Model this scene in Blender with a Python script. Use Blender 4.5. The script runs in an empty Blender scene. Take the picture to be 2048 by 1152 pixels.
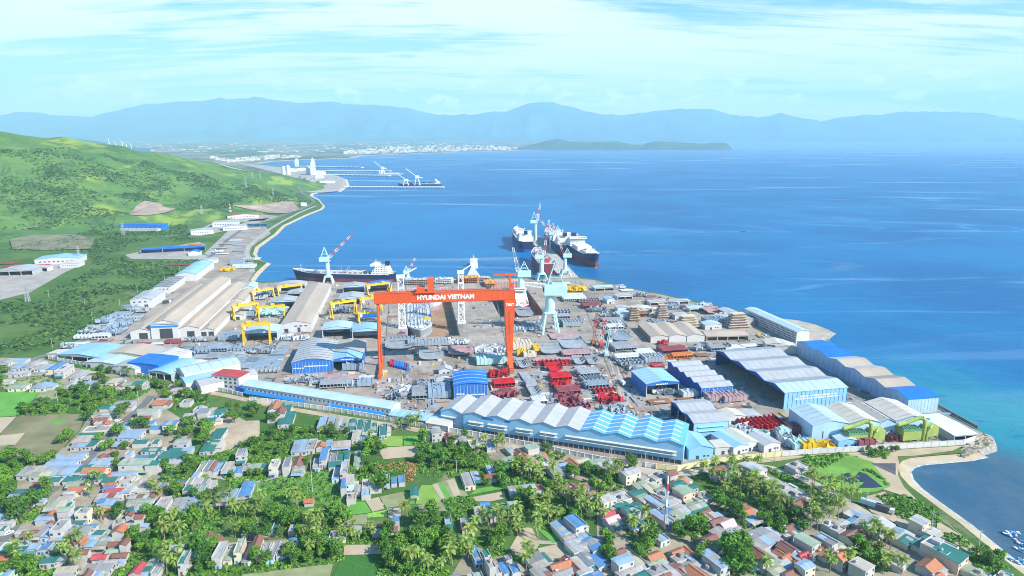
import bpy, math, random
from mathutils import Vector, Matrix, noise
from mathutils.geometry import tessellate_polygon
R = math.radians
sc = bpy.context.scene
C = sc.collection
rnd = random.Random(7)

# ------------------------------------------------------------------ camera, sky, sun, exposure
F, H = 1364.0, 200.0                    # focal length in photo pixels, height of the drone in metres
T = math.atan(311 / F)
cd = bpy.data.cameras.new('camera'); cam = bpy.data.objects.new('camera', cd); C.objects.link(cam)
cam.location = (0, 0, H); cam.rotation_euler = (math.pi / 2 - T, 0, 0)
cd.sensor_width = 36; cd.lens = 36 * F / 2048; cd.clip_start = 1; cd.clip_end = 150000
sc.camera = cam
sc.view_settings.view_transform = 'Standard'; sc.view_settings.look = 'None'
sc.view_settings.exposure = 0.70; sc.view_settings.gamma = 1.0
sc.cycles.max_bounces = 5; sc.cycles.diffuse_bounces = 2; sc.cycles.glossy_bounces = 2
sc.cycles.transmission_bounces = 2; sc.cycles.volume_bounces = 2; sc.cycles.transparent_max_bounces = 6
sc.cycles.use_denoising = True; sc.cycles.filter_width = 1.0
SUN_EL = R(38); SUN_AZ = math.atan2(0.86, -0.51)
sdir = Vector((math.sin(SUN_AZ) * math.cos(SUN_EL), math.cos(SUN_AZ) * math.cos(SUN_EL), math.sin(SUN_EL)))
sd = bpy.data.lights.new('sun', 'SUN'); sd.energy = 5.0; sd.angle = R(0.5); sd.color = (1.0, 0.95, 0.86)
sun = bpy.data.objects.new('sun', sd); C.objects.link(sun); sun.rotation_euler = sdir.to_track_quat('Z', 'Y').to_euler()
W = bpy.data.worlds.new('World'); sc.world = W; W.use_nodes = True


class N:                                 # small node-graph helper
    def __init__(s, tree): s.t = tree; s.n = tree.nodes; s.l = tree.links
    def put(s, sock, v):
        if isinstance(v, bpy.types.NodeSocket): s.l.new(v, sock)
        elif isinstance(v, (tuple, list)) and sock.type == 'RGBA': sock.default_value = (*v[:3], 1)
        else: sock.default_value = v
    def node(s, typ, ins={}, **kw):
        n = s.n.new(typ)
        for k, v in kw.items(): setattr(n, k, v)
        for k, v in ins.items(): s.put(n.inputs[k], v)
        return n
    def math(s, op, a, b=0.0, c=0.0, clamp=False):
        return s.node('ShaderNodeMath', {0: a, 1: b, 2: c}, operation=op, use_clamp=clamp).outputs[0]
    def mix(s, f, a, b, mode='MIX'):
        n = s.node('ShaderNodeMix', data_type='RGBA', blend_type=mode)
        s.put(n.inputs[0], f); s.put(n.inputs[6], a); s.put(n.inputs[7], b)
        return n.outputs[2]
    def noise(s, vec, scale, detail=4, rough=.55, dist=0):
        return s.node('ShaderNodeTexNoise', {'Vector': vec, 'Scale': scale, 'Detail': detail, 'Roughness': rough, 'Distortion': dist}).outputs[0]
    def ramp(s, v, a, b, smooth=True):
        return s.node('ShaderNodeMapRange', {0: v, 1: a, 2: b, 3: 0.0, 4: 1.0}, interpolation_type='SMOOTHSTEP' if smooth else 'LINEAR').outputs[0]
    def mapping(s, vec, scale=(1, 1, 1), rot=(0, 0, 0), loc=(0, 0, 0)):
        return s.node('ShaderNodeMapping', {'Vector': vec, 'Scale': scale, 'Rotation': rot, 'Location': loc}).outputs[0]


w = N(W.node_tree); w.n.clear()
sky = w.node('ShaderNodeTexSky', sky_type='NISHITA', sun_disc=False, sun_elevation=SUN_EL, sun_rotation=SUN_AZ, altitude=100, air_density=1.0, dust_density=0.6, ozone_density=2.0)
tc = w.node('ShaderNodeTexCoord').outputs['Generated']
sx = w.node('ShaderNodeSeparateXYZ', {0: tc})
zz = w.math('ADD', w.math('MAXIMUM', sx.outputs[2], 0.0), 0.10)
pl = w.node('ShaderNodeCombineXYZ', {0: w.math('DIVIDE', sx.outputs[0], zz), 1: w.math('DIVIDE', sx.outputs[1], zz), 2: 0.0}).outputs[0]
big = w.noise(w.mapping(pl, (.42, 1.0, 1), (0, 0, R(-14)), (1.7, 3.1, 0)), .62, 5, .6, .5)
wisp = w.noise(w.mapping(pl, (.5, 2.6, 1), (0, 0, R(-10))), 1.6, 7, .65, .9)
m = w.ramp(w.math('ADD', w.math('MULTIPLY', big, .72), w.math('MULTIPLY', wisp, .42)), .445, .60)
m = w.math('MULTIPLY', m, w.ramp(sx.outputs[2], .40, .22))
lowband = w.ramp(sx.outputs[2], .22, .03)
m = w.math('MAXIMUM', m, w.math('MULTIPLY', lowband, .58))
tint = w.mix(1.0, sky.outputs[0], (.20, .84, 1.30), 'MULTIPLY')
skyc = w.mix(w.math('MULTIPLY', m, .92), tint, (7.6, 7.8, 8.2))
cum = w.noise(w.mapping(tc, (1, 1, 1.8), loc=(.3, .1, 0)), 26, 6, .6, .2)
cumm = w.math('MULTIPLY', w.ramp(cum, .545, .62), w.math('MULTIPLY', w.ramp(sx.outputs[2], .030, .045), w.ramp(sx.outputs[2], .085, .06)))
skyc = w.mix(cumm, skyc, (8.8, 9.0, 9.1))
bg = w.node('ShaderNodeBackground', {'Color': skyc, 'Strength': 0.1})
w.l.new(bg.outputs[0], w.node('ShaderNodeOutputWorld').inputs[0])

# ------------------------------------------------------------------ pixel -> place on the ground
CR = {'P': (0, 0, 1), 'C1': (0, 160, 700/2047), 'C2': (560, 400, 600/2045), 'C3': (1000, 380, 700/2047), 'C4': (1400, 560, 648/2045),
      'C5': (0, 480, 620/2041), 'C6': (560, 620, 640/2048), 'C7': (1100, 660, 640/2048), 'A1': (0, 690, 420/2048), 'A2': (0, 900, 440/2011),
      'A3': (400, 800, 440/2028), 'A4': (400, 980, 440/2048), 'A5': (800, 830, 440/2028), 'A6': (800, 960, 440/2048), 'A7': (1200, 900, 440/2011),
      'A8': (1600, 880, 448/1897), 'D3': (1000, 390, 240/1626), 'D4': (900, 540, 340/1958), 'E1': (420, 260, 680/2048)}
def px(c, x, y): o = CR[c]; return (o[0] + x * o[2], o[1] + y * o[2])
def ray(x, y):
    u = (x - 1024) / F; v = (576 - y) / F
    return Vector((u, math.cos(T) + v * math.sin(T), -math.sin(T) + v * math.cos(T)))
def G(x, y, z=0.0):
    d = ray(x, y); s = (z - H) / d.z
    return Vector((d.x * s, d.y * s, z))
def GC(c, x, y, z=0.0): return G(*px(c, x, y), z)
def atY(x, y, Y):
    d = ray(x, y); s = Y / d.y
    return Vector((d.x * s, Y, H + d.z * s))
def proj(p):
    p = Vector(p) - Vector((0, 0, H)); f = p.y * math.cos(T) - p.z * math.sin(T); u = p.y * math.sin(T) + p.z * math.cos(T)
    return (1024 + F * p.x / f, 576 - F * u / f)
def spx(y): return (y - 265) / 205.0     # photo pixels per metre at a ground row

# ------------------------------------------------------------------ materials
MATS = {}
def M(name, col, rough=.75, var=.12, scale=.25, metal=0.0, bump=0.0, obj_var=0.0, dirt=0.0, dirtc=None, spec=.4, stretch=(1, 1, 1), world=False):
    if name in MATS: return MATS[name]
    m = bpy.data.materials.new(name); m.use_nodes = True; g = N(m.node_tree); b = g.n['Principled BSDF']
    t = g.node('ShaderNodeTexCoord')
    vec = g.node('ShaderNodeNewGeometry').outputs['Position'] if world else t.outputs['Object']
    vec = g.mapping(vec, stretch)
    nz = g.noise(vec, scale, 5, .6)
    lo = tuple(c * (1 - var) for c in col); hi = tuple(min(1, c * (1 + var)) for c in col)
    c = g.mix(g.ramp(nz, .3, .7), lo, hi)
    if dirt:
        dn = g.noise(g.mapping(vec, (1, 1, 1), loc=(3, 9, 1)), scale * .35, 6, .7, .4)
        c = g.mix(g.math('MULTIPLY', g.ramp(dn, .48, .72), dirt), c, dirtc or tuple(x * .45 for x in col))
    if obj_var:
        oi = g.node('ShaderNodeObjectInfo').outputs['Random']
        hs = g.node('ShaderNodeHueSaturation', {'Hue': g.math('ADD', g.math('MULTIPLY', oi, .06 * obj_var), .5 - .03 * obj_var), 'Value': g.math('ADD', g.math('MULTIPLY', g.math('FRACT', g.math('MULTIPLY', oi, 7.3)), obj_var), 1 - obj_var * .5), 'Color': c})
        c = hs.outputs[0]
    g.put(b.inputs['Base Color'], c); b.inputs['Roughness'].default_value = rough; b.inputs['Metallic'].default_value = metal
    b.inputs['Specular IOR Level'].default_value = spec
    if bump:
        bn = g.node('ShaderNodeBump', {'Strength': bump, 'Distance': .3, 'Height': g.noise(vec, scale * 4, 3)})
        g.put(b.inputs['Normal'], bn.outputs[0])
    MATS[name] = m
    return m
def leafmat(name, col, tip, ov=.5):
    if name in MATS: return MATS[name]
    m = bpy.data.materials.new(name); m.use_nodes = True; g = N(m.node_tree); b = g.n['Principled BSDF']
    geo = g.node('ShaderNodeNewGeometry')
    c = g.mix(geo.outputs['Random Per Island'], col, tip)
    oi = g.node('ShaderNodeObjectInfo').outputs['Random']
    big = g.noise(geo.outputs['Position'], .035, 3)
    hs = g.node('ShaderNodeHueSaturation', {'Hue': g.math('ADD', g.math('MULTIPLY', oi, -.05 * ov), .5 + .02 * ov),
        'Value': g.math('MULTIPLY', g.math('ADD', g.math('MULTIPLY', g.math('FRACT', g.math('MULTIPLY', oi, 5.7)), ov), 1 - ov * .45), g.math('ADD', big, .5)), 'Color': c})
    g.put(b.inputs['Base Color'], hs.outputs[0]); b.inputs['Roughness'].default_value = .6; b.inputs['Specular IOR Level'].default_value = .25
    tr = g.node('ShaderNodeBsdfTranslucent', {'Color': hs.outputs[0]})
    mx = g.node('ShaderNodeMixShader', {0: .3}); g.l.new(b.outputs[0], mx.inputs[1]); g.l.new(tr.outputs[0], mx.inputs[2])
    out = [n for n in g.n if n.type == 'OUTPUT_MATERIAL'][0]; g.l.new(mx.outputs[0], out.inputs[0])
    MATS[name] = m
    return m

# ------------------------------------------------------------------ mesh builder
class MB:
    def __init__(s): s.v = []; s.f = []; s.mi = []; s.k = 0
    def add(s, vs, fs):
        b = len(s.v); s.v += [tuple(p) for p in vs]
        for f in fs: s.f.append([b + i for i in f]); s.mi.append(s.k)
        return s
    def face(s, *p): return s.add(p, [list(range(len(p)))])
    def box(s, x0, x1, y0, y1, z0, z1):
        return s.add([(x0,y0,z0),(x1,y0,z0),(x1,y1,z0),(x0,y1,z0),(x0,y0,z1),(x1,y0,z1),(x1,y1,z1),(x0,y1,z1)],
                     [[0,3,2,1],[4,5,6,7],[0,1,5,4],[1,2,6,5],[2,3,7,6],[3,0,4,7]])
    def bar(s, p, q, a, b=None, up=None):
        p = Vector(p); q = Vector(q); d = (q - p)
        if d.length < 1e-6: return s
        d.normalize(); u = Vector(up or ((0, 0, 1) if abs(d.z) < .95 else (1, 0, 0))); x = d.cross(u).normalized(); y = x.cross(d)
        b = b or a; x = x * a / 2; y = y * b / 2
        return s.add([p-x-y, p+x-y, p+x+y, p-x+y, q-x-y, q+x-y, q+x+y, q-x+y], [[0,3,2,1],[4,5,6,7],[0,1,5,4],[1,2,6,5],[2,3,7,6],[3,0,4,7]])
    def tube(s, p, q, r1, r2=None, n=8):
        p = Vector(p); q = Vector(q); r2 = r1 if r2 is None else r2; d = (q - p).normalized()
        u = Vector((0, 0, 1)) if abs(d.z) < .95 else Vector((1, 0, 0)); x = d.cross(u).normalized(); y = x.cross(d); vs = []
        for c, r in ((p, r1), (q, r2)):
            for i in range(n):
                a = 2 * math.pi * i / n; vs.append(c + x * (r * math.cos(a)) + y * (r * math.sin(a)))
        return s.add(vs, [[i, (i+1) % n, n + (i+1) % n, n + i] for i in range(n)] + [list(range(n))[::-1], list(range(n, 2*n))])
    def prism(s, pts, ax, a, b):          # 2-D outline extruded along axis ax ('x','y','z') from a to b
        def m(p, t): return {'x': (t, p[0], p[1]), 'y': (p[0], t, p[1]), 'z': (p[0], p[1], t)}[ax]
        n = len(pts)
        return s.add([m(p, a) for p in pts] + [m(p, b) for p in pts], [list(range(n))[::-1], list(range(n, 2*n))] + [[i, (i+1) % n, n + (i+1) % n, n + i] for i in range(n)])
    def strip(s, prof, ax, a, b, th):     # open profile (t, z) swept along ax with thickness th
        for (t0, z0), (t1, z1) in zip(prof, prof[1:]):
            s.prism([(t0, z0), (t1, z1), (t1, z1 + th), (t0, z0 + th)], ax, a, b)
        return s
    def loft(s, rings, close=False, cap=True):
        n = len(rings[0]); b = len(s.v); s.v += [tuple(p) for r in rings for p in r]
        for i in range(len(rings) - 1):
            for j in range(n if close else n - 1):
                k = (j + 1) % n; s.f.append([b + i*n + j, b + i*n + k, b + (i+1)*n + k, b + (i+1)*n + j]); s.mi.append(s.k)
        if cap:
            for i in (0, len(rings) - 1): s.f.append([b + i*n + j for j in range(n)]); s.mi.append(s.k)
        return s
    def mesh(s, name, mats, smooth=False):
        me = bpy.data.meshes.new(name); me.from_pydata(s.v, [], s.f)
        for m in (mats if isinstance(mats, (list, tuple)) else [mats]): me.materials.append(m)
        if max(s.mi, default=0): me.polygons.foreach_set('material_index', s.mi)
        if smooth: me.polygons.foreach_set('use_smooth', [True] * len(s.f))
        me.update(); return me
    def build(s, name, mats, parent=None, smooth=False):
        if not s.f: return None
        return link(s.mesh(name, mats, smooth), name, parent)
def link(me, name, parent=None, loc=None, rz=0.0):
    o = bpy.data.objects.new(name, me); C.objects.link(o)
    if parent: o.parent = parent
    if loc is not None: o.location = loc
    if rz: o.rotation_euler = (0, 0, rz)
    return o
THINGS = []                               # (object, label, picture position) - labels are completed at the end
def tag(o, label, cat, group=None, at=None):
    o['category'] = cat
    if group: o['group'] = group
    THINGS.append((o, label, at)); return o
def thing(name, label, cat, loc=(0, 0, 0), rot=0.0, group=None, at=None):
    o = bpy.data.objects.new(name, None); C.objects.link(o); o.location = loc; o.rotation_euler = (0, 0, R(rot)); o.empty_display_size = 2
    return tag(o, label, cat, group, at)
def struct(o, kind='structure'): o['kind'] = kind; return o
def sheet(name, pts, z, mat, holes=(), kind='structure'):
    polys = [[Vector((p[0], p[1], 0)) for p in pts]] + [[Vector((p[0], p[1], 0)) for p in h] for h in holes]
    allv = [v for p in polys for v in p]; tri = tessellate_polygon(polys); b = MB(); fs = []
    for t in tri:
        a, c, d = (allv[i] for i in t); fs.append(list(t) if (c - a).cross(d - a).z > 0 else list(t)[::-1])
    b.add([(v.x, v.y, z) for v in allv], fs)
    return struct(b.build(name, mat), kind)
def inpoly(x, y, poly):
    c = False; j = len(poly) - 1
    for i in range(len(poly)):
        xi, yi = poly[i][0], poly[i][1]; xj, yj = poly[j][0], poly[j][1]
        if (yi > y) != (yj > y) and x < (xj - xi) * (y - yi) / (yj - yi) + xi: c = not c
        j = i
    return c
FOOT = []                                 # footprints kept free of trees: (x, y, radius)
def free(x, y, r=1.0):
    return all((x - a) ** 2 + (y - b) ** 2 > (q + r) ** 2 for a, b, q in FOOT)
ORD = ['first','second','third','fourth','fifth','sixth','seventh','eighth','ninth','tenth','eleventh','twelfth','thirteenth','fourteenth','fifteenth','sixteenth']
# ------------------------------------------------------------------ land, sea, hills, mountains, haze
coast_px = [(2048,1149),(2001,1113),(1966,1084),(1919,1045),(1883,1019),(1848,993),(1820,972),(1801,951),(1796,932),(1805,921),(1827,914),(1883,909),(1926,906),
 (1954,899),(1978,892),(1976,880),(1970,866),(1940,852),(1907,833),(1872,814),(1820,782),(1760,745),(1700,716),(1650,694),(1632,684),(1660,662),(1630,651),(1592,643),(1558,637),
 (1500,626),(1431,611),(1376,599),(1325,588),(1256,575),(1219,566),(1186,558),(1155,555),(1122,555),(1030,555),(880,556),(760,558),(590,561),(525,564),(500,561),(512,545),(534,525),(513,519),(506,507),(511,494),(532,479),(548,468),(565,451),
 (609,430),(640,418),(646,412),(636,400),(619,391),(622,387),(640,384),(677,382),(694,370),(690,359),(668,350),(650,346),(600,336),(540,331),(505,327),(540,322),(600,319),(696,316),(719,311),(852,306),
 (984,302),(1040,300),(1180,299),(1300,297),(1440,297),(1463,295),(1440,290),(1290,286),(1050,284)]
coast = [tuple(G(*p)[:2]) for p in coast_px]
land_out = [(coast[0][0] + 60, coast[0][1] - 90), (coast[0][0] + 120, -700), (-3500, -700), (-14000, 9000), (-19000, 22500), (1500, 22500)]
land_poly = coast + [tuple(p) for p in []]
land_poly = [land_out[1], land_out[0]] + coast + [(1800, 15000), (1500, 22500), (-19000, 22500), (-14000, 9000), (-3500, -700)]
def docks():
    return D1, D2
YR = R(8.5); ex = Vector((math.cos(YR), math.sin(YR), 0)); ey = Vector((-math.sin(YR), math.cos(YR), 0))
def rect(A, w, d, r=YR):
    a = Vector((math.cos(r), math.sin(r), 0)); b = Vector((-math.sin(r), math.cos(r), 0)); A = Vector(A)
    return [tuple((A + a*i + b*j)[:2]) for i, j in ((0,0),(w,0),(w,d),(0,d))]
D1A = GC('C2', 872, 940); D1 = rect(D1A, 52, 205)
D2A = GC('D4', 770, 520); D2A = G(1000, 634); D2 = rect(D2A, 52, 170)
grassC, soilC = (.075, .150, .035), (.36, .29, .20)
def landmat():
    m = bpy.data.materials.new('land_cover'); m.use_nodes = True; g = N(m.node_tree); b = g.n['Principled BSDF']
    p = g.node('ShaderNodeNewGeometry').outputs['Position']
    c = g.mix(g.ramp(g.noise(p, .012, 6, .65), .35, .65), (.055, .135, .028), (.12, .19, .05))
    c = g.mix(g.math('MULTIPLY', g.ramp(g.noise(p, .15, 5, .7), .5, .75), .6), c, (.035, .085, .02))
    c = g.mix(g.math('MULTIPLY', g.ramp(g.noise(g.mapping(p, loc=(50, 20, 0)), .02, 6, .7), .58, .70), .75), c, (.30, .24, .16))
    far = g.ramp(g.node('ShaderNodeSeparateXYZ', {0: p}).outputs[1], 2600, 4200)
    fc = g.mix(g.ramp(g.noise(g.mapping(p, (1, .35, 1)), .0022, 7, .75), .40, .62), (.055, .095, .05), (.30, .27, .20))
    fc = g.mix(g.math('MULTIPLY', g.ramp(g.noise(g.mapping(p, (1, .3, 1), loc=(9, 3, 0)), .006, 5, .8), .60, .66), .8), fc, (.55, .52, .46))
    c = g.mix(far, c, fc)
    g.put(b.inputs['Base Color'], c); b.inputs['Roughness'].default_value = .9; b.inputs['Specular IOR Level'].default_value = .1
    return m
LAND = landmat()
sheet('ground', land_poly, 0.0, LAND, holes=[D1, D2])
SAND = M('beach_sand', (.50, .41, .28), .9, .12, .08, dirt=.3, world=True)
ROCK = M('shore_rock', (.36, .33, .29), .9, .3, .5, dirt=.6, world=True)
def shore(i0, i1, w, zb, mat, name, zt=0.03, inn=.6):
    b = MB(); pts = coast[i0:i1 + 1]; outs = []
    for i, p in enumerate(pts):
        a = Vector(pts[max(0, i-1)]); c = Vector(pts[min(len(pts)-1, i+1)]); d = (c - a).normalized(); n = Vector((d.y, -d.x))
        outs.append((p[0] + n.x * w, p[1] + n.y * w, n.x, n.y))
    ri = [(p[0] - o[2] * inn, p[1] - o[3] * inn, zt) for p, o in zip(pts, outs)]
    ro = [(o[0], o[1], zb) for o in outs]
    b.loft([ri, ro], cap=False)
    return struct(b.build(name, mat))
shore(0, 13, 15, -3.2, SAND, 'beach', .05, 7)
def surf(i0, i1, w0, w1):
    pts = coast[i0:i1 + 1]; ra, rb = [], []
    for i, p in enumerate(pts):
        a = Vector(pts[max(0, i-1)]); c = Vector(pts[min(len(pts)-1, i+1)]); d = (c - a).normalized(); n = Vector((d.y, -d.x)); k = .6 + .8 * noise.noise((i * 1.7, 2, 0)); ra.append((p[0] + n.x*w0, p[1] + n.y*w0, -1.93)); rb.append((p[0] + n.x*(w1 + k), p[1] + n.y*(w1 + k), -1.96))
    return struct(MB().loft([ra, rb], cap=False).build('surf', M('surf_foam', (.50, .52, .50), .6, .3, .3, world=True)))
surf(0, 13, 6.4, 7.2)
shore(13, 16, 8, -3.2, ROCK, 'rock_shore')
shore(16, 24, 2.5, -3.2, M('sea_wall_stone', (.30, .28, .26), .9, .2, .3, world=True), 'sea_wall')
shore(24, 29, 10, -3.2, ROCK, 'rocky_shore')
shore(29, 35, 3, -3.2, MATS['sea_wall_stone'], 'sea_wall')
shore(35, 43, 1, -3.2, M('quay_concrete', (.46, .43, .38), .85, .15, .2, dirt=.4, world=True), 'quay_wall')
shore(43, 55, 10, -3.2, SAND, 'beach')
shore(55, 66, 16, -3.2, M('far_shore', (.55, .50, .42), .9, .2, .05, world=True), 'shore')
shore(66, len(coast) - 1, 60, -3.2, SAND, 'far_beach')

def seamat():
    m = bpy.data.materials.new('sea_water'); m.use_nodes = True; g = N(m.node_tree); b = g.n['Principled BSDF']
    p = g.node('ShaderNodeNewGeometry').outputs['Position']
    s = g.node('ShaderNodeSeparateXYZ', {0: p})
    n1 = g.noise(p, .004, 5, .6)
    c = g.mix(g.ramp(n1, .35, .65), (.001, .105, .275), (.003, .155, .35))
    bay = g.node('ShaderNodeVectorMath', {0: p, 1: (-330, 1500, -2)}, operation='DISTANCE').outputs['Value']
    c = g.mix(g.math('MULTIPLY', g.ramp(bay, 900, 100), .5), c, (.006, .19, .41))
    # shallow water over the reef off the right-hand shore: teal with dark weed beds
    q = G(2010, 860, -2); dv = g.node('ShaderNodeVectorMath', {0: g.mapping(p, (1, .62, 1)), 1: (q.x + 5, q.y * .62, -2)}, operation='DISTANCE').outputs['Value']
    dv = g.math('ADD', dv, g.math('MULTIPLY', g.math('SUBTRACT', g.noise(p, .018, 5, .7), .5), 110))
    c = g.mix(g.math('MULTIPLY', g.ramp(dv, 120, 25), .85), c, (.018, .25, .30))
    weed = g.noise(g.mapping(p, (1, 1.6, 1)), .05, 6, .75)
    c = g.mix(g.math('MULTIPLY', g.math('MULTIPLY', g.ramp(weed, .55, .68), g.ramp(dv, 150, 60)), .75), c, (.012, .11, .22))
    q2 = G(1960, 990, -2); d2 = g.node('ShaderNodeVectorMath', {0: p, 1: q2}, operation='DISTANCE').outputs['Value']
    mur = g.ramp(g.noise(g.mapping(p, (1, .5, 1), (0, 0, .5)), .03, 5, .6), .35, .65)
    c = g.mix(g.math('MULTIPLY', g.ramp(d2, 105, 50), .95), c, g.mix(mur, (.030, .10, .17), (.070, .125, .17)))
    ln = g.noise(g.mapping(p, (.16, 1.0, 1), (0, 0, R(22)), (40, 9, 0)), .0045, 3, .5, .8)
    band = g.ramp(g.math('ABSOLUTE', g.math('SUBTRACT', ln, .56)), .012, .002)
    brk = g.ramp(g.noise(g.mapping(p, loc=(7, 7, 7)), .003, 4, .6), .46, .60)
    c = g.mix(g.math('MULTIPLY', g.math('MULTIPLY', band, brk), .45), c, (.10, .30, .50))      # sea slicks put into the colour as thin pale lines
    g.put(b.inputs['Base Color'], c)
    # wind slicks: long smoother bands
    sl = g.noise(g.mapping(p, (.25, 1.6, 1), (0, 0, R(20))), .004, 6, .6, 1.2)
    slick = g.ramp(sl, .56, .66)
    dist = g.node('ShaderNodeVectorMath', {0: p, 1: (0, 0, H)}, operation='DISTANCE').outputs['Value']
    g.put(b.inputs['Roughness'], g.math('SUBTRACT', g.math('ADD', .46, g.math('MULTIPLY', slick, -.24)), g.math('MULTIPLY', g.ramp(dist, 2500, 11000), .18)))
    b.inputs['IOR'].default_value = 1.33; b.inputs['Specular IOR Level'].default_value = .5
    wv = g.noise(g.mapping(p, (.6, 1.5, 1), (0, 0, R(25))), .09, 4, .6)
    far = g.ramp(g.node('ShaderNodeVectorMath', {0: p, 1: (0, 0, H)}, operation='DISTANCE').outputs['Value'], 4000, 500)
    bn = g.node('ShaderNodeBump', {'Strength': g.math('MULTIPLY', g.math('SUBTRACT', 1.0, g.math('MULTIPLY', slick, .7)), g.math('MULTIPLY', far, .55)), 'Distance': 2.2, 'Height': wv})
    g.put(b.inputs['Normal'], bn.outputs[0])
    return m
SEA = seamat()
b = MB(); b.face((-28000, -900, -2), (32000, -900, -2), (32000, 24000, -2), (-28000, 24000, -2)); struct(b.build('sea', SEA))
# docks need their own dry floor below the water line: they are boxed in by walls, and the sea is cut away there
bpy.data.objects.remove(bpy.data.objects['sea'])
sheet('sea', [(-28000, -900), (32000, -900), (32000, 24000), (-28000, 24000)], -2.0, SEA, holes=[D1, D2])

# hill on the left
ridge = [(-420,190,1750),(-200,215,1800),(0,255,1900),(100,268,2000),(180,285,2150),(270,301,2300),(340,318,2420),(400,331,2500),(450,345,2530),(520,364,2400),(590,384,2200)]
RP = [atY(*p) for p in ridge]
WID = [900, 860, 800, 800, 800, 740, 660, 480, 320, 190, 80]
def hillh(x, y):
    best = -6.0
    for i in range(len(RP) - 1):
        a, c = RP[i], RP[i+1]; dx, dy = c.x - a.x, c.y - a.y; L2 = dx*dx + dy*dy
        t0_ = dx*(y - a.y) - dy*(x - a.x); t = max(0, min(1, ((x - a.x) * dx + (y - a.y) * dy) / L2)); qx, qy = a.x + dx*t, a.y + dy*t
        d = math.hypot(x - qx, y - qy); wv = WID[i] + (WID[i+1] - WID[i]) * t; wv *= (1 if t0_ < 0 else .42 + .03*(8 - min(i, 8))); h = a.z + (c.z - a.z) * t
        k = 1 - d / wv
        if k > 0:
            k = .55 * k + .45 * k * k * (3 - 2 * k); best = max(best, h * k - 4)
    if best > -4:
        f = min(1, (best + 4) / 25)
        n = noise.noise((x * .004, y * .004, 3)) * 16 + noise.noise((x * .012, y * .012, 7)) * 6 + abs(noise.noise((x * .0055 + 40, y * .0055, 1))) * -18 + abs(noise.noise((x * .011 + 9, y * .008, 5))) * -14
        best += f * n
        if x > -1150 and y > 1600:
            dm = 1e9
            for (ax, ay), (bx, by) in zip(coast[47:66], coast[48:67]):
                ux, uy = bx - ax, by - ay; tt = max(0, min(1, ((x - ax)*ux + (y - ay)*uy) / (ux*ux + uy*uy))); dm = min(dm, math.hypot(x - ax - ux*tt, y - ay - uy*tt))
            best = best * min(1, max(0, dm - 40) / 140) - 4.5 * max(0, 1 - dm / 110) if inpoly(x, y, land_poly) else -6
    return best
def hillmat():
    m = bpy.data.materials.new('hill_cover'); m.use_nodes = True; g = N(m.node_tree); b = g.n['Principled BSDF']
    p = g.node('ShaderNodeNewGeometry').outputs['Position']
    c = g.mix(g.ramp(g.noise(p, .006, 7, .68), .38, .62), (.075, .165, .045), (.135, .235, .055))
    ye = g.ramp(g.noise(g.mapping(p, (1.2, .7, 1), loc=(130, 40, 0)), .0042, 4, .55, .5), .53, .60)
    c = g.mix(g.math('MULTIPLY', ye, .8), c, (.28, .36, .06))
    c = g.mix(g.math('MULTIPLY', g.ramp(g.noise(p, .022, 7, .78), .50, .64), .8), c, (.035, .085, .035))
    c = g.mix(g.math('MULTIPLY', g.ramp(g.noise(g.mapping(p, loc=(7, 70, 9)), .0075, 5, .7), .66, .72), .8), c, (.30, .22, .17))
    g.put(b.inputs['Base Color'], c); b.inputs['Roughness'].default_value = .95; b.inputs['Specular IOR Level'].default_value = .1
    return m
HILL = hillmat(); b = MB(); st = 24; x0, y0, nx, ny = -2500, 950, 92, 105
hh = [[hillh(x0 + i * st, y0 + j * st) for i in range(nx)] for j in range(ny)]
idx = {}
for j in range(ny - 1):
    for i in range(nx - 1):
        if max(hh[j][i], hh[j][i+1], hh[j+1][i], hh[j+1][i+1]) > -3.9:
            q = []
            for (a, c) in ((i, j), (i+1, j), (i+1, j+1), (i, j+1)):
                if (a, c) not in idx: idx[(a, c)] = len(b.v); b.v.append((x0 + a * st, y0 + c * st, hh[c][a]))
                q.append(idx[(a, c)])
            b.f.append(q); b.mi.append(0)
struct(b.build('hill', HILL, smooth=True))
def terr(x, y): return max(0.0, hillh(x, y)) if (y > 900 and x < -150) else 0.0
def GT(x, y):                              # pixel -> point on the hill or plain
    d = ray(x, y); s = 300.0; o = Vector((0, 0, H))
    while s < 9000:
        q = o + d * s
        if q.z <= terr(q.x, q.y): return Vector((q.x, q.y, max(0, terr(q.x, q.y))))
        s += 6
    return G(x, y)

# distant mountains and the headland
def range_(name, sil, Yc, Yf, mat, seed, rough):
    P_ = []
    for (a, c) in zip(sil, sil[1:]):
        n = max(1, int(abs(c[0] - a[0]) / 4.5))
        for k in range(n):
            t = k / n; P_.append((a[0] + (c[0]-a[0]) * t, a[1] + (c[1]-a[1]) * t))
    P_.append(sil[-1]); rows = []; NR = 16
    for r in range(NR + 5):
        row = []
        for i, (x, y) in enumerate(P_):
            jit = (abs(noise.noise((i * .13, seed, 0))) * 5 - 1.2 + abs(noise.noise((i * .37, seed, 4))) * 2.2) * (1 if Yc > 15000 else .45)
            cst = atY(x, y + jit, Yc); t = r / NR
            if t <= 1:
                Y = Yf + (Yc - Yf) * t; X = cst.x * Y / Yc
                sp = abs(noise.noise((X * .0011 * rough, seed, t * 1.2))) + .5 * abs(noise.noise((X * .0029 * rough, seed + 5, t * 2)))
                z = cst.z * (t ** 1.25) * (1 - (1 - t) * .75 * min(1, sp * 1.7))
            else:
                t2 = (t - 1) * NR / 4; Y = Yc + (Yc - Yf) * .6 * t2; X = cst.x * Y / Yc; z = cst.z * (1 - t2) ** .8 if t2 < 1 else -4
            row.append((X, Y, z - (3 if r == 0 else 0)))
        rows.append(row)
    return struct(MB().loft(rows, cap=False).build(name, mat, smooth=True))

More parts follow.
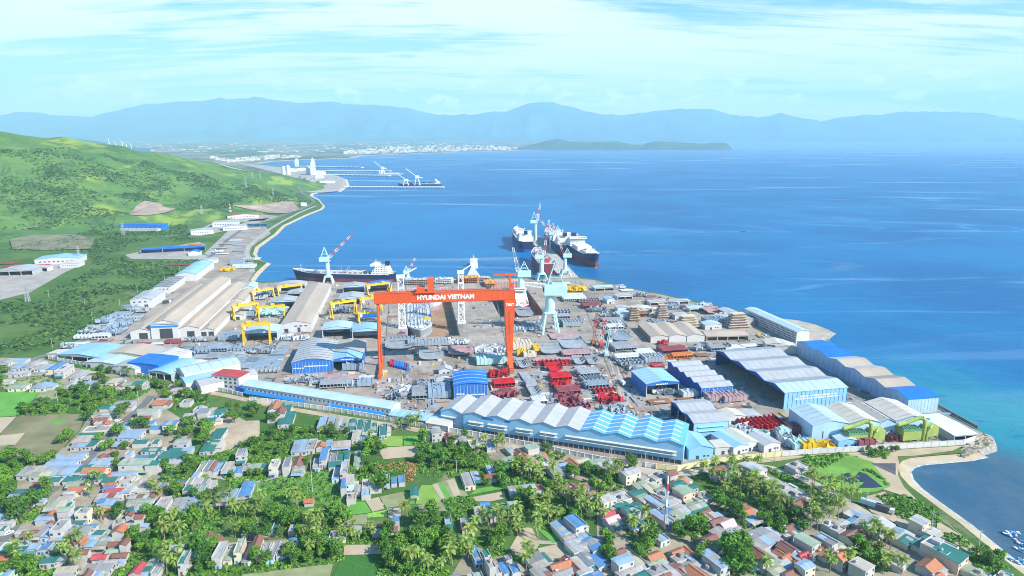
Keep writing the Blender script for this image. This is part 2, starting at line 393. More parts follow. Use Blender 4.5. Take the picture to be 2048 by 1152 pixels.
MTN = M('mountain_hazed_forest', (.035, .13, .17), .95, .35, .0009, dirt=.3, world=True)  # bluish cast carries part of the distance haze in the colour
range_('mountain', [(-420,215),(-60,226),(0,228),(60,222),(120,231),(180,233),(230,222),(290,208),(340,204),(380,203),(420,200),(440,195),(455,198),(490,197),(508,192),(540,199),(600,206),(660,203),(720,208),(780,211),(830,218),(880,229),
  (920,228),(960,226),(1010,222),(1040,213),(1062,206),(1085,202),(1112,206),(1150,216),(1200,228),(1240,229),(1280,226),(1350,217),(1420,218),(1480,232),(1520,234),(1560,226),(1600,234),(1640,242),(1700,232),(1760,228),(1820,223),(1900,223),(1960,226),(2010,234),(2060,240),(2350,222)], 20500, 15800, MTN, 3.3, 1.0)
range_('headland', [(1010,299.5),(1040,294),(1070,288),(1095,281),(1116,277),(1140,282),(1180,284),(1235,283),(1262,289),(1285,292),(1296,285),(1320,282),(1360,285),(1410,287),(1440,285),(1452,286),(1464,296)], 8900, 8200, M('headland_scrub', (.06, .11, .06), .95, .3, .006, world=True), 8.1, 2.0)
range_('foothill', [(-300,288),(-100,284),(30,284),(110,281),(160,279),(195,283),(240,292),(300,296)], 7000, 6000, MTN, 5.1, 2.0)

# haze
b = MB(); b.box(-30000, 34000, -1000, 24800, -16, 1750)
hz = bpy.data.materials.new('air_haze'); hz.use_nodes = True; g = N(hz.node_tree)
g.n.remove(g.n['Principled BSDF'])
pv = g.node('ShaderNodeVolumePrincipled', {'Color': (.52, .85, 1.0), 'Density': 6.8e-5, 'Anisotropy': 0.0})
g.l.new(pv.outputs[0], [n for n in g.n if n.type == 'OUTPUT_MATERIAL'][0].inputs['Volume'])
HZ = struct(b.build('haze', hz), 'stuff')

# ------------------------------------------------------------------ yard, roads, fields
def gp(pts, c='P'): return [tuple(GC(c, *p)[:2]) for p in pts]
def yardmat():
    m = bpy.data.materials.new('yard_concrete'); m.use_nodes = True; g = N(m.node_tree); b = g.n['Principled BSDF']
    p = g.mapping(g.node('ShaderNodeNewGeometry').outputs['Position'], rot=(0, 0, -YR))
    c = g.mix(g.ramp(g.noise(p, .03, 7, .7), .34, .66), (.25, .21, .175), (.42, .36, .30))
    c = g.mix(g.math('MULTIPLY', g.ramp(g.noise(g.mapping(p, (1, .45, 1), loc=(4, 8, 0)), .06, 7, .75), .53, .66), .55), c, (.145, .125, .115))
    c = g.mix(g.math('MULTIPLY', g.ramp(g.noise(g.mapping(p, (.3, 1, 1), loc=(14, 28, 0)), .11, 6, .75), .60, .68), .55), c, (.095, .09, .09))
    c = g.mix(g.math('MULTIPLY', g.ramp(g.noise(g.mapping(p, loc=(31, 2, 0)), .012, 4, .6), .55, .65), .5), c, (.42, .31, .22))
    c = g.mix(g.math('MULTIPLY', g.ramp(g.noise(g.mapping(p, (1, .05, 1), loc=(3, 5, 1)), .35, 3, .6), .58, .70), .35), c, (.55, .50, .45))
    g.put(b.inputs['Base Color'], c); b.inputs['Roughness'].default_value = .85; b.inputs['Specular IOR Level'].default_value = .3
    return m
YARD = yardmat()
yard_px = [(96,714),(304,757),(349,764),(456,782),(560,804),(763,833),(872,856),(929,864),(1200,918),(1300,930),(1355,940),(1487,918),(1565,911),(1717,902),(1926,889),(1958,878),(1966,866),
 (1940,854),(1907,835),(1872,816),(1820,784),(1760,747),(1700,718),(1650,696),(1596,668),(1500,630),(1431,614),(1376,602),(1325,590),(1256,577),(1219,568),(1186,560),(1155,557),(1122,557),(1030,557),(880,558),(760,560),(590,563),(525,566),(497,562),
 (508,546),(505,520),(499,508),(503,494),(524,479),(542,467),(530,452),(488,458),(452,484),(425,514),(392,542),(352,562),(300,600),(250,642),(180,680)]
sheet('shipyard_ground', gp(yard_px), .12, YARD, holes=[D1, D2])
ASPH = M('asphalt', (.17, .165, .16), .9, .15, .1, dirt=.25, world=True)
CONC = M('concrete_road', (.42, .39, .34), .9, .12, .12, dirt=.35, world=True)
LANE = M('lane_concrete', (.40, .36, .30), .9, .15, .2, dirt=.3, world=True)
DIRT = M('bare_earth', (.46, .36, .25), .95, .16, .08, dirt=.45, dirtc=(.30, .24, .15), world=True)
def road(name, pts, wd, z, mat, kerb=False):
    P2 = [GT(*p) if p[1] < 470 and p[0] < 660 else G(*p) for p in pts]; L = []; Rr = []
    for i, p in enumerate(P2):
        d = (P2[min(len(P2)-1, i+1)] - P2[max(0, i-1)]); d.z = 0; d.normalize(); n = Vector((-d.y, d.x, 0))
        L.append(p + n * wd / 2 + Vector((0, 0, z))); Rr.append(p - n * wd / 2 + Vector((0, 0, z)))
    o = struct(MB().loft([Rr, L], cap=False).build(name, mat))
    if kerb:
        b = MB()
        for S in (L, Rr):
            for a, c in zip(S, S[1:]): b.bar(a + Vector((0, 0, .04)), c + Vector((0, 0, .04)), .35, .2)
        struct(b.build('kerb', CONC))
    return o
road('perimeter_road', [(60,722),(96,711),(180,676),(250,638),(300,594),(345,558),(390,536),(425,510),(455,480),(490,455),(540,440),(585,424),(612,414),(628,405),(622,396),(604,386),(596,372),(600,352)], 9, .22, ASPH, True)
road('shore_road', [(505,545),(500,520),(492,506),(498,492),(520,474),(538,460),(560,446),(600,425),(632,412)], 8, .26, CONC)
road('village_road', [(1240,932),(1330,948),(1375,946),(1460,934),(1500,930),(1545,938),(1600,955),(1640,974),(1690,1003),(1750,1040),(1800,1070),(1880,1108),(1940,1140)], 7, .20, M('sandy_road', (.48, .42, .34), .95, .12, .1, dirt=.3, world=True))
road('wall_road', [(300,766),(360,775),(456,792),(560,815),(700,838),(790,852),(900,873),(1060,905),(1200,932),(1300,946)], 6, .18, DIRT)
road('village_lane', [(303,792),(285,812),(262,832),(236,850),(215,870),(195,892),(182,912),(150,945),(112,975),(80,1000),(40,1040),(0,1085)], 6, .2, ASPH)
road('village_lane', [(430,815),(380,862),(345,900),(324,920),(298,948),(262,995),(240,1018),(220,1040),(203,1072),(185,1102),(150,1150)], 4.5, .2, LANE)
road('village_lane', [(395,958),(430,953),(470,960),(530,963),(560,955),(640,945),(710,935)], 4, .2, LANE)
road('village_lane', [(700,1005),(696,1040),(688,1065)], 3, .2, LANE)
road('village_lane', [(760,1010),(800,998),(860,985),(900,968)], 3, .2, LANE)
road('village_lane', [(1060,1075),(1080,1085),(1105,1086),(1130,1082),(1148,1078)], 3, .22, LANE)
road('village_lane', [(1262,930),(1280,975),(1320,1010),(1350,1035),(1420,1060),(1480,1070)], 3.5, .2, LANE)
road('track', [(0,470),(30,462),(70,456),(100,452)], 14, .3, DIRT); road('track', [(440,330),(470,338),(500,345)], 12, 1.5, CONC)
FG = M('field_green', (.12, .34, .05), .95, .12, .1, dirt=.25, world=True); FB = M('field_brown', (.22, .20, .10), .95, .22, .05, dirt=.5, dirtc=(.12, .14, .05), world=True)
FD = M('crop_dark_green', (.045, .16, .025), .95, .25, .5, dirt=.3, world=True, stretch=(1, 3, 1)); FY = M('grass_yellow_green', (.22, .36, .06), .95, .15, .08, dirt=.3, world=True)
FS = M('plot_sand', (.46, .37, .25), .95, .10, .06, dirt=.25, world=True); FO = M('plot_olive', (.28, .30, .14), .95, .18, .1, dirt=.4, world=True); FW = M('marsh_water', (.03, .04, .07), .25, .2, .05, world=True)
fz = .24
def field(c, pts, mat, name='field', dz=0.0, kind='structure'): return sheet(name, gp(pts, c), fz + dz, mat, kind=kind)
field('A1', [(-200,470),(0,462),(395,455),(320,540),(150,695),(-200,715)], FG)
field('A1', [(390,455),(590,440),(560,520),(430,560),(330,560)], FO, dz=.02)
field('A1', [(-200,720),(160,700),(10,860),(-200,880)], FS); field('A1', [(170,700),(560,670),(830,680),(780,830),(700,900),(620,1000),(520,1090),(0,1090),(-200,1010),(0,880)], FB)
field('A1', [(-200,910),(245,860),(150,975),(-200,1000)], FS, dz=.03); field('A1', [(500,740),(640,720),(650,750),(510,770)], FG, dz=.04)
field('A3', [(0,250),(130,240),(290,120),(420,195),(550,190),(550,330),(300,470),(130,480),(0,300)], DIRT, 'bare_ground')
field('A3', [(360,240),(420,240),(400,290),(350,290)], FS, dz=.03); field('A3', [(235,380),(270,385),(230,470),(190,460)], FS, dz=.03)
field('A3', [(1640,340),(1870,335),(1865,430),(1640,430)], FY); field('A3', [(1875,335),(2060,340),(2060,410),(1880,425)], FG, dz=.02)
field('A3', [(1640,445),(1960,425),(2050,470),(1960,525),(1690,550)], FS, dz=.01)
field('A3', [(510,770),(850,690),(1230,640),(1250,820),(1340,900),(1320,1060),(1130,960),(900,960),(560,930),(450,900)], M('rough_grass', (.11, .24, .045), .95, .2, .08, dirt=.5, dirtc=(.06,.14,.03), world=True), dz=-.02, name='grass_field')
field('A3', [(930,1030),(1270,970),(1260,1030),(1100,1080),(900,1100)], FG); field('A3', [(1385,945),(1520,940),(1580,1035),(1540,1045),(1370,1065)], FG)
field('A3', [(1525,930),(1650,895),(1700,1005),(1590,1035)], FS); field('A3', [(1655,895),(1870,850),(1910,970),(1720,1000)], FO, dz=.03)
field('A3', [(1870,845),(1960,870),(1985,960),(1920,970)], FG); field('A3', [(1540,1050),(1730,1015),(1735,1075),(1545,1090)], M('lettuce_green', (.24, .46, .06), .95, .3, .6, world=True), dz=.02)
field('A3', [(1720,1005),(1850,995),(1850,1090),(1735,1090)], FS, dz=.02); field('A3', [(1350,1070),(1540,1055),(1540,1150),(1340,1150)], FO)
field('A5', [(300,640),(520,575),(590,690),(640,760),(400,800),(160,830),(140,760)], FO); field('A5', [(200,650),(300,650),(375,790),(150,825),(140,750)], FY, dz=.02)
field('A5', [(345,630),(390,630),(480,760),(420,770)], FG, dz=.03); field('A5', [(300,650),(345,635),(420,775),(385,785)], FS, dz=.03); field('A5', [(430,610),(500,590),(560,740),(500,755)], FS, dz=.03)
field('A5', [(500,600),(530,600),(590,680),(570,690)], FG, dz=.04); field('A5', [(640,740),(940,685),(930,650),(720,680)], FG, dz=.03); field('A5', [(670,760),(960,705),(975,770),(840,800),(700,800)], FS, dz=.02)
field('A5', [(160,835),(380,795),(430,890),(170,890)], FO, dz=.04); field('A5', [(390,790),(640,745),(700,820),(600,900),(530,1010),(490,900)], FD, dz=.05)
field('A4', [(1345,515),(1710,510),(1730,600),(1335,610)], FS, dz=.02); field('A4', [(1330,615),(1720,605),(1650,810),(1230,810)], FD, dz=.02); field('A4', [(400,790),(1240,690),(1210,810),(380,810)], FO, dz=.02)
field('A4', [(920,290),(1060,265),(1080,350),(950,420)], FS, dz=.03); field('A4', [(520,255),(630,250),(635,300),(510,310)], FS, dz=.03); field('A4', [(800,240),(830,210),(900,205),(870,240)], FS, dz=.03)
field('A6', [(1140,440),(1230,450),(1300,600),(1240,690),(1080,700),(1020,640)], DIRT, 'bare_ground'); field('A6', [(1280,640),(1560,580),(1650,690),(1450,760),(1420,890),(1340,760)], DIRT, 'bare_ground', dz=.02)
field('A6', [(1760,820),(1990,830),(1960,894),(1800,894)], DIRT, 'bare_ground'); field('A6', [(1250,440),(1400,370),(1540,560),(1420,590)], FG, dz=.01)
field('A8', [(0,150),(420,130),(620,190),(640,240),(700,310),(760,400),(640,440),(500,450),(330,440),(120,330)], M('marsh_green', (.16, .33, .05), .95, .2, .06, dirt=.5, dirtc=(.07, .20, .03), world=True), name='marsh_grass', dz=.016)
field('A8', [(470,130),(820,120),(840,200),(830,300),(880,400),(1000,520),(1180,700),(1400,830),(1520,960),(1500,1010),(1350,900),(1150,800),(1170,640),(1000,560),(860,470),(700,420),(760,390),(700,310),(600,240)], M('dune_sand', (.47, .37, .24), .95, .15, .05, dirt=.4, dirtc=(.20, .22, .10), world=True), 'dune', dz=.006)
field('A8', [(330,290),(420,280),(460,320),(500,270),(560,290),(700,400),(620,410),(500,410),(430,370),(350,340)], FW, 'marsh_pond', dz=.03)
field('A8', [(430,365),(540,360),(520,385),(470,395)], FG, 'marsh_islet', dz=.05); field('A8', [(600,200),(810,200),(810,300),(720,260)], M('dark_mud', (.10, .10, .11), .8, .3, .1, world=True), 'mud_flat', dz=.036)
field('A8', [(560,480),(720,440),(760,500),(700,560),(590,530)], DIRT, 'bare_ground', dz=.03)
field('A8', [(560,560),(720,560),(980,740),(1100,830),(1380,960),(1500,1100),(1650,1152),(1200,1152),(1160,1020),(960,860),(800,700),(600,610)], DIRT, 'bare_ground', dz=.01)
field('P', [(1560,637),(1595,641),(1632,650),(1660,661),(1640,680),(1620,684),(1560,650)], M('spit_sand', (.44,.38,.30), .95, .15, .1, dirt=.5, dirtc=(.30,.27,.22), world=True), 'sand_spit')
field('P', [(1470,922),(1565,914),(1717,905),(1926,892),(1905,902),(1830,912),(1760,914),(1640,910),(1560,922),(1490,930)], MATS['dune_sand'], 'dune', dz=-.02)
VG = M('village_ground', (.33, .28, .20), .95, .25, .06, dirt=.55, dirtc=(.11, .16, .06), world=True)
for c, pts in (('A2', [(560,-20),(1480,-40),(1650,100),(1560,300),(1500,560),(1240,620),(1100,980),(850,1170),(560,1100),(-100,1100),(-100,560),(140,420),(180,180)]),
               ('A1', [(1500,420),(1640,640),(1900,800),(1560,1090),(560,1090),(780,840),(900,640),(1300,540)]), ('A1', [(-100,120),(420,140),(900,260),(1480,340),(1460,420),(620,430),(40,430),(-100,250)]),
               ('A7', [(0,370),(300,260),(700,230),(1000,440),(1340,520),(1700,700),(2030,860),(2030,1170),(-30,1170),(-30,600)]), ('A7', [(1000,190),(1400,160),(1900,400),(1800,520),(1500,330)]),
               ('A8', [(-20,560),(500,560),(1100,960),(1100,1160),(-20,1160)]), ('A6', [(650,600),(900,690),(1000,720),(1300,890),(480,890)]), ('A4', [(140,500),(960,450),(960,560),(700,690),(160,690)]),
               ('A5', [(200,120),(900,220),(1500,330),(1990,420),(1990,700),(1500,560),(1000,480)])):
    _vz = globals().get('_vz', -.10) + .005; field(c, pts, VG, 'village_ground', dz=_vz)
# bare scars, clearings and yards on the hill foot
for nm, pts, mt in (('clearing', [(258,432),(275,412),(290,404),(320,408),(352,420),(330,428),(290,434)], M('scar_earth', (.36, .27, .21), .95, .2, .03, dirt=.4, world=True)),
                    ('clearing', [(465,412),(520,410),(560,405),(585,405),(600,420),(575,428),(540,428),(500,420)], MATS['scar_earth']),
                    ('clearing', [(20,480),(60,472),(150,470),(190,480),(180,500),(90,502),(25,500)], M('dry_scrub', (.20, .19, .11), .95, .25, .04, dirt=.5, dirtc=(.09, .15, .05), world=True))):
    b = MB(); pts3 = [GT(*p) for p in pts]; cz = sum((p for p in pts3), Vector()) / len(pts3); ring = [cz + (p - cz) * .5 for p in pts3]
    f = lambda p: (p[0], p[1], max(.2, terr(p[0], p[1]) + 1.6))
    n = len(pts3)
    b.add([f(p) for p in pts3] + [f(p) for p in ring] + [f(cz)], [[i, (i+1) % n, n + (i+1) % n, n + i] for i in range(n)] + [[n + i, n + (i+1) % n, 2*n] for i in range(n)])
    struct(b.build(nm, mt))
PALE = M('pale_gravel', (.38, .34, .30), .95, .15, .05, dirt=.35, world=True)
sheet('port_ground', gp([(604,384),(640,385.5),(677,382.5),(694.5,370),(689,358.5),(668,350.5),(640,346),(622,345),(612,358)]), .15, M('port_sand', (.46,.39,.31), .95, .15, .03, dirt=.4, world=True))
for pts in ([(250,510),(282,503),(352,492),(398,484),(412,490),(400,508),(425,514),(402,520),(330,518),(262,518)], [(0,538),(60,530),(150,520),(172,525),(130,545),(60,585),(0,600)],
            [(460,458),(500,440),(540,436),(500,452),(470,472),(440,496),(420,512),(408,508)], [(608,378),(650,352),(680,354),(688,362),(676,380),(620,382)], [(378,470),(420,448),(470,440),(482,446),(450,462),(400,472)], [(430,438),(500,428),(560,432),(545,440),(480,444)], [(470,325),(520,330),(600,338),(630,352),(600,358),(540,342)]):
    sheet('gravel_yard', gp(pts), .2, PALE)
# pier out to the far berths
PIER = rect(G(1121,556), 26, 395, R(5.6)); b = MB()
b.prism(PIER, 'z', -1.2, .35)
for k in range(24):
    for s_ in (.08, .92):
        q = Vector(PIER[0]).lerp(Vector(PIER[3]), (k + .5) / 24) + (Vector(PIER[1]) - Vector(PIER[0])) * s_
        b.tube((q.x, q.y, -6), (q.x, q.y, -1.2), .7)
o = b.build('pier', M('quay_concrete', (.46, .43, .38))); tag(o, 'long concrete pier running out between the moored ships', 'pier')
# dry docks: floor and walls below the yard
DW = M('dock_wall', (.25, .22, .2), .9, .3, .1, dirt=.6); DF = M('dock_floor', (.34, .21, .12), .9, .2, .06, dirt=.4)
for D, fl in ((D1, DF), (D2, M('dock_floor_grey', (.22, .18, .16), .9, .2, .06, dirt=.4))):
    b = MB(); n = 4; inn = D
    for i in range(4):
        p, q = D[i], D[(i+1) % 4]; b.face((p[0], p[1], .14), (q[0], q[1], .14), (q[0], q[1], -9), (p[0], p[1], -9))
    struct(b.build('dock_side', DW)); b = MB(); b.face(*[(p[0], p[1], -9) for p in D]); struct(b.build('dock_bed', fl))
# crane rails and painted lines on the yard
STEEL = M('rail_steel', (.16, .13, .12), .7, .2, .3); LINE = M('line_paint', (.62, .58, .52), .8, .2, .2, dirt=.4, world=True); DARK = M('oil_stain', (.13, .125, .13), .7, .3, .08, dirt=.3, world=True)
b = MB(); b2 = MB()
def yl(mb, a, c, wd, z):
    a = G(*a); c = G(*c); d = (c - a).normalized(); n = Vector((-d.y, d.x, 0)) * wd / 2; up = Vector((0, 0, z)); mb.face(a - n + up, c - n + up, c + n + up, a + n + up)
for a, c in (((765,748),(782,566)),((1022,742),(985,560)),((1246,815),(1150,562)),((1275,815),(1160,562)),((925,655),(918,566)),((800,655),(812,566)),((712,690),(742,570)),((665,690),(700,570)),((545,690),(600,570)),((490,690),(552,570))):
    yl(b, a, c, .9, .17)
for a, c in (((300,702),(1180,680)),((310,708),(1180,686)),((1200,900),(1460,830)),((1252,820),(1180,600)),((1262,818),(1190,600)),((930,850),(1260,815)),((1440,835),(1560,838)),((900,676),(1200,668))): yl(b2, a, c, .5, .19)
struct(b.build('crane_rail', STEEL)); struct(b2.build('yard_marking', LINE))

# ------------------------------------------------------------------ sheds and halls
WH = M('wall_white', (.60, .59, .57), .7, .05, .15, dirt=.12); RW = M('roof_white', (.43, .44, .445), .5, .07, .12, dirt=.25, dirtc=(.5, .48, .46))
RT = M('roof_tan', (.47, .385, .30), .6, .09, .06, dirt=.4, dirtc=(.40, .33, .26), stretch=(1, .25, 1)); RG = M('roof_grey', (.42, .43, .44), .6, .1, .1, dirt=.3)
RLB = M('roof_light_blue', (.27, .50, .66), .5, .07, .1, dirt=.25, dirtc=(.35, .48, .56)); RB = M('roof_blue', (.015, .17, .58), .5, .08, .1, dirt=.15)
WB = M('wall_blue', (.035, .16, .50), .6, .08, .12, dirt=.2); WC = M('wall_cyan', (.27, .54, .74), .6, .06, .12, dirt=.2, dirtc=(.25, .42, .58)); WDB = M('wall_deep_blue', (.02, .07, .30), .6, .1, .12)
WP = M('wall_pale_blue', (.38, .55, .70), .65, .09, .1, dirt=.35, dirtc=(.42, .47, .52), stretch=(1, 1, .3)); WCR = M('wall_cream', (.66, .60, .48), .75, .06, .15, dirt=.2); DK = M('dark_opening', (.05, .055, .065), .9)
RPB = M('roof_pale_blue', (.44, .58, .66), .5, .07, .1, dirt=.3, dirtc=(.36, .47, .55)); REDR = M('roof_red', (.45, .06, .06), .6, .1, .2); GLS = M('window_glass', (.05, .08, .12), .15, .2, .5); TRIM = M('trim_blue', (.02, .22, .62), .5, .05, .2)
SKL = M('skylight_sheet', (.80, .84, .86), .4, .04, .2); RCR = M('roof_cream', (.60, .56, .47), .6, .07, .1, dirt=.25); GRY = M('wall_grey', (.40, .42, .44), .7, .1, .2, dirt=.3)
TXW = M('sign_white', (.85, .85, .84), .6, .02, 1)
def prof(L, n, rise, arch, h):
    pts = []; bl = L / n; K = 8 if arch else 2
    for i in range(n):
        for k in range(K):
            t = k / K; z = rise * ((math.sin(math.pi * t) if n == 1 else .62 * (1 - abs(2*t - 1)) + .38 * (.5 - .5 * math.cos(2 * math.pi * t))) if arch else 1 - abs(2*t - 1)); pts.append((bl * (i + t), h + z))
    return pts + [(L, h)]
def shed(A, w, d, h, rise, label, roof, wall, axis='y', bays=1, arch=False, op='', rot=8.5, name='shed', cat='shed', roofs=None, sky=0, skm=None, doors=(), wins=(), stripes=0, smat=None, fmat=None, trim=None, sign=None, group=None, cols=5, feat=None):
    """A = front-left ground corner (world); op = open sides among 'f','b','l','r'."""
    A = Vector(A); root = thing(name, label, cat, (A.x, A.y, .12), rot, group, at=proj(A))
    span, run = (w, d) if axis == 'y' else (d, w); P_ = prof(span, bays, rise, arch, h); th = .3
    wb = MB(); out = [(0, 0)] + P_ + [(span, 0)]; sw = 'y' if axis == 'y' else 'x'
    ends = (('f', 0, th), ('b', d - th, d)) if axis == 'y' else (('l', 0, th), ('r', w - th, w)); sides = (('l', 'r') if axis == 'y' else ('f', 'b'))
    fr = MB()
    for e, a, c in ends:
        if e == 'f' and fmat: continue
        if e in op: wb.prism([(0, h - .8)] + P_ + [(span, h - .8)], sw, a, c)
        else: wb.prism(out, sw, a, c)
    for s_ in sides:
        z0 = h - .8 if s_ in op else 0
        if s_ == 'l': wb.box(0, th, th, d - th, z0, h - .01)
        if s_ == 'r': wb.box(w - th, w, th, d - th, z0, h - .01)
        if s_ == 'f': (fr if fmat else wb).box(th, w - th, 0, th, z0, h - .01)
        if s_ == 'b': wb.box(th, w - th, d - th, d, z0, h - .01)
    wb.build('wall', wall, root)
    if fmat:
        if axis == 'y': fr.prism(([(0, h - 1.5)] + P_ + [(span, h - 1.5)]) if 'f' in op else out, sw, 0, th)
        fr.build('front_wall', fmat, root)
    if op:
        cb = MB()
        for s_ in op:
            for k in range(cols + 1):
                t = k / cols
                x, y = {'f': (w*t, .2), 'b': (w*t, d - .2), 'l': (.2, d*t), 'r': (w - .2, d*t)}[s_]; x = min(max(x, .3), w - .3); y = min(max(y, .3), d - .3)
                cb.box(x - .25, x + .25, y - .25, y + .25, 0, h - .8)
        cb.build('column', smat or WH, root)
    K = 8 if arch else 2
    for i in range(bays):
        rb = MB(); seg = P_[i*K:(i+1)*K + 1]
        rb.strip([(t + (-.4 if (i == 0 and j == 0) else .4 if (i == bays-1 and j == len(seg)-1) else 0), z + .02) for j, (t, z) in enumerate(seg)], 'y' if axis == 'y' else 'x', -.5, run + .5, .22)
        ro = rb.build('roof', (roofs[i] if roofs else roof), root)
        if trim:
            tb = MB(); tb.strip([(t, z + .26) for t, z in seg], 'y' if axis == 'y' else 'x', -.62, -.2, .15); tb.build('trim', trim, ro)
        if sky:
            sb = MB()
            for k in range(sky):
                c = run * (k + .5) / sky
                sb.strip([(t, z + .26) for t, z in seg], 'y' if axis == 'y' else 'x', c - (.25 if isinstance(skm, list) and i < 5 else .5), c + (.25 if isinstance(skm, list) and i < 5 else .5), .05)
            sb.build('skylight', (skm[i] if isinstance(skm, list) else skm) or SKL, ro)
    for (x, z0, ww, hh_) in doors: MB().box(x, x + ww, -.06, .04, z0, z0 + hh_).build('door', DK if ww > 3 else GLS, root)
    for (x, z0, ww, hh_, n, gap) in wins:
        for k in range(n): MB().box(x + k * gap, x + k * gap + ww, -.05, .05, z0, z0 + hh_).build('window', GLS, root)
    if stripes:
        sb = MB()
        for k in range(stripes + 1): x = min(max(w * k / stripes, .15), w - .15); sb.box(x - .14, x + .14, -.08, .02, 0, h - .2)
        sb.build('cladding_rib', smat or WH, root)
    if sign:
        sb = MB(); r_ = random.Random(len(label))
        for (x, z, ln, hh_) in sign:
            t = 0
            while t < ln:
                c = r_.uniform(.7, 1.6); sb.box(x + t, x + t + c * .75, -.12, -.04, z, z + hh_); t += c + (0.7 if r_.random() < .2 else .15)
        sb.build('sign_lettering', TXW, root)
    if feat: feat(root)
    r0 = root.matrix_basis
    for i in range(max(1, int(w // 8))):
        for j in range(max(1, int(d // 8))):
            q = A + Vector((math.cos(R(rot)), math.sin(R(rot)), 0)) * (w * (i + .5) / max(1, int(w // 8))) + Vector((-math.sin(R(rot)), math.cos(R(rot)), 0)) * (d * (j + .5) / max(1, int(d // 8))); FOOT.append((q.x, q.y, 6))
    return root
g5 = lambda x, y: GC('C5', x, y); g2 = lambda x, y: GC('C2', x, y); g6 = lambda x, y: GC('C6', x, y); g7 = lambda x, y: GC('C7', x, y); g4 = lambda x, y: GC('C4', x, y); g3 = lambda x, y: GC('C3', x, y)
# main fabrication hall: five parallel bays
def hall():
    A = G(262, 679); root = thing('fabrication_hall', 'huge pale fabrication hall of long parallel bays with tall centre bay', 'hall', (A.x, A.y, .12), 8.5, at=proj(A))
    def bay(x0, x1, y0, y1, h, rise, roof, nm, doors=(), wall=WH):
        b = MB(); P_ = [(x0 + t, z) for t, z in prof(x1 - x0, 1, rise, False, h)]; out = [(x0, 0)] + P_ + [(x1, 0)]
        b.prism(out, 'y', y0, y1); o = b.build(nm, wall, root)
        rb = MB(); rb.strip([(x0 - .3, h + .05)] + [(t, z + .05) for t, z in P_[1:-1]] + [(x1 + .3, h + .05)], 'y', y0 - .6, y1 + .6, .25); rb.build('roof', roof, o)
        for (x, ww, hh_) in doors: MB().box(x0 + x, x0 + x + ww, y0 - .12, y0 + .1, 0, hh_).build('door', DK, o)
        vb = MB()
        vb.box((x0 + x1) / 2 - 1.4, (x0 + x1) / 2 + 1.4, y0 + 12, y1 - 10, h + rise - .2, h + rise + 1.3); vb.build('ridge_vent', roof, o)
        return o
    bay(0, 20, 0, 205, 8, 3, RT, 'side_bay', [(8, 8, 6)]); c = bay(20, 45, -1.5, 212, 15.5, 3.5, RT, 'centre_bay', [(8, 12, 10)])
    MB().box(19.4, 45.6, -1.9, 1, 11.6, 13.2).build('glazed_band', TRIM, c); MB().box(19, 46, -2.3, 10, 14.9, 16.2).build('canopy', RW, c)
    bay(45, 65, 0, 208, 9, 3, RT, 'side_bay', [(8, 7, 6)]); l = bay(65, 79, 1, 120, 6, 2.2, RT, 'lean_bay', [(1, 5, 4.5), (8, 5, 4.5)])
    bay(65, 82, 120, 175, 7.5, 2.5, RT, 'rear_bay'); bay(82.5, 94, 60, 100, 5, 1.8, RT, 'annex', [(3, 4, 3.5)])
    for i in range(12):
        for j in range(26):
            q = A + ex * (i * 8) + ey * (j * 8); FOOT.append((q.x, q.y, 6))
hall()
shed(G(262,617), 24, 46, 10, 2.5, 'white gabled workshop with grey roof at front of the left row', RG, WH, wins=[(3, 6.5, 2.5, 1.5, 3, 6)], doors=[(15, 0, 4, 4)], rot=9.5, name='workshop', cat='workshop')
shed(G(308,588), 20, 62, 8.5, 1.2, 'long white office row with dark flat roof strip left of fabrication hall', M('roof_dark_grey', (.2, .2, .22), .7, .2, .1, dirt=.4), WH, rot=9.5, name='workshop', cat='workshop', sky=5, wins=[(2, 5, 2, 1.4, 4, 4.5)])
shed(G(352,563), 27, 95, 9, 3, 'long light blue roofed workshop farthest along the left row', RLB, WH, rot=9.5, sky=3, name='workshop', cat='workshop', arch=True)
shed(G(487,589), 13, 26, 9, 2.5, 'small white gabled shed with light blue roof behind fabrication hall', RPB, WH, doors=[(2, 0, 3, 5)])
MINTW = M('mint_paint', (.55, .78, .74), .5, .06, .2, dirt=.2)
for c, w_, d_, h_, roof, wall, arch, lab in (((490,686), 31, 24, 10, RPB, WP, True, 'arched pale shelter under the nearest yellow gantry crane'), ((541,619), 28, 22, 9, RG, WP, False, 'grey roofed open shelter behind paired yellow gantries'), ((556,585), 34, 20, 9, RW, WH, True, 'white arched shelter at the quay left end'),
      ((686,588), 27, 20, 9, RG, WP, False, 'grey open fronted shelter beside the tan long building rear'), ((739,584), 28, 20, 9, RB, WH, False, 'open shelter with bright blue roof near the moored tanker'), ((678,612), 28, 26, 9, RG, WP, False, 'grey shelter behind the mid yellow gantry'),
      ((645,678), 28, 22, 10, RPB, WP, True, 'pale blue shelter, left of the pair by orange crane'), ((705,682), 27, 22, 10, RLB, WP, True, 'light blue shelter beside the thin orange crane leg'), ((575,600), 24, 18, 8, RG, GRY, False, 'low grey shelter left of the tan long building')):
    shed(G(*c), w_, d_, h_, 2.2, lab, roof, wall, arch=arch, op='f', cols=1, name='block_shelter', cat='shelter', group='open shelters for ship blocks', smat=WH)
shed(G(563,666), 30, 186, 9, 3, 'very long tan roofed white building between the yellow gantries', RT, WH, doors=[(3, 0, 4, 4), (16, 0, 3, 5)], wins=[(13, 6, 3, 1.2, 3, 5)], name='long_shed', cat='hall')
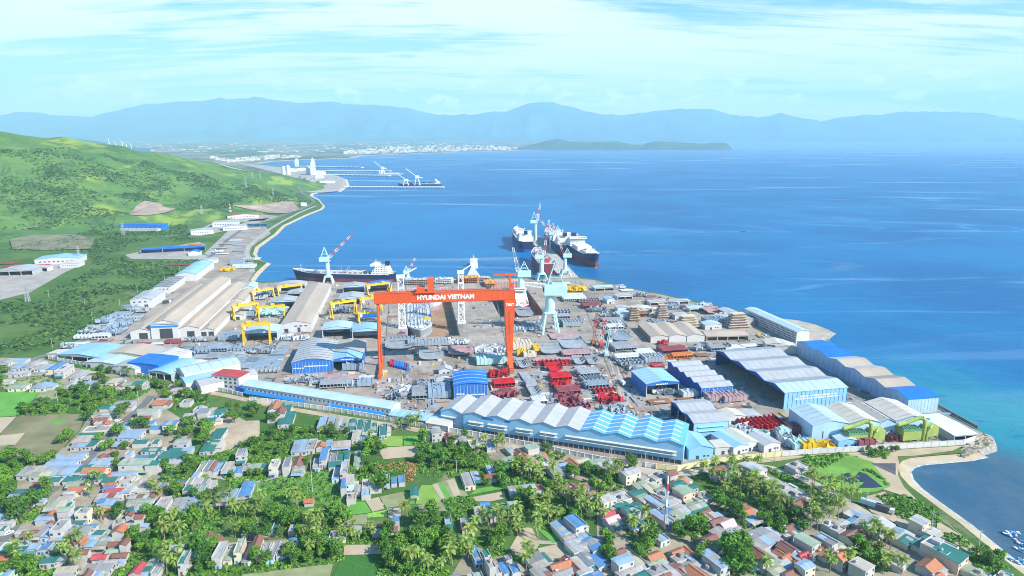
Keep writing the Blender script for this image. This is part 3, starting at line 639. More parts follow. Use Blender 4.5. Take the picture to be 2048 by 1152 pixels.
shed(G(585,748), 34, 58, 10, 3, 'blue front hall with white wavy striped roof left of orange crane', RW, WDB, axis='y', bays=1, arch=True, stripes=12, fmat=WB, smat=WC, sky=0, sign=[(1, 4.2, 8, .9), (10, 5.6, 20, 1.0)], name='hall', cat='hall',
     feat=lambda r: [MB().strip([(t, z + .3) for t, z in prof(34, 1, 3, True, 10)], 'y', 4 + k*6.4, 4.6 + k*6.4, .08).build('roof_seam', M('seam_dark', (.12, .13, .16), .7), r) for k in range(9)])
shed(G(662,743), 27, 54, 10, 2.6, 'beige and blue gabled hall beside the white wavy striped hall', RT, WB, axis='y', op='f', cols=2, fmat=WB, sign=[(9, 9.6, 10, .9)], name='hall', cat='hall', skm=RLB,
     feat=lambda r: MB().strip([(t, z + .3) for t, z in prof(27, 1, 2.6, False, 10)], 'y', -.6, 20, .06).build('roof_panel', RLB, r))
shed(G(486,789), 133, 13, 7.5, 2.0, 'long white two storey office with light blue roof by the perimeter wall', RPB, WH, axis='x', rot=-20.7, wins=[(2, 4.6, 1.4, 1.2, 34, 3.85)], name='office_building', cat='office',
     feat=lambda r: [MB().strip([(-3.4, 2.8), (-.1, 4.0)], 'x', a, c, .15).build('awning', TRIM, r) for a, c in ((3, 60), (80, 128))])
shed(G(778,842), 44, 12, 4.5, 1.2, 'light blue roofed open parking shelter right of the long office', RLB, WH, axis='x', rot=-20.7, op='fb', cols=8, sky=7, skm=RPB, name='parking_shelter', cat='shelter')
shed(G(852,858), 17, 13, 4.5, 1.0, 'small tan roofed gate shed beside the cyan saw-tooth hall', RCR, WH, axis='x', rot=-20.7, op='f', cols=3)
shed(G(908,801), 26, 30, 12, 1.6, 'deep blue striped hall standing in front of the red blocks', RB, WDB, axis='y', arch=True, stripes=10, fmat=WB, smat=WP, sky=4, skm=RLB, sign=[(2, 4.4, 6, 1), (9, 3.6, 15, 1)], name='hall', cat='hall', rot=6)
WHR = [RW] * 5 + [M('roof_sky_blue', (.13, .40, .62), .5, .08, .1, dirt=.2, dirtc=(.2,.42,.58))] * 4; SKB = [RCR] * 5 + [SKL] * 4
def teeth(r):
    for a, c in ((4, 15), (18, 32), (38, 50), (55, 67), (72, 143)):
        for z in (7.6, 5.4):
            b = MB(); b.strip([(-1.3, z), (0, z + .5)], 'x', a, c, .12); b.build('louvre_hood', RCR, r)
    for a in (14, 18, 30): MB().box(a, a + 4, -.06, .03, 10.6, 12.2).build('cladding_panel', TRIM, r)
    b = MB()
    for k in range(41): b.box(6 + k * 3.4, 6.3 + k * 3.4, -.4, -.1, 0, 2.6)
    b.build('post', WH, r); MB().box(6, 146, -.3, .05, .1, 2.5).build('ground_opening', DK, r)
shed(G(927,862), 147, 33, 12.5, 2.4, 'very long cyan hall with nine saw-tooth gables along the perimeter wall', RW, WC, axis='y', bays=9, roofs=WHR, rot=-19.3, sky=5, skm=SKB, name='sawtooth_hall', cat='hall', feat=teeth)
shed(G(882,851), 17, 27, 11, 3.2, 'blue gabled end block on left of the long saw-tooth hall', RW, WB, axis='y', rot=-21, name='hall', cat='hall', fmat=WC, feat=lambda r: [MB().strip([(-1.0, z), (0, z + .5)], 'x', .5, 16, .12).build('louvre_hood', RCR, r) for z in (3.4, 7.4)])
shed(G(1292,795), 27, 31, 10.5, 2, 'mid blue open fronted hall full of grey steel beside the crane track', RLB, WB, axis='y', arch=False, op='f', cols=1, rot=12, fmat=WB, sky=6, skm=RPB, sign=[(8, 9.4, 9, .9)], name='hall', cat='hall', trim=TRIM)
shed(G(1402,799), 26, 62, 9, 1.9, 'blue ended hall with five wavy white roof bays', RW, WDB, axis='x', bays=5, arch=True, rot=11.5, fmat=WB, stripes=8, smat=WC, sky=5, skm=RG, trim=TRIM, name='hall', cat='hall')
shed(G(1386,878), 25, 39, 11, 2.0, 'cyan walled block with two white roof bays right of the saw-tooth hall', RW, WDB, axis='x', bays=2, arch=True, rot=10, op='l', cols=3, fmat=WC, sky=5, skm=RG, trim=TRIM, name='hall', cat='hall', feat=lambda r: [MB().strip([(-1.0, z), (0, z + .4)], 'x', 3, 22, .12).build('louvre_hood', WC, r) for z in (5, 8)])
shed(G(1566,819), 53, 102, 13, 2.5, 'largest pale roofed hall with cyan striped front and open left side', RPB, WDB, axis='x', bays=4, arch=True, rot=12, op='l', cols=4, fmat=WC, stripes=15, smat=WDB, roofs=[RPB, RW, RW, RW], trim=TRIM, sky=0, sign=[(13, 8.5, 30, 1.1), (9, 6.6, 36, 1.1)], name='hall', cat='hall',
     feat=lambda r: [MB().strip([(t, z + .3) for t, z in prof(102, 4, 2.5, True, 13)[i*8:i*8+9]], 'x', 4 + 6*k, 4.25 + 6*k, .06).build('roof_seam', RG, r) for i in (0, 1, 2, 3) for k in range(8)] + [MB().strip([(t, z + .27) for t, z in prof(102, 4, 2.5, True, 13)[i*8+4:i*8+9]], 'x', -.4, 53.4, .05).build('roof_panel', M('roof_rear_grey', (.33,.37,.41), .6, .08, .1), r) for i in range(4)])  # grey sheeting over the rear slope of every bay
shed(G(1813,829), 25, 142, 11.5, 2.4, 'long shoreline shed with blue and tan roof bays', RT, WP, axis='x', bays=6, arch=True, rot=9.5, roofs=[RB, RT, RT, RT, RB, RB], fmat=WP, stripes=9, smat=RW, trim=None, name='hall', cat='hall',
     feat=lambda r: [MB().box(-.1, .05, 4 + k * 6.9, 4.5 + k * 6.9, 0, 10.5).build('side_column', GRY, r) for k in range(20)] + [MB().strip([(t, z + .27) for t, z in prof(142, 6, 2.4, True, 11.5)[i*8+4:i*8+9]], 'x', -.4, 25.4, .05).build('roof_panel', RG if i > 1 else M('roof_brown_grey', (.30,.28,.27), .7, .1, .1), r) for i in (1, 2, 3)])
c4l = G(1622, 887); r8 = 8.0; exr = Vector((math.cos(R(r8)), math.sin(R(r8)), 0)); xo = 0
for w_, roof, wall, hh_, lab in ((26, RPB, WP, 12.5, 'pale blue gabled hall with cyan roof, leftmost of joined four'), (22.5, RCR, WP, 12, 'beige roofed hall, second of the four joined gabled halls'), (11.5, RCR, WP, 11, 'narrow beige roofed hall squeezed between two wider gabled halls'), (25, RCR, WP, 12, 'wide beige roofed hall, rightmost of the four joined gabled halls')):
    shed(c4l + exr * xo, w_ - .3, 29 if xo < 30 else 33, hh_, 3.0, lab, roof, wall, axis='y', rot=r8, sky=5, skm=RG if roof is RPB else RT, doors=[(w_ * .28, 3, .8, 5), (w_ * .72, 4, .8, 2)], trim=TRIM if xo > 20 else None, name='gabled_hall', cat='hall', group='four joined gabled halls'); xo += w_
shed(G(1907,886), 17, 34, 5, .7, 'low shed with bright white roof at the rocky point', M('roof_bright_white', (.68,.68,.67), .5, .04, .1), GRY, axis='x', rot=9, op='f', cols=2)
gx = Vector((276, 0, 0)); A = G(1592, 686)
def grid(r):
    b = MB()
    for k in range(40):
        for j in range(4): b.box(-.12, .02, 2 + k * 2.05, 3.2 + k * 2.05, 1.4 + j * 2.3, 2.5 + j * 2.3)
    b.build('window_grid', GLS, r)
shed(A, 14, 92, 11, 1.6, 'long white shed with gridded wall beside the rocky spit', RPB, WH, axis='y', rot=13, name='shed', feat=grid)
shed(G(1487,652), 14, 50, 6, 1.5, 'white lean roofed shed along the sea wall behind cream tower', RW, GRY, axis='y', rot=16, op='l', cols=6)
shed(G(1301,686), 54, 46, 6, 2.2, 'tan roofed shed with three white doors across its front', RT, M('wall_brown', (.30, .17, .11), .7, .15, .2), axis='y', bays=3, rot=5, fmat=WH, name='shed', feat=lambda r: [MB().box(17.6 + 18 * k, 18.3 + 18 * k, -.08, .02, 0, 6).build('pillar', DK, r) for k in range(2)])
shed(G(1413,683), 43, 20, 5, 1.6, 'tan roofed open shelter next to the three door shed', RT, WCR, axis='x', rot=5, op='fb', cols=4, name='shelter', cat='shelter')
shed(G(1532,701), 20, 16, 6, 2.2, 'cream curved roof tent shed between blue shed and long white shed', RCR, WCR, axis='y', rot=-8, op='f', cols=1)
shed(G(1552,706), 18, 16, 5.5, 2.2, 'cream rounded shed just right of the cream tent', RCR, WCR, axis='y', rot=-8, arch=True)
for c, w_, d_, h_, ri, roof, wall, rt, op, lab in (((878,751), 11, 9, 4, 2.6, RW, WH, 8, '', 'small white peaked tent behind the deep blue striped hall'), ((900,757), 8, 8, 3, 2, RW, WH, 8, '', 'smaller white tent touching the peaked tent'), ((874,774), 12, 9, 4, 1.5, RCR, WH, 8, '', 'white hut with rusty roof edge in front of the tent'),
   ((1377,920), 16, 21, 7, 2.4, RLB, WC, 8, '', 'low cyan annex roof in front of the cyan walled block'), ((1430,910), 14, 10, 5, .3, RCR, WH, 6, '', 'small flat beige topped block by the perimeter wall'),
   ((1466,911), 12, 22, 5, 1.5, RLB, WH, 22, '', 'white house with light blue roof inside the perimeter wall'), ((1488,905), 12, 22, 5, 1.6, RCR, WH, 22, '', 'white gabled shed with cream roof beside the light blue one'), ((1527,907), 13, 17, 5, 1.6, RW, WH, 20, '', 'white gabled shed nearest the wall bend'),
   ((1450,850), 16, 13, 5, 1.6, RCR, WH, 15, '', 'cream gabled hut behind the white topped cyan block'), ((1474,846), 18, 12, 4, .8, RG, GRY, 10, 'f', 'grey flat shelter beside the bright red stack'), ((1676,897), 14, 10, 5, 1.6, RPB, WC, 4, '', 'small pale blue hut by the dust collectors'),
   ((1214,608), 10, 14, 5, 1.6, RLB, WH, 14, '', 'cyan roofed white hut near the pier root'), ((1190,583), 26, 14, 4, 1, RPB, GRY, 12, 'f', 'pale blue roofed shelter along the shoreline road'), ((1235,600), 20, 12, 4, 1, RW, WH, 14, 'f', 'white shelter beside the cyan hut'), ((1262,628), 26, 14, 5, 1.6, RCR, WH, 12, 'f', 'cream roofed yard shed behind scaffold blocks'),
   ((1300,612), 22, 10, 4, 1, RW, WCR, 12, 'f', 'white roofed strip shed on the shore road'), ((1340,610), 24, 8, 4, 1, RG, WH, 12, 'f', 'grey strip shed on the shore road'), ((1380,625), 20, 10, 4, 1, RPB, WH, 14, 'f', 'pale blue strip shed on the shore road'), ((1235,625), 14, 10, 5, 1, RW, WH, 14, '', 'white box hut left of the scaffold blocks'), ((1410,660), 18, 12, 5, 1.5, RPB, WH, 8, '', 'pale blue gabled hut behind tan shelter'),
   ((1240,640), 18, 16, 5, 1.5, RPB, WH, 12, '', 'pale blue hut below the scaffold towers'), ((1350,640), 16, 9, 5, 1, RW, WH, 12, '', 'white hut between the scaffold towers'), ((1430,645), 14, 9, 5, 1.5, RW, GRY, 12, '', 'white roofed hut by the tiered scaffold tower')):
    shed(G(*c), w_, d_, h_, ri, lab, roof, wall, rot=rt, op=op, cols=2, doors=[(w_*.3, 0, 2, 2.4)] if not op else (), wins=[(w_*.6, 1.4, 1.4, 1.1, 2, 2.4)] if not op else (), arch='peaked' not in lab and 'shelter' in lab, name='hut' if w_ < 17 else 'shed', cat='hut' if w_ < 17 else 'shed')
# sheds along the lower-left perimeter
for c, w_, d_, h_, ri, roof, wall, rt, op, lab in (((96,718), 20, 12, 5, 1, RCR, WCR, -12, '', 'cream shed at the far left corner of the yard'), ((115,722), 48, 34, 6, 2, RLB, GRY, -12, 'f', 'wide light blue roofed open shed at yard left corner'), ((172,735), 36, 20, 5, 1.5, RPB, WH, -14, '', 'pale grey blue shed right of the wide open shed'),
   ((205,719), 44, 26, 6, 2, RT, WCR, -10, 'r', 'tan roofed shed with open right end near the steel panels'), ((222,746), 26, 18, 5.5, 2.2, RG, WH, -16, '', 'grey arched shed by the perimeter wall corner'), ((258,745), 31, 24, 9, .5, RB, RB, -14, '', 'solid bright blue box shed by the perimeter wall'),
   ((285,728), 34, 22, 7, 2.2, RCR, WH, -12, '', 'cream striped shed behind the bright blue box'), ((298,757), 24, 34, 6, 2, RLB, GRY, -18, 'f', 'curved light blue roofed open shed next to bright blue box'), ((328,755), 24, 30, 6, 1.2, RCR, WH, -18, 'f', 'beige roofed shed between two blue roofed sheds'),
   ((358,755), 22, 44, 9, 2, RPB, WCR, -52, '', 'cream gabled workshop with striped pale roof'), ((362,768), 18, 26, 6, 1.6, RLB, WH, -52, '', 'low light blue shed against the perimeter wall'), ((392,777), 16, 44, 7, 1.8, RG, WH, -52, '', 'white gabled workshop with grey roof left of the red topped office')):
    shed(G(*c), w_, d_, h_, ri, lab, roof, wall, rot=rt, op=op, cols=3, arch='curved' in lab or 'arched' in lab, axis='y', sky=5 if 'striped' in lab or 'grey roof ' in lab else 0, skm=RG if 'striped' in lab else RW, doors=[(2, 0, 3, 3)] if not op else ())
shed(G(426,776), 25, 14, 11, .4, 'white three storey office with dark red flat roof', REDR, WH, rot=-16, name='office_block', cat='office', wins=[(3, 2, 2, 1.6, 5, 4.4), (3, 5.4, 2, 1.6, 5, 4.4), (3, 8.4, 2, 1.4, 5, 4.4)])
shed(G(472,788), 9, 9, 5, 1.2, 'small blue shed between red topped office and long office', RB, WB, rot=-20)
# buildings beyond the yard, at the foot of the hill
for c, w_, d_, h_, ri, roof, wall, rt, op, lab, sk in (((70,531), 62, 34, 8, 3, RLB, WH, 14, '', 'white factory with light blue roof at far left edge', 0), ((-5,553), 46, 40, 7, 2.4, RG, GRY, 10, 'f', 'grey shed cut by the left picture edge', 0), ((33,547), 30, 16, 6, 1.5, RG, WH, 8, 'f', 'grey open shelter near the red steel stacks', 0), ((60,545), 24, 16, 6, 1.5, RW, WH, 8, 'f', 'white open shelter beside the grey one', 0), ((120,537), 26, 22, 6, .8, RCR, WH, 10, '', 'white flat block beside the light blue factory', 0),
   ((238,455), 92, 26, 11, .8, RB, RB, -2, '', 'long bright blue building at the hill foot', 0), ((240,460), 80, 12, 4, .4, RW, WH, -2, '', 'white arcade strip under the bright blue building', 0), ((282,509), 100, 13, 7, 2, RB, WB, 20, 'f', 'long narrow blue roofed shed in the gravel yard', 0), ((377,513), 18, 14, 6, 2.4, RB, WH, 12, '', 'small blue roofed hut beside the gravel yard', 0),
   ((382,471), 42, 24, 8, 2, RW, WH, 28, '', 'white gabled shed, nearest of the white group below the hill', 0), ((425,455), 52, 26, 10, 2, RW, WH, 14, '', 'larger white building in the white group below the hill', 0), ((446,462), 48, 22, 8, 1.5, RW, WH, 24, '', 'white low building nearest the coast road', 0), ((455,437), 70, 20, 7, 3, REDR, WH, 26, '', 'white building with long dark red roof below the hill', 0),
   ((602,413), 16, 12, 9, 1, RW, WH, 30, '', 'small white building above the coast road bend', 0), ((494,452), 44, 9, 3, .5, RB, WB, 2, 'f', 'low blue cover beside the coast road', 0), ((484,391), 24, 14, 6, 1, RW, WH, 10, '', 'white building halfway up the hill end', 0), ((614,361), 34, 34, 10, 6, RB, WH, 20, '', 'blue roofed store at the far coal port', 0), ((630,357), 40, 30, 12, 4, RW, WH, 20, '', 'white store beside the blue roofed store at the port', 0), ((407,528), 20, 12, 6, 1, RW, WH, 12, '', 'white hut beside coast road behind the left row', 0)):
    q = GT(*c); shed(q, w_, d_, h_, ri, lab, roof, wall, rot=rt, op=op, cols=3, name='building', cat='building', wins=[(w_*.1, h_*.4, w_*.05, h_*.2, 8, w_*.1)] if not op and w_ > 20 else ())
# ------------------------------------------------------------------ perimeter walls
def wall(pts, h, mat, label, name='perimeter_wall'):
    P2 = [G(*p) for p in pts]; o0 = P2[0]; root = thing(name, label, 'wall', (o0.x, o0.y, .1), at=pts[len(pts)//2]); b = MB(); c = MB(); pr = MB()
    for p, q in zip(P2, P2[1:]):
        p = p - o0; q = q - o0; b.bar(p + Vector((0,0,h/2)), q + Vector((0,0,h/2)), .35, h); c.bar(p + Vector((0,0,h+.1)), q + Vector((0,0,h+.1)), .55, .2)
        n = max(1, int((q - p).length / 5))
        for k in range(n):
            r = p.lerp(q, k / n); pr.box(r.x-.3, r.x+.3, r.y-.3, r.y+.3, 0, h + .35)
    b.build('wall', mat, root); c.build('coping', mat, root); pr.build('pier', mat, root)
WW = M('plaster_white', (.72, .68, .62), .85, .1, .1, dirt=.3); WY = M('plaster_yellow', (.72, .62, .36), .85, .08, .1, dirt=.25)
wall([(98,718),(200,736),(304,757)], 2.6, WW, 'weathered wall along the yard corner at far left')
wall([(349,766),(456,785),(486,793)], 2.8, WW, 'weathered wall stretch below the red topped office')
wall([(500,802),(560,808),(660,822),(770,840),(870,860),(945,871),(1080,897),(1200,922),(1310,937)], 3, WW, 'long white perimeter wall in front of the saw-tooth hall')
wall([(1312,938),(1355,942),(1420,929),(1487,920),(1562,913)], 3.2, WY, 'pale yellow perimeter wall at the road bend')
wall([(1564,913),(1640,907),(1717,903),(1830,896),(1926,890),(1950,882)], 3.4, WH, 'clean white perimeter wall along the sandy cove')
wall([(1955,858),(1907,832),(1872,812),(1845,798)], 2, M('wall_rust', (.25,.17,.14), .9, .2, .2), 'rusty brown sea wall at the point')
b = MB()
for i in range(70):
    t = rnd.random(); p = G(1925 + 55 * t, 903 - 32 * t + rnd.uniform(-6, 10)); s_ = rnd.uniform(.8, 2.4); b.bar((p.x - s_, p.y, rnd.uniform(-2.2, .3)), (p.x + s_, p.y + rnd.uniform(-2, 2), rnd.uniform(-1, 1.2)), s_ * .8)
struct(tag(b.build('rock_armour', M('armour_stone', (.50, .42, .32), .9, .25, .3, dirt=.4)), 'jumbled pale rock armour at the tip of the point', 'rocks'), 'stuff')

# ------------------------------------------------------------------ ship blocks laid out in the yard
SG = M('primer_grey', (.33, .37, .41), .6, .12, .2, dirt=.3, dirtc=(.25, .25, .26), obj_var=.3); SBG = M('primer_blue_grey', (.27, .35, .43), .6, .12, .2, dirt=.25, obj_var=.25); SR = M('primer_red', (.52, .02, .035), .55, .15, .2, dirt=.25)
SDR = M('primer_dark_red', (.28, .07, .09), .65, .2, .2, dirt=.4, dirtc=(.3, .3, .32)); SPK = M('primer_pinkish', (.42, .28, .30), .65, .2, .2, dirt=.5, dirtc=(.36, .38, .40)); SW = M('primer_pale', (.55, .58, .60), .6, .1, .2, dirt=.3); STN = M('teak_cream', (.62, .55, .42), .7, .1, .2, dirt=.2); SOR = M('rust_orange', (.55, .20, .06), .8, .2, .2); SYL = M('yellow_paint', (.75, .47, .02), .5, .08, .2, dirt=.15)
SBW = M('rusty_brown', (.28, .14, .08), .85, .2, .2); SMT = M('mint_steel', (.42, .62, .58), .55, .1, .2, dirt=.2)
SUP = M('support_stand', (.16, .15, .15), .8, .2, .4)
BC = {'g': (SG, 'grey'), 'u': (SBG, 'blue grey'), 'r': (SR, 'bright red'), 'd': (SDR, 'dark red'), 'p': (SPK, 'pinkish grey'), 'w': (SW, 'pale grey'), 'o': (SOR, 'orange'), 'y': (SYL, 'yellow'), 'c': (STN, 'cream'), 'm': (SMT, 'mint green'), 'b': (SBW, 'rusty brown'), 'k': (RB, 'blue')}
SHADP = {'g': M('plate_shade_grey', (.17,.19,.21), .7, .2, .2, dirt=.4), 'u': M('plate_shade_blue_grey', (.15,.19,.24), .7, .2, .2, dirt=.3), 'w': SG, 'r': SDR, 'p': M('plate_shade_brown', (.22,.16,.15), .8, .2, .2)}  # base plates darkened to paint in the shadow between the web frames
KN = {'p': 'ribbed panel', 'd': 'double bottom block', 'c': 'curved shell block', 'j': 'jumbled steel block', 'f': 'flat plate', 'x': 'box block'}
def block(at, w, d, kind, col, where, rot=8.5):
    p = G(*at); mat, cn = BC[col]; r = rnd
    root = thing('ship_block', cn + ' ' + KN[kind] + ' ' + where, 'ship block', (p.x, p.y, .12), rot, 'steel ship blocks laid out in the yard', at=at)
    a, s, pl = MB(), MB(), MB(); h0 = 1.0
    for x in (-.35, .35):
        for y in (-.35, 0, .35): s.box(w*x - .5, w*x + .5, d*y - .5, d*y + .5, 0, h0)
    if kind in 'pf':
        pl.box(-w/2, w/2, -d/2, d/2, h0, h0 + .35)
        if kind == 'p':
            n = max(3, int(w / 3.4)); hw = r.uniform(1.8, 3.0)
            for k in range(n + 1):
                x = -w/2 + .15 + (w - .3) * k / n; t = r.uniform(.0, .12); a.box(x - .22, x + .22, -d/2 + d*t, d/2 - d*t, h0 + .35, h0 + .35 + hw)
            for y in (-.25, .2): a.box(-w/2 + .3, w/2 - .3, d*y, d*y + .25, h0 + .36, h0 + .3 + hw * .8)
        else:
            for k in range(int(d / 2)): a.box(-w/2 + .2, w/2 - .2, -d/2 + k*2 + .4, -d/2 + k*2 + .6, h0 + .35, h0 + .75)
    elif kind == 'd':
        hb = 2.6; pl.box(-w/2, w/2, -d/2, d/2, h0, h0 + .3); pl.box(-w/2, w/2, -d/2, d/2, h0 + hb, h0 + hb + .3)
        n = max(3, int(w / 2.6))
        for k in range(n + 1): x = -w/2 + .15 + (w - .3) * k / n; a.box(x - .15, x + .15, -d/2 + .1, d/2 - .1, h0 + .3, h0 + hb)
        m_ = max(2, int(d / 4))
        for k in range(m_):
            y = -d/2 + .5 + (d - 1) * k / m_; a.box(-w/2 + .2, w/2 - .2, y, y + .25, h0 + hb + .3, h0 + hb + .3 + (2.2 if k % 2 else 1.2))
        for k in range(n): x = -w/2 + w * (k + .5) / n; a.box(x - .5, x + .5, -d/2 + .6, d/2 - .6, h0 + hb + .3, h0 + hb + .55)
    elif kind == 'c':
        K = 8; pr = []
        for k in range(K + 1):
            t = math.pi * (.05 + .9 * k / K); pr.append((-w/2 * math.cos(t), h0 + 5.2 - 4.6 * math.sin(t) ** .6))
        for (x0_, z0_), (x1_, z1_) in zip(pr, pr[1:]): pl.prism([(x0_, z0_), (x1_, z1_), (x1_, z1_ + .35), (x0_, z0_ + .35)], 'y', -d/2, d/2)
        for k in range(max(2, int(d / 3))):
            y = -d/2 + .3 + (d - .6) * k / max(1, int(d / 3) - 1)
            q = [(x * .97, z + .34) for x, z in pr] + [(x * .72, h0 + 5.4 + (z - h0 - 5.4) * .72) for x, z in pr[::-1]]
            for i in range(K):
                a.prism([q[i], q[i+1], q[2*K - i], q[2*K + 1 - i]], 'y', y, y + .3)
        a.box(-w/2 + .4, w/2 - .4, d/2 - .9, d/2 - .4, h0 + 3, h0 + 5.2)
    elif kind == 'x':
        hb = r.uniform(3.5, 5.5); pl.box(-w/2, w/2, -d/2, d/2, h0, h0 + hb); n = max(2, int(w / 3))
        for k in range(n + 1): x = -w/2 + w * k / n; a.box(x - .15, x + .15, -d/2 - .25, d/2 + .25, h0, h0 + hb + .5)
        for k in range(3): x = r.uniform(-w*.3, w*.3); y = r.uniform(-d*.3, d*.3); a.box(x - 1, x + 1, y - 1, y + 1, h0 + hb, h0 + hb + r.uniform(.8, 2))
    else:
        pl.box(-w/2, w/2, -d/2, d/2, h0, h0 + .4)
        for k in range(int(w * d / 9) + 6):
            x, y = r.uniform(-w*.45, w*.45), r.uniform(-d*.45, d*.45); t = r.uniform(0, 3.1); l = r.uniform(1, min(w, d) * .4); dx, dy = math.cos(t) * l, math.sin(t) * l
            hgt = r.uniform(.8, 3.6); zc = h0 + .35 + hgt / 2; a.bar((x - dx, y - dy, zc), (x + dx, y + dy, zc + r.uniform(-.3, .8)), .3, hgt)
    s.build('support', SUP, root); pl.build('plating', SHADP.get(col, mat) if kind in 'pj' else mat, root); a.build('web_frame', mat, root)
def blocks(c, where, items, rot=8.5):
    for (x, y, w, d, k, col) in items: q = .86 if 'red row' in where else .96; block(px(c, x, y), w*q, d*q, k, col, where, rot)
blocks('C6', 'in the red rows before the saw-tooth hall', [(1395,420,19,13,'j','r'),(1430,482,20,14,'d','r'),(1440,545,21,17,'j','d'),(1740,350,19,11,'p','r'),(1755,392,15,13,'c','r'),(1790,442,20,16,'d','r'),(1800,486,20,14,'j','r'),(1838,530,21,16,'d','d'),(1850,580,22,17,'j','d'),(1900,628,22,12,'p','d')], 12)
blocks('C6', 'in the narrow grey column between red rows', [(1545,365,9,16,'c','g'),(1570,430,9,22,'f','g'),(1600,486,10,16,'d','g'),(1622,540,11,17,'c','g'),(1655,596,13,14,'d','w')], 12)
blocks('C6', 'right of the long red row', [(1960,412,20,12,'d','g'),(1985,452,20,12,'p','g'),(2010,492,20,12,'d','u')], 12)
blocks('C7', 'near the start of the crane track', [(245,292,18,11,'d','g'),(272,330,19,11,'p','g'),(300,368,18,10,'d','u'),(345,398,18,9,'p','r'),(390,455,20,12,'j','r'),(420,520,22,12,'j','g'),(450,562,20,9,'p','w')], 12)
blocks('D4', 'under and beside the big mint crane', [(850,520,20,24,'c','g'),(920,640,34,16,'j','g'),(870,690,36,10,'p','w'),(1280,500,20,14,'p','g'),(1300,560,15,9,'d','g'),(1270,640,12,12,'j','u'),(1390,640,20,14,'x','g'),(720,640,6,18,'c','d')])
blocks('D4', 'on the yard right of the mint crane', [(1310,770,30,20,'f','p'),(1150,945,22,20,'c','g'),(1400,880,26,24,'c','g'),(1440,985,26,16,'d','p'),(1475,1080,11,12,'c','g'),(1625,1080,11,12,'c','g'),(1170,1040,36,7,'f','p'),(830,1110,14,16,'c','g'),(1150,1085,26,10,'p','r'),(1280,1090,16,9,'p','r')])
blocks('D4', 'along the road to the pier', [(1420,340,30,26,'d','w'),(1470,310,16,14,'f','u'),(1590,360,26,16,'p','p'),(1620,430,22,16,'d','d'),(1700,470,24,14,'j','g'),(1280,160,26,14,'f','m'),(1220,190,18,10,'p','y'),(1420,235,30,20,'j','y'),(1100,150,14,12,'j','g'),(1240,150,14,8,'f','k')])
blocks('D4', 'by the slim lattice mobile cranes', [(1780,590,20,14,'p','g'),(1880,610,20,12,'d','g'),(1790,660,20,10,'j','p'),(1890,680,18,12,'d','w'),(1920,650,14,10,'x','g')])
blocks('C2', 'in front of the dry docks', [(815,1005,28,20,'c','g'),(830,955,28,8,'p','u'),(1010,990,40,10,'x','g'),(1035,1080,24,16,'c','g'),(1200,980,26,12,'j','w'),(1235,1050,26,16,'c','p'),(1430,1030,30,18,'j','w'),(1440,1110,28,16,'x','m'),(960,1045,12,10,'j','g'),(1650,1010,20,16,'x','c'),(1700,1070,12,10,'x','c'),(1745,1030,6,22,'d','y'),(1650,1060,10,6,'x','y')])
blocks('C6', 'between the long office and blue halls', [(140,460,26,8,'j','g'),(240,462,16,14,'j','g'),(400,440,28,11,'f','p'),(360,487,26,12,'d','g'),(465,485,16,10,'p','w'),(545,485,12,8,'x','u'),(545,440,12,10,'f','w'),(470,380,18,10,'x','u')])
blocks('C6', 'behind the perimeter wall near the white tents', [(745,548,14,18,'j','g'),(800,525,10,14,'j','w'),(915,545,18,22,'d','g'),(1020,540,18,22,'x','u'),(1045,470,16,12,'c','g'),(905,490,14,10,'j','g'),(1030,490,14,10,'p','u')])
blocks('C3', 'beside the crane track near the tan sheds', [(690,870,20,24,'c','u'),(715,930,22,20,'d','g'),(745,990,26,12,'d','w'),(770,1020,24,12,'p','g'),(845,950,18,18,'f','w'),(890,1000,20,14,'x','g'),(920,1030,12,8,'f','r'),(1005,945,26,16,'d','d'),(1060,985,20,8,'d','o'),(985,990,16,7,'p','o'),(950,905,12,6,'j','r'),(790,1050,16,9,'j','g'),(640,775,18,14,'d','p'),(690,805,18,14,'p','g'),(620,735,14,12,'j','g')], 12)
blocks('C3', 'behind the largest pale hall', [(1190,930,24,14,'j','g'),(1260,935,16,12,'d','g'),(1360,925,22,14,'f','w'),(1300,920,14,12,'p','u'),(1455,915,20,9,'f','w'),(1180,970,14,9,'f','b')], 12)
blocks('C3', 'among the open huts by the shoreline', [(600,580,20,12,'j','g'),(690,575,18,12,'j','w'),(740,590,18,9,'f','w'),(820,620,20,9,'j','g'),(880,625,16,8,'f','b'),(900,660,20,10,'j','g'),(1010,690,22,16,'j','g'),(1060,650,20,12,'f','w'),(1130,680,22,9,'f','g'),(1190,680,16,9,'j','w'),(960,740,18,10,'p','g'),(1240,720,22,14,'c','p'),(1300,755,18,9,'x','w'),(1250,780,24,14,'x','u'),(940,790,20,9,'x','g'),(1000,800,20,9,'x','b'),(800,740,24,10,'d','b'),(870,700,30,8,'f','c'),(830,725,12,14,'x','c')], 12)
blocks('C7', 'in front of the five bay wavy hall', [(1075,450,22,9,'x','p'),(1170,450,20,10,'x','p'),(700,465,18,9,'f','b'),(890,425,14,8,'x','w'),(860,455,12,8,'f','b'),(1130,515,26,6,'f','b'),(1000,470,8,6,'j','g'),(700,400,14,10,'j','w'),(760,405,12,10,'j','g'),(1720,480,4,4,'f','r')], 12)
blocks('C7', 'beside the white gabled huts', [(1350,615,30,22,'p','r'),(1560,660,10,9,'x','d'),(1480,680,6,5,'x','m')], 10)
blocks('C4', 'before the pale blue gabled halls', [(350,1000,20,12,'j','m'),(250,960,16,12,'j','w'),(600,1030,22,14,'j','w'),(640,1060,16,10,'x','m'),(770,1055,16,7,'j','y'),(680,1075,10,5,'x','y'),(1040,1055,12,4,'x','d'),(850,1030,10,9,'j','w'),(1250,1010,18,6,'j','d'),(520,985,9,6,'x','m')], 8)
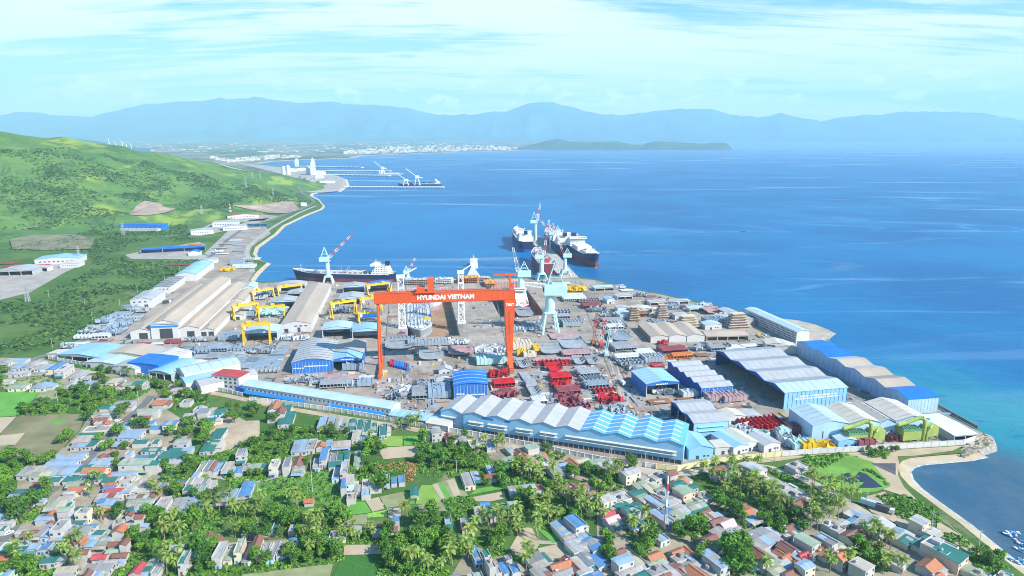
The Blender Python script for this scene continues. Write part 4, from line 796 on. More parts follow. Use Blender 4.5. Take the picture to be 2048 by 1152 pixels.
blocks('C5', 'among flat panels before the white wavy striped hall', [(1150,755,22,16,'j','g'),(1230,750,20,18,'j','u'),(1320,735,22,16,'p','u'),(1345,775,20,12,'f','g'),(1440,728,20,12,'d','u'),(1440,768,22,14,'f','u'),(1510,720,20,12,'p','u'),(1530,780,24,16,'f','g'),(1640,730,26,14,'p','u'),(1600,800,28,16,'f','u'),(1700,830,40,18,'f','u'),(1750,735,28,16,'j','g'),(1750,790,34,14,'f','u'),(1850,730,14,30,'f','u'),(1740,870,26,9,'p','g'),(1560,750,16,14,'f','g')], 4)
blocks('C5', 'in the grey stacks left of fabrication hall', [(810,490,24,18,'f','u'),(930,472,18,14,'j','g'),(880,520,18,12,'p','g'),(720,535,20,22,'j','u'),(800,560,22,24,'j','u'),(640,600,24,18,'j','g'),(750,610,22,20,'j','u'),(590,645,26,12,'p','w'),(670,650,16,9,'d','w'),(500,690,24,10,'f','w'),(565,705,20,12,'f','g'),(450,710,16,8,'j','g'),(860,455,18,16,'j','u')], 8)
blocks('C5', 'on the apron before fabrication hall', [(945,690,16,10,'f','d'),(1030,688,16,8,'f','w'),(1150,672,20,14,'f','d'),(850,685,14,6,'j','g'),(1250,665,22,6,'j','g'),(1340,668,16,6,'j','g')])
blocks('C5', 'around the yellow gantry cranes', [(1510,655,18,14,'x','u'),(1620,500,18,12,'x','u'),(1790,480,30,26,'j','m'),(1745,365,24,20,'j','u'),(1560,620,14,12,'f','g'),(1860,660,16,9,'j','w'),(1970,660,14,9,'j','w'),(1700,390,20,12,'j','g')])
blocks('C2', 'under the mid yellow gantry cranes', [(430,755,30,24,'j','g'),(620,790,24,16,'x','k'),(60,950,16,10,'j','w'),(160,950,12,8,'j','w'),(375,905,22,9,'c','w'),(590,925,26,8,'x','g')])
blocks('C1', 'on the strip beside the coast road', [(1290,985,26,14,'f','g'),(1270,1010,20,12,'j','w'),(1330,960,28,14,'f','g'),(1380,940,24,14,'f','w'),(1400,965,20,12,'f','g'),(1400,1000,22,14,'f','u'),(1300,1020,22,10,'f','w'),(1430,1060,30,16,'p','g'),(1470,1050,30,20,'f','w'),(1430,1100,34,16,'x','w'),(1390,1080,20,14,'x','u'),(1330,1115,22,14,'j','y'),(1480,870,30,14,'f','w')], 8)
blocks('C1', 'in the stock yard at far left', [(40,1075,30,16,'f','d'),(100,1090,26,14,'f','r'),(210,1100,24,12,'f','r'),(170,1130,24,12,'j','d'),(250,1085,20,10,'f','r'),(60,1110,22,12,'f','r'),(1145,965,24,10,'f','o'),(1050,1085,40,6,'f','d')], 8)
# shipping containers by the thin crane leg
for i, (x, col) in enumerate(((705,SR),(718,SR),(735,RB),(752,RB),(768,RB),(785,RB),(800,SR),(812,RB))):
    p = g6(x + 6, 362 + i * 4); o = thing('container', ('red' if col is SR else 'blue') + ' container in the slanted row by thin crane leg', 'container', (p.x, p.y, .12), 8, 'containers by the thin crane leg', at=proj(p))
    b = MB(); b.box(-1.2, 1.2, 0, 12, .15, 2.7); b.build('box', col, o); b = MB()
    for k in range(12): b.box(-1.27, 1.27, .4 + k, .65 + k, .2, 2.65)
    b.build('corrugation', col, o); MB().box(-1.1, 1.1, -.08, .02, .3, 2.6).build('door', col, o)
# layered scaffold towers round upper decks
for c, w_, d_, n, col, cn in (((780,760),13,12,6,SBW,'brown'),((945,745),14,13,6,SPK,'greyish'),((1095,800),24,16,5,STN,'cream'),((1385,800),26,16,6,SPK,'pinkish')):
    p = g3(*c); o = thing('scaffold_tower', cn + ' tiered scaffold tower round an upper deck block', 'scaffold', (p.x, p.y, .12), 10, at=proj(p)); b = MB(); pb = MB()
    for k in range(n):
        s_ = 1 - .09 * k; a = w_/2 * s_; q = d_/2 * s_; b.box(-a, a, -q, q, k*2.5 + 2, k*2.5 + 2.25); MB().box(-a*.8, a*.8, -q*.8, q*.8, k*2.5 + .1 + (.25 if k else 0), k*2.5 + 2).build('deck_tier', col, o)
        for i in range(9): x = -a + 2*a*i/8; pb.box(x - .08, x + .08, -q, -q + .16, k*2.5 + .1, k*2.5 + 3.2); pb.box(x - .08, x + .08, q - .16, q, k*2.5 + .1, k*2.5 + 3.2)
    b.build('plank_deck', STN, o); pb.build('scaffold_pole', SBW, o)
# dust collectors with yellow-green ducts
LIM = M('lime_paint', (.36, .44, .10), .55, .08, .2, dirt=.2); GRN = M('green_paint', (.12, .30, .16), .6, .1, .2, dirt=.3)
for c, lab in (((1060,1050),'yellow-green dust collector before the narrow beige hall'), ((1400,1025),'yellow-green dust collector nearest the white sea-end shed')):
    p = g4(*c); o = thing('dust_collector', lab, 'dust collector', (p.x, p.y, .12), 8, at=proj(p)); o.scale = (1.2, 1.1, 1.35)
    b = MB(); b.box(-11, 0, 1, 8, 1, 6); b.box(4, 11, 2, 8, 2, 7); b.build('filter_housing', LIM, o); b = MB()
    for x in (-10, -6, -2, 5, 10): b.box(x - .3, x + .3, 1.2, 1.8, 0, 2); b.box(x - .3, x + .3, 7, 7.6, 0, 2)
    b.build('leg', GRN, o); b = MB(); pts = [(2,2,0),(2,2,8),(2,2.3,10.5),(0.5,2.8,11.8),(-1.5,3.5,11.5),(-8,4,9.4),(-13,4.2,8.4)]
    for a, q in zip(pts, pts[1:]): b.tube(a, q, 1.1, 1.1, 10)
    pts = [(3.2,1,0),(3.2,1,4),(4.6,1.2,6.5),(7,3,7.2)]
    for a, q in zip(pts, pts[1:]): b.tube(a, q, .7, .7, 8)
    b.build('duct', LIM, o, smooth=False); b = MB(); b.box(-11.3, .3, .7, 8.3, 6, 6.4); [b.box(-10.5 + k*1.5, -9.7 + k*1.5, 2, 7, 6.4, 7) for k in range(7)]; b.build('roof_hatch', GRN, o)
p = g4(790, 400); p = G(1652, 694); o = thing('vent_pipe', 'bent lime green vent pipe behind the blue roofed shed bay', 'pipe', (p.x, p.y, .1), at=proj(p)); b = MB(); b.tube((0,0,0),(0,0,6),.8); b.tube((0,0,6),(2.5,0,8),.9,.9); b.build('pipe', LIM, o)

# ------------------------------------------------------------------ cranes
ORG = M('crane_orange', (.74, .095, .014), .5, .08, .12, dirt=.3, dirtc=(.45, .085, .03)); YEL = M('crane_yellow', (.80, .50, .015), .5, .06, .1, dirt=.15); MINT = M('crane_mint', (.50, .75, .72), .5, .06, .1, dirt=.2, dirtc=(.35, .5, .5)); MINTD = M('crane_mint_deep', (.22, .62, .58), .5, .06, .1)
RED = M('crane_red', (.62, .05, .05), .5, .08, .2); WHT = M('crane_white', (.78, .78, .76), .5, .05, .2); ROPE = M('cable_dark', (.12, .12, .13), .6)
fontc = {}
def text(s, size, mat, parent, loc, rotz, off=.02):
    cu = bpy.data.curves.new('lettering', 'FONT'); cu.body = s; cu.size = size; cu.extrude = .05; cu.offset = off * size; cu.align_x = 'CENTER'; cu.align_y = 'CENTER'; cu.space_character = 1.06
    cu.materials.append(mat); t_ = bpy.data.objects.new('lettering', cu); C.objects.link(t_); dg = bpy.context.evaluated_depsgraph_get(); me = bpy.data.meshes.new_from_object(t_.evaluated_get(dg)); bpy.data.objects.remove(t_); o = bpy.data.objects.new('lettering', me); C.objects.link(o); o.parent = parent; o.location = loc; o.rotation_euler = (math.pi/2, 0, rotz); return o
def goliath():
    A = G(762, 744); B = G(1018, 733); d = (B - A); L = d.length; rot = math.degrees(math.atan2(d.y, d.x)); mid = (A + B) / 2
    zt = atY(890, 583, mid.y).z; zb = atY(890, 602, mid.y).z
    root = thing('gantry_crane', 'giant orange goliath gantry crane lettered HYUNDAI VIETNAM spanning the yard', 'gantry crane', (A.x, A.y, .12), rot, at=(890, 640))
    b = MB(); b.box(-3, L + 5, -4.2, 4.2, zb, zt); b.build('girder', ORG, root)
    gd = MB(); 
    for y in (-4.0, 4.0):
        for z in (zt + 1.1, zt + .55): gd.bar((-3, y, z), (L + 5, y, z), .1)
        for k in range(40): x = -3 + (L + 8) * k / 39; gd.bar((x, y, zt), (x, y, zt + 1.1), .1)
    gd.build('guard_rail', ORG, root)
    rl = MB(); [rl.box(-2.5, L + 4.5, y - .3, y + .3, zt, zt + .35) for y in (-3, 3)]; rl.build('trolley_rail', M('rail_steel', (.16, .13, .12)), root)
    tx = text('HYUNDAI VIETNAM', (zt - zb) * .62, TXW, root, ((892 - 760) / 258 * L, -4.3, (zt + zb) / 2), 0, .05)
    b = MB()                                           # hinged leg: two slim tubes spreading to the rails
    for s_ in (-1, 1): b.tube((0, s_ * 2, zb), (0, s_ * 15, 3), 1.1, .95, 12)
    b.tube((0, -9.5, zb * .42), (0, 9.5, zb * .42), .7); b.build('hinged_leg', ORG, root); b = MB()
    b.box(-1.6, 1.6, -19, 19, 1.2, 3.4); [b.box(-1.2, 1.2, y - 2.2, y + 2.2, 0, 1.3) for y in (-17, -11, 11, 17)]; b.build('bogie', M('bogie_orange', (.55, .12, .03), .7, .2, .3), root)
    b = MB()                                           # rigid leg: deep tapered box
    b.loft([[(L - 4.2, -4.2, zb), (L + 5.6, -4.2, zb), (L + 5.6, 4.2, zb), (L - 4.2, 4.2, zb)], [(L - 4.0, -4.2, zb - 8), (L + 4.6, -4.2, zb - 8), (L + 4.6, 4.2, zb - 8), (L - 4.0, 4.2, zb - 8)], [(L - 2.2, -5, 14), (L + 2.4, -5, 14), (L + 2.4, 5, 14), (L - 2.2, 5, 14)]], close=True)
    for s_ in (-1, 1): b.bar((L, s_ * 3.5, 15), (L, s_ * 15, 3), 4.0, 2.6, up=(0, 0, 1))
    b.build('rigid_leg', ORG, root); b = MB(); b.box(L - 1.8, L + 1.8, -19, 19, 1.2, 3.4); [b.box(L - 1.3, L + 1.3, y - 2.2, y + 2.2, 0, 1.3) for y in (-17, -11, 11, 17)]; b.build('bogie', MATS['bogie_orange'], root)
    text('700T', 3.2, TXW, root, (L + .4, -4.35, zb - 4.2), 0, .03)
    xt = (853 - 758) / 260 * L; b = MB(); b.box(xt - 8, xt - 1, -5.5, 5.5, zt + .4, zt + 4.6); b.box(xt + 1, xt + 6.5, -4.5, 4.5, zt + 1, zt + 12); b.box(xt - 9.5, xt + 8, -6, 6, zt + .36, zt + 1)
    tr = b.build('trolley', ORG, root); b = MB(); b.bar((xt + 2, 0, zt - 1), (xt + 2, 0, zb - 14), .25); b.bar((xt - 2, -1, zb), (xt - 2, -1, zb - 14), .25); b.build('hoist_rope', ROPE, tr); MB().box(xt - 3, xt + 3, -1, 1, zb - 16, zb - 14).build('lifting_beam', YEL, tr)
    xm = (1020 - 758) / 260 * L; b = MB(); b.box(xm - .8, xm + .8, -1, 1, zt, zt + 13); b.bar((xm - 14, 0, zt + 13), (xm + 5.5, 0, zt + 13), 1.2, 1.4); b.bar((xm - 8, 0, zt + 13), (xm, 0, zt + 8), .5); b.build('service_mast', ORG, root)
    b = MB(); [b.box(-2.5 + (L + 7) * k / 24 - .08, -2.5 + (L + 7) * k / 24 + .08, -4.24, -4.18, zb, zt) for k in range(25)]; b.box(-3, L + 5, -4.26, -4.18, zb, zb + .5); b.build('plate_seam', M('seam_orange', (.50, .07, .015), .6), root)
    b = MB(); [b.box(L - .5, L + .5, -4.9, -4.8, z_, z_ + .25) for z_ in range(16, int(zb) - 8)]; b.build('ladder', M('seam_orange', (.5, .07, .015)), root)
    b = MB(); b.box(L + 6.2, L + 9, -3, 3, zb - 5, zb - 2.4); b.build('operator_cab', WHT, root)
goliath()
def ygantry(a, c, top, lab, hook=True):
    A = G(*a); B = G(*c); d = B - A; L = d.length; rot = math.degrees(math.atan2(d.y, d.x)); zt = atY((a[0] + c[0]) / 2, top, (A.y + B.y) / 2 + 1).z
    root = thing('gantry_crane', 'yellow gantry crane ' + lab, 'gantry crane', (A.x, A.y, .12), rot, 'yellow gantry cranes', at=((a[0]+c[0])/2, top))
    g_ = max(1.6, zt * .11)
    b = MB(); b.box(-1.2, L + 1.2, -2.4, -1.0, zt - g_, zt); b.box(-1.2, L + 1.2, 1.0, 2.4, zt - g_, zt); b.box(-1.2, .2, -1.0, 1.0, zt - g_, zt); b.box(L - .2, L + 1.2, -1.0, 1.0, zt - g_, zt); b.build('girder', YEL, root)
    for x in (0, L):
        lb = MB()
        for s_ in (-1, 1): lb.bar((x, s_ * 1.7, zt - g_), (x, s_ * 4.5, 1.2), 1.3, 1.0)
        lb.box(x - .7, x + .7, -6, 6, .7, 1.5); lb.bar((x, -3, zt * .5), (x, 3, zt * .5), .7); lg = lb.build('leg', YEL, root)
        wb = MB(); [wb.box(x - .4, x + .4, y - 1.2, y + 1.2, 0, .8) for y in (-5, 5)]; wb.build('wheel_bogie', SUP, lg)
    b = MB(); x = L * rnd.uniform(.2, .75); b.box(x - 1.8, x + 1.8, -2.2, 2.2, zt + .05, zt + 2.2); b.build('trolley', YEL, root); b = MB(); b.box(1.0, 3.4, -3.6, -2.5, zt - g_ - 3, zt - g_); b.build('cab', WHT, root)
    b = MB(); [b.bar((k, y, zt), (k, y, zt + 1.1), .12) for y in (-2.3, 2.3) for k in [L * i / 10 for i in range(11)]]; [b.bar((0, y, zt + 1.1), (L, y, zt + 1.1), .12) for y in (-2.3, 2.3)]; b.build('guard_rail', YEL, root)
ygantry((489,690),(541,687),646,'nearest the camera, over the arched pale shelter'); ygantry((519,641),(570,637),611,'on the right of the middle pair'); ygantry((468,640),(516,632),608,'on the left of the middle pair, by the white hall'); ygantry((505,601),(546,594),579,'behind the small light blue roofed shed')
ygantry((556,592),(603,586),571,'in front of white arched shelter at the quay'); ygantry((663,638),(711,630),602,'right of the long tan roofed building'); ygantry((722,627),(762,622),594,'hidden partly by the orange girder end'); ygantry((734,589),(778,583),567,'in front of the bright blue roofed shelter'); ygantry((718,645),(759,641),623,'lowest one, close behind the thin orange leg')
def striped(root, p, q, w0, w1, n, mats, nm='boom', parent=None):
    p, q = Vector(p), Vector(q); bo = None
    for k in range(n):
        a = p.lerp(q, k / n); c = p.lerp(q, (k + 1) / n); wa = w0 + (w1 - w0) * k / n; wb = w0 + (w1 - w0) * (k + 1) / n
        b = MB(); d = (c - a).normalized(); s_ = d.cross(Vector((0, 0, 1))); s_ = s_.normalized() if s_.length > .1 else Vector((1, 0, 0)); u = s_.cross(d)
        ca = [a + s_ * (i * wa/2) + u * (j * wa/2) for i, j in ((-1,-1),(1,-1),(1,1),(-1,1))]; cc = [c + s_ * (i * wb/2) + u * (j * wb/2) for i, j in ((-1,-1),(1,-1),(1,1),(-1,1))]
        th = max(.35, wa * .16); mm = max(2, int((c - a).length / max(wa, 1.0) / 1.2))
        for i in range(4):
            b.bar(ca[i], cc[i], th)
            for t in range(mm):
                b.bar(ca[i].lerp(cc[i], t / mm), ca[(i+1) % 4].lerp(cc[(i+1) % 4], (t + 1) / mm), th * .6)
        o = b.build(nm if bo is None else 'boom_section', mats[k % len(mats)], bo or root)
        if bo is None: bo = o
    return bo
def jib(a, ph, ch, tip, lab, portal=12, cab=8, mats=(WHT, RED), base=MINT, n=5, bw=3.0, mastl=14, colw=2.6, zbase=.12, Y=None):
    """a base px; ph portal height; ch column top; tip px of boom end (same depth unless Y)."""
    p = G(*a); root = thing('jib_crane', lab, 'crane', (p.x, p.y, zbase), 8.5, 'slewing jib cranes', at=a)
    s_ = portal / 2; b = MB()
    if ph > 0:
        for x in (-1, 1):
            for y in (-1, 1):
                lb = MB(); lb.bar((x*s_, y*s_, 0), (x*s_*.55, y*s_*.55, ph), 1.7); lb.box(x*s_ - 1, x*s_ + 1, y*s_ - 1.5, y*s_ + 1.5, 0, 1); lb.build('leg', base, root)
        b.box(-s_*.75, s_*.75, -s_*.75, s_*.75, ph - 1.5, ph); [b.bar((x*s_*.8, -s_*.8, ph*.4), (x*s_*.8, s_*.8, ph*.4), .8) for x in (-1, 1)]
        b.build('portal_frame', base, root); b = MB()
    b.tube((0, 0, max(ph, 0)), (0, 0, ch), colw * 1.1, colw * .85, 14); b.build('column', base, root)
    tb = Vector(atY(tip[0], tip[1], Y or p.y)) - p; tb = Matrix.Rotation(-R(8.5), 3, 'Z') @ tb; hd = Vector((tb.x, tb.y, 0)); hd = hd.normalized() if hd.length > 2 else Vector((1, 0, 0)); sd_ = Vector((-hd.y, hd.x, 0))
    P_ = lambda f, s, z: hd * f + sd_ * s + Vector((0, 0, z))
    hb = MB(); c8 = [P_(f, s, 0) for f, s in ((-cab, -cab*.4), (cab*.35, -cab*.4), (cab*.35, cab*.4), (-cab, cab*.4))]
    hb.loft([[v + Vector((0,0,ch)) for v in c8], [v + Vector((0,0,ch + cab*.55)) for v in c8]], close=True); ho = hb.build('machinery_house', base, root)
    wb = MB(); wb.loft([[v * .5 + P_(cab*.25, 0, 0) + Vector((0,0,ch + cab*.18)) for v in c8], [v * .5 + P_(cab*.25, 0, 0) + Vector((0,0,ch + cab*.42)) for v in c8]], close=True); wb.build('cab_window', GLS, ho)
    zt = ch + cab*.55 + mastl; mb = MB(); apex = P_(-cab*.3, 0, zt)
    for f, s in ((-cab*.8, -cab*.3), (-cab*.8, cab*.3), (cab*.2, -cab*.3), (cab*.2, cab*.3)): mb.bar(P_(f, s, ch + cab*.5), apex, .55)
    for t in (.35, .65):
        for f, s, f2, s2 in ((-cab*.8,-cab*.3,cab*.2,-cab*.3),(-cab*.8,cab*.3,cab*.2,cab*.3),(-cab*.8,-cab*.3,-cab*.8,cab*.3)): mb.bar(P_(f, s, ch + cab*.5).lerp(apex, t), P_(f2, s2, ch + cab*.5).lerp(apex, t), .4)
    mb.build('mast_frame', base, root)
    foot = P_(cab*.3, 0, ch + cab*.5); bo = striped(root, foot, tb, bw, bw*.5, n, mats)
    cb = MB(); cb.bar(apex, foot.lerp(tb, .85), .16); cb.bar(apex, foot.lerp(tb, .5), .14); cb.bar(tb, tb - Vector((0, 0, max(6, tb.z * .35))), .14); cb.build('cable', ROPE, root)
    return root
jib((1099,664), 22, 40, (1040,566), 'large mint jib crane on tall legs right of the orange crane', portal=17, cab=17, mats=(WHT,), bw=4.2, n=4, mastl=26, colw=5.0)
jib((1042,601), 14, 30, (1026,495), 'mint and white crane with steep boom behind the orange crane top', portal=14, cab=12, mats=(WHT, SPK), bw=4, n=5, mastl=12, colw=4)
jib((1083,559), 9, 30, (1098,440), 'mint crane at the pier root with red and white boom', portal=14, cab=9, mats=(WHT, RED), bw=3.4, n=7, mastl=12, colw=3)
jib((1130,550), 8, 26, (1106,447), 'mint pedestal crane on the pier beside the nearest moored ship', portal=13, cab=9, mats=(RED, WHT), bw=2.6, n=6, mastl=8, colw=2.6)
jib((1071,482), 0, 34, (1081,406), 'white crane at pier end with tallest upright boom', portal=10, cab=10, mats=(WHT, WHT, RED), bw=4, n=5, mastl=16, colw=3)
jib((1101,496), 0, 24, (1073,428), 'far pier crane whose white boom leans left across the other boom', portal=10, cab=9, mats=(WHT, SPK), bw=3.4, n=5, mastl=8, colw=2.6)
jib((1112,488), 0, 22, (1095,446), 'far pier crane with short hooked purple red boom', portal=10, cab=8, mats=(RED, SDR, WHT), bw=3, n=4, mastl=8, colw=2.6)
jib((657,566), 10, 30, (706,466), 'mint crane in front of the moored tanker with striped boom', portal=13, cab=10, mats=(WHT, RED), bw=3.4, n=8, mastl=14, colw=3)
jib((816,566), 8, 14, (830,517), 'short crane with red and white boom behind the dock gate', portal=9, cab=6, mats=(WHT, RED), bw=3, n=5, mastl=6, colw=2.4)
def latt(a, top, w0, w1, lab, mat=WHT, head=True):
    p = G(*a); zt = atY(a[0], top, p.y).z; root = thing('lattice_crane', lab, 'crane', (p.x, p.y, .12), 8.5, at=a)
    striped(root, (0, 0, 1), (0, 0, zt), w0, w1, 3, (mat,), 'lattice_tower'); b = MB(); b.box(-w0*.7, w0*.7, -w0*.7, w0*.7, 0, 1.2); b.build('base_frame', mat, root)
    b = MB(); b.box(-w1*.8, w1*.8, -w1*.5, w1*.5, zt, zt + 3); b.bar((0, 0, zt + 2), (w1*3, 6, zt + 9), .9); b.build('crane_head', mat, root); b = MB(); [b.box(-w0*.5, w0*.5, -w0*.5, w0*.5, zt*k/5, zt*k/5 + .5) for k in range(1, 5)]; b.build('platform', mat, root)
latt((805,655), 556, 6.5, 5.5, 'white lattice crane tower left of the dry dock'); latt((923,645), 547, 6.5, 4.5, 'white lattice crane tower right of the dry dock')
for a, top, tx, lab, mats in (((1187,690), 628, 1193, 'slim red lattice mobile crane on the crane track', (SOR, RED)), ((1202,695), 640, 1212, 'mobile crane with red and white boom', (RED, WHT)), ((1212,712), 655, 1221, 'mint post crane in front of the mobile cranes', (MINT,)), ((1220,690), 640, 1240, 'short pale boom crane right of the mobile cranes', (WHT, SPK))):
    p = G(*a); t = atY(tx, top, p.y) - p; root = thing('mobile_crane', lab, 'crane', (p.x, p.y, .12), 0, 'mobile cranes', at=a); b = MB(); b.box(-2.2, 2.2, -4, 4, .9, 2.6); b.build('chassis', SDR if mats[0] is not MINT else MINT, root); b = MB(); [b.box(x - .6, x + .6, -4.6, 4.6, 0, 1.2) for x in (-2.2, 2.2)]; b.build('crawler_track', SUP, root); b = MB(); b.box(-1.8, 1.8, -4.5, .5, 2.6, 5); b.build('cab', mats[0], root); striped(root, (0, 1, 3), t, 1.9, 1.3, 5, mats)
# ------------------------------------------------------------------ ships
NAV = M('hull_navy', (.012, .022, .085), .45, .1, .1); MAR = M('hull_maroon', (.20, .035, .045), .6, .12, .1, dirt=.2); HBL = M('hull_blue', (.02, .08, .34), .45, .1, .1); HRD = M('hull_red', (.55, .04, .04), .5, .1, .1); DCK = M('deck_grey_red', (.36, .30, .29), .7, .2, .15, dirt=.4); DKW = M('deck_pale', (.58, .56, .53), .7, .12, .15, dirt=.3)
def ship(stern, ang, L, Bm, fb, dr, up, lo, deck, lab, house=(.03, .16, 5), tiers=(), pipes=True, upright='ship', at=None, z0=-2.0, hatches=0, name='cargo_ship', hm=None, bulb=None, fun=None, open_deck=False, cat='ship'):
    """stern = world point of the stern centre line on the water; +x runs to the bow."""
    root = thing(name, lab, cat, (stern[0], stern[1], z0), math.degrees(ang), 'moored ships' if name == 'cargo_ship' else None, at=at); hm = hm or WHT
    st = [(0, .62, .3), (.04, .86, .7), (.12, 1, .95), (.3, 1, 1), (.72, 1, 1), (.84, .90, .78), (.92, .62, .45), (.97, .32, .18), (1.0, .05, .02)]
    def ring(x, kb, kt, za, zb, xa=0, xb=0):
        a, c = Bm/2 * kb, Bm/2 * kt; return [(x + xa, -a, za), (x + xb, -c, zb), (x + xb, c, zb), (x + xa, a, za)]
    zm = fb * (.52 if lo is MAR or lo is HRD else .30); rm = [(L*t, w_ * .5 + n_ * .5, w_) for t, w_, n_ in st]
    lob = MB(); lob.loft([[(L*t - (2 if t == 1 else 0), -Bm/2*n_, -dr), (L*t, -Bm/2*(w_*.5 + n_*.5), zm), (L*t, Bm/2*(w_*.5 + n_*.5), zm), (L*t - (2 if t == 1 else 0), Bm/2*n_, -dr)] for t, w_, n_ in st], close=True); lob.build('lower_hull', lo, root)
    sh = lambda t: fb + (fb * .28 * max(0, (t - .8) / .2) ** 1.5) + (fb * .10 if t < .06 else 0)
    fl = lambda t: 1 + .0 * t
    ub = MB(); ub.loft([[(L*t, -Bm/2*(w_*.5 + n_*.5), zm), (L*t + (3.5 if t > .95 else 0), -Bm/2*w_, sh(t)), (L*t + (3.5 if t > .95 else 0), Bm/2*w_, sh(t)), (L*t, Bm/2*(w_*.5 + n_*.5), zm)] for t, w_, n_ in st], close=True); ub.build('hull', up, root)
    db = MB(); db.loft([[(L*t + (3 if t > .95 else 0), -Bm/2*w_*.95, sh(t) + .05), (L*t + (3 if t > .95 else 0), Bm/2*w_*.95, sh(t) + .05)] for t, w_, n_ in st], cap=False); db.build('deck', deck, root)
    rb = MB()
    for s_ in (-1, 1):
        pr = [(L*t + (3.5 if t > .95 else 0), s_ * Bm/2*w_, sh(t)) for t, w_, n_ in st]
        for a, c in zip(pr, pr[1:]): rb.bar(Vector(a) + Vector((0, 0, .5)), Vector(c) + Vector((0, 0, .5)), .25, 1.0)
    rb.build('bulwark', hm, root)
    if house:
        a, c, nt = house; hb = MB(); z = fb
        for k in range(nt):
            i = .02 * k; hb.box(L*(a + i*.4), L*(c - i*.6), -Bm*(.46 - .02*k), Bm*(.46 - .02*k), z, z + 2.7); hb.box(L*(a + i*.4) - .5, L*(c - i*.6) + .6, -Bm*(.47 - .02*k), Bm*(.47 - .02*k), z + 2.7, z + 2.9); z += 2.9
        hb.box(L*(c - .05), L*c + 1, -Bm*.5, Bm*.5, z, z + 2.6); o = hb.build('superstructure', hm, root)
        wb = MB(); 
        for k in range(nt + 1):
            for side in (-1, 1):
                for j in range(6):
                    x = L*(a + .015) + (L*(c - a) - L*.04) * j / 5; yy = side * (Bm*(.46 - .02*min(k, nt-1)) + .04); wb.box(x - .5, x + .5, yy - .05, yy + .05, fb + 2.9*k + 1, fb + 2.9*k + 1.9)
        wb.box(L*c + .98, L*c + 1.06, -Bm*.45, Bm*.45, z + 1.2, z + 2.1); wb.build('window', GLS, o)
        fbm = MB(); fx = L*(a + .01); fbm.box(fx, fx + L*.035, -Bm*.12, Bm*.12, z, z + 6); fbm.build('funnel', fun or up, root); mb = MB(); mb.tube((L*(c - .03), 0, z + 2.6), (L*(c - .03), 0, z + 9), .4, .2); mb.bar((L*(c - .03), -2.5, z + 6.5), (L*(c - .03), 2.5, z + 6.5), .3); mb.build('mast', hm, root)
    for (a, c, w_, h_, mt) in tiers:
        b = MB(); b.box(L*a, L*c, -Bm*w_/2, Bm*w_/2, fb + .1, fb + h_); r = random.Random(int(a*100))
        for k in range(8): x = r.uniform(L*a, L*c - 3); y = r.uniform(-Bm*w_/2, Bm*w_/2 - 3); q = r.uniform(1, 3.5); b.box(x, x + r.uniform(2, 5), y, y + r.uniform(2, 4), fb + h_, fb + h_ + q)
        b.build('deckhouse', mt, root)
    if pipes:
        b = MB(); a = .2 if house and house[0] < .3 else .06
        for y in (-.12, -.04, .04, .12): b.tube((L*a, Bm*y, fb + 1.6), (L*.88, Bm*y, fb + 1.6), .35, n=6)
        for k in range(14): x = L*(a + (.88 - a) * k / 13); b.box(x - .2, x + .2, -Bm*.36, Bm*.36, fb, fb + 1.3); b.box(x - .9, x + .9, -Bm*.3, -Bm*.24, fb, fb + 1.6); b.box(x - .7, x + .9, Bm*.22, Bm*.28, fb, fb + 2.0)
        b.build('deck_piping', DKW, root); b = MB(); b.box(L*.5 - 2, L*.5 + 2, -Bm*.45, Bm*.45, fb + 1.8, fb + 2.4); [b.tube((L*.5 + 6*i, j*Bm*.2, fb), (L*.5 + 6*i, j*Bm*.2, fb + 9), .35, n=6) for i in (-1, 1) for j in (-1, 1)]; b.build('manifold', SPK, root)
    b = MB(); b.tube((L*.94, 0, sh(.94)), (L*.94, 0, sh(.94) + 9), .4, .2); b.box(L*.9, L*.93, -Bm*.15, Bm*.15, sh(.9), sh(.9) + 2); b.build('foremast', hm, root)
    if bulb: b = MB(); b.loft([[(L + x, y * r_, -1.0 + z * r_) for y, z in ((1,0),(.7,.7),(0,1),(-.7,.7),(-1,0),(-.7,-.7),(0,-1),(.7,-.7))] for x, r_ in ((-6, 2.6), (2, 2.4), (5, 1.5), (6.2, .3))], close=True); b.build('bulbous_bow', bulb, root)
    return root
def along(a, c):                                        # stern pixel and bow pixel on the water
    A = G(*a, -2); B = G(*c, -2); d = B - A; return A, math.atan2(d.y, d.x), d.length
A, an, L = along((790,566), (592,561)); ship(A, an, L, 22, 13, 5, NAV, MAR, DCK, 'dark navy tanker with white bridge moored behind the left yard', house=(.04,.21,4), at=(690,545))
A, an, L = along((1096,552), (1062,507)); ship(A, math.radians(96), 125, 24, 16, 5, MAR, MAR, DCK, 'dark maroon tanker with red stern end left of the pier', house=(.01,.09,1), at=(1083,520), tiers=((.12,.3,.5,3,DKW),(.62,.8,.6,4,SPK)), fun=HRD)
A = G(1062, 512, -2); ship(G(1054, 505, -2), math.radians(95.5), 170, 27, 17, 6, NAV, HBL, DKW, 'navy tanker with white bridge, farther one left of the pier', house=(.10,.30,4), at=(1050,485), tiers=((.6,.9,.6,4,WHT),(.35,.5,.5,3,DKW)))
ship(G(1132,512,-2), math.radians(96), 190, 28, 17, 6, NAV, NAV, DKW, 'navy ship with stacked white decks, farther one right of the pier', house=(.05,.22,5), at=(1110,475), tiers=((.35,.6,.8,7,WHT),(.65,.85,.6,5,SPK)))
A, an, L = along((1128,502), (1172,547)); ship(A + Vector((10,0,0)), math.radians(-80), 155, 29, 18, 6, NAV, MAR, DKW, 'navy ship with white decks and red bulbous bow nearest on the right of pier', house=(.12,.34,4), at=(1150,515), tiers=((.38,.6,.8,5,WHT),(.65,.85,.6,3,WHT)), bulb=M('bulb_red', (.65, .12, .10), .5), pipes=False)
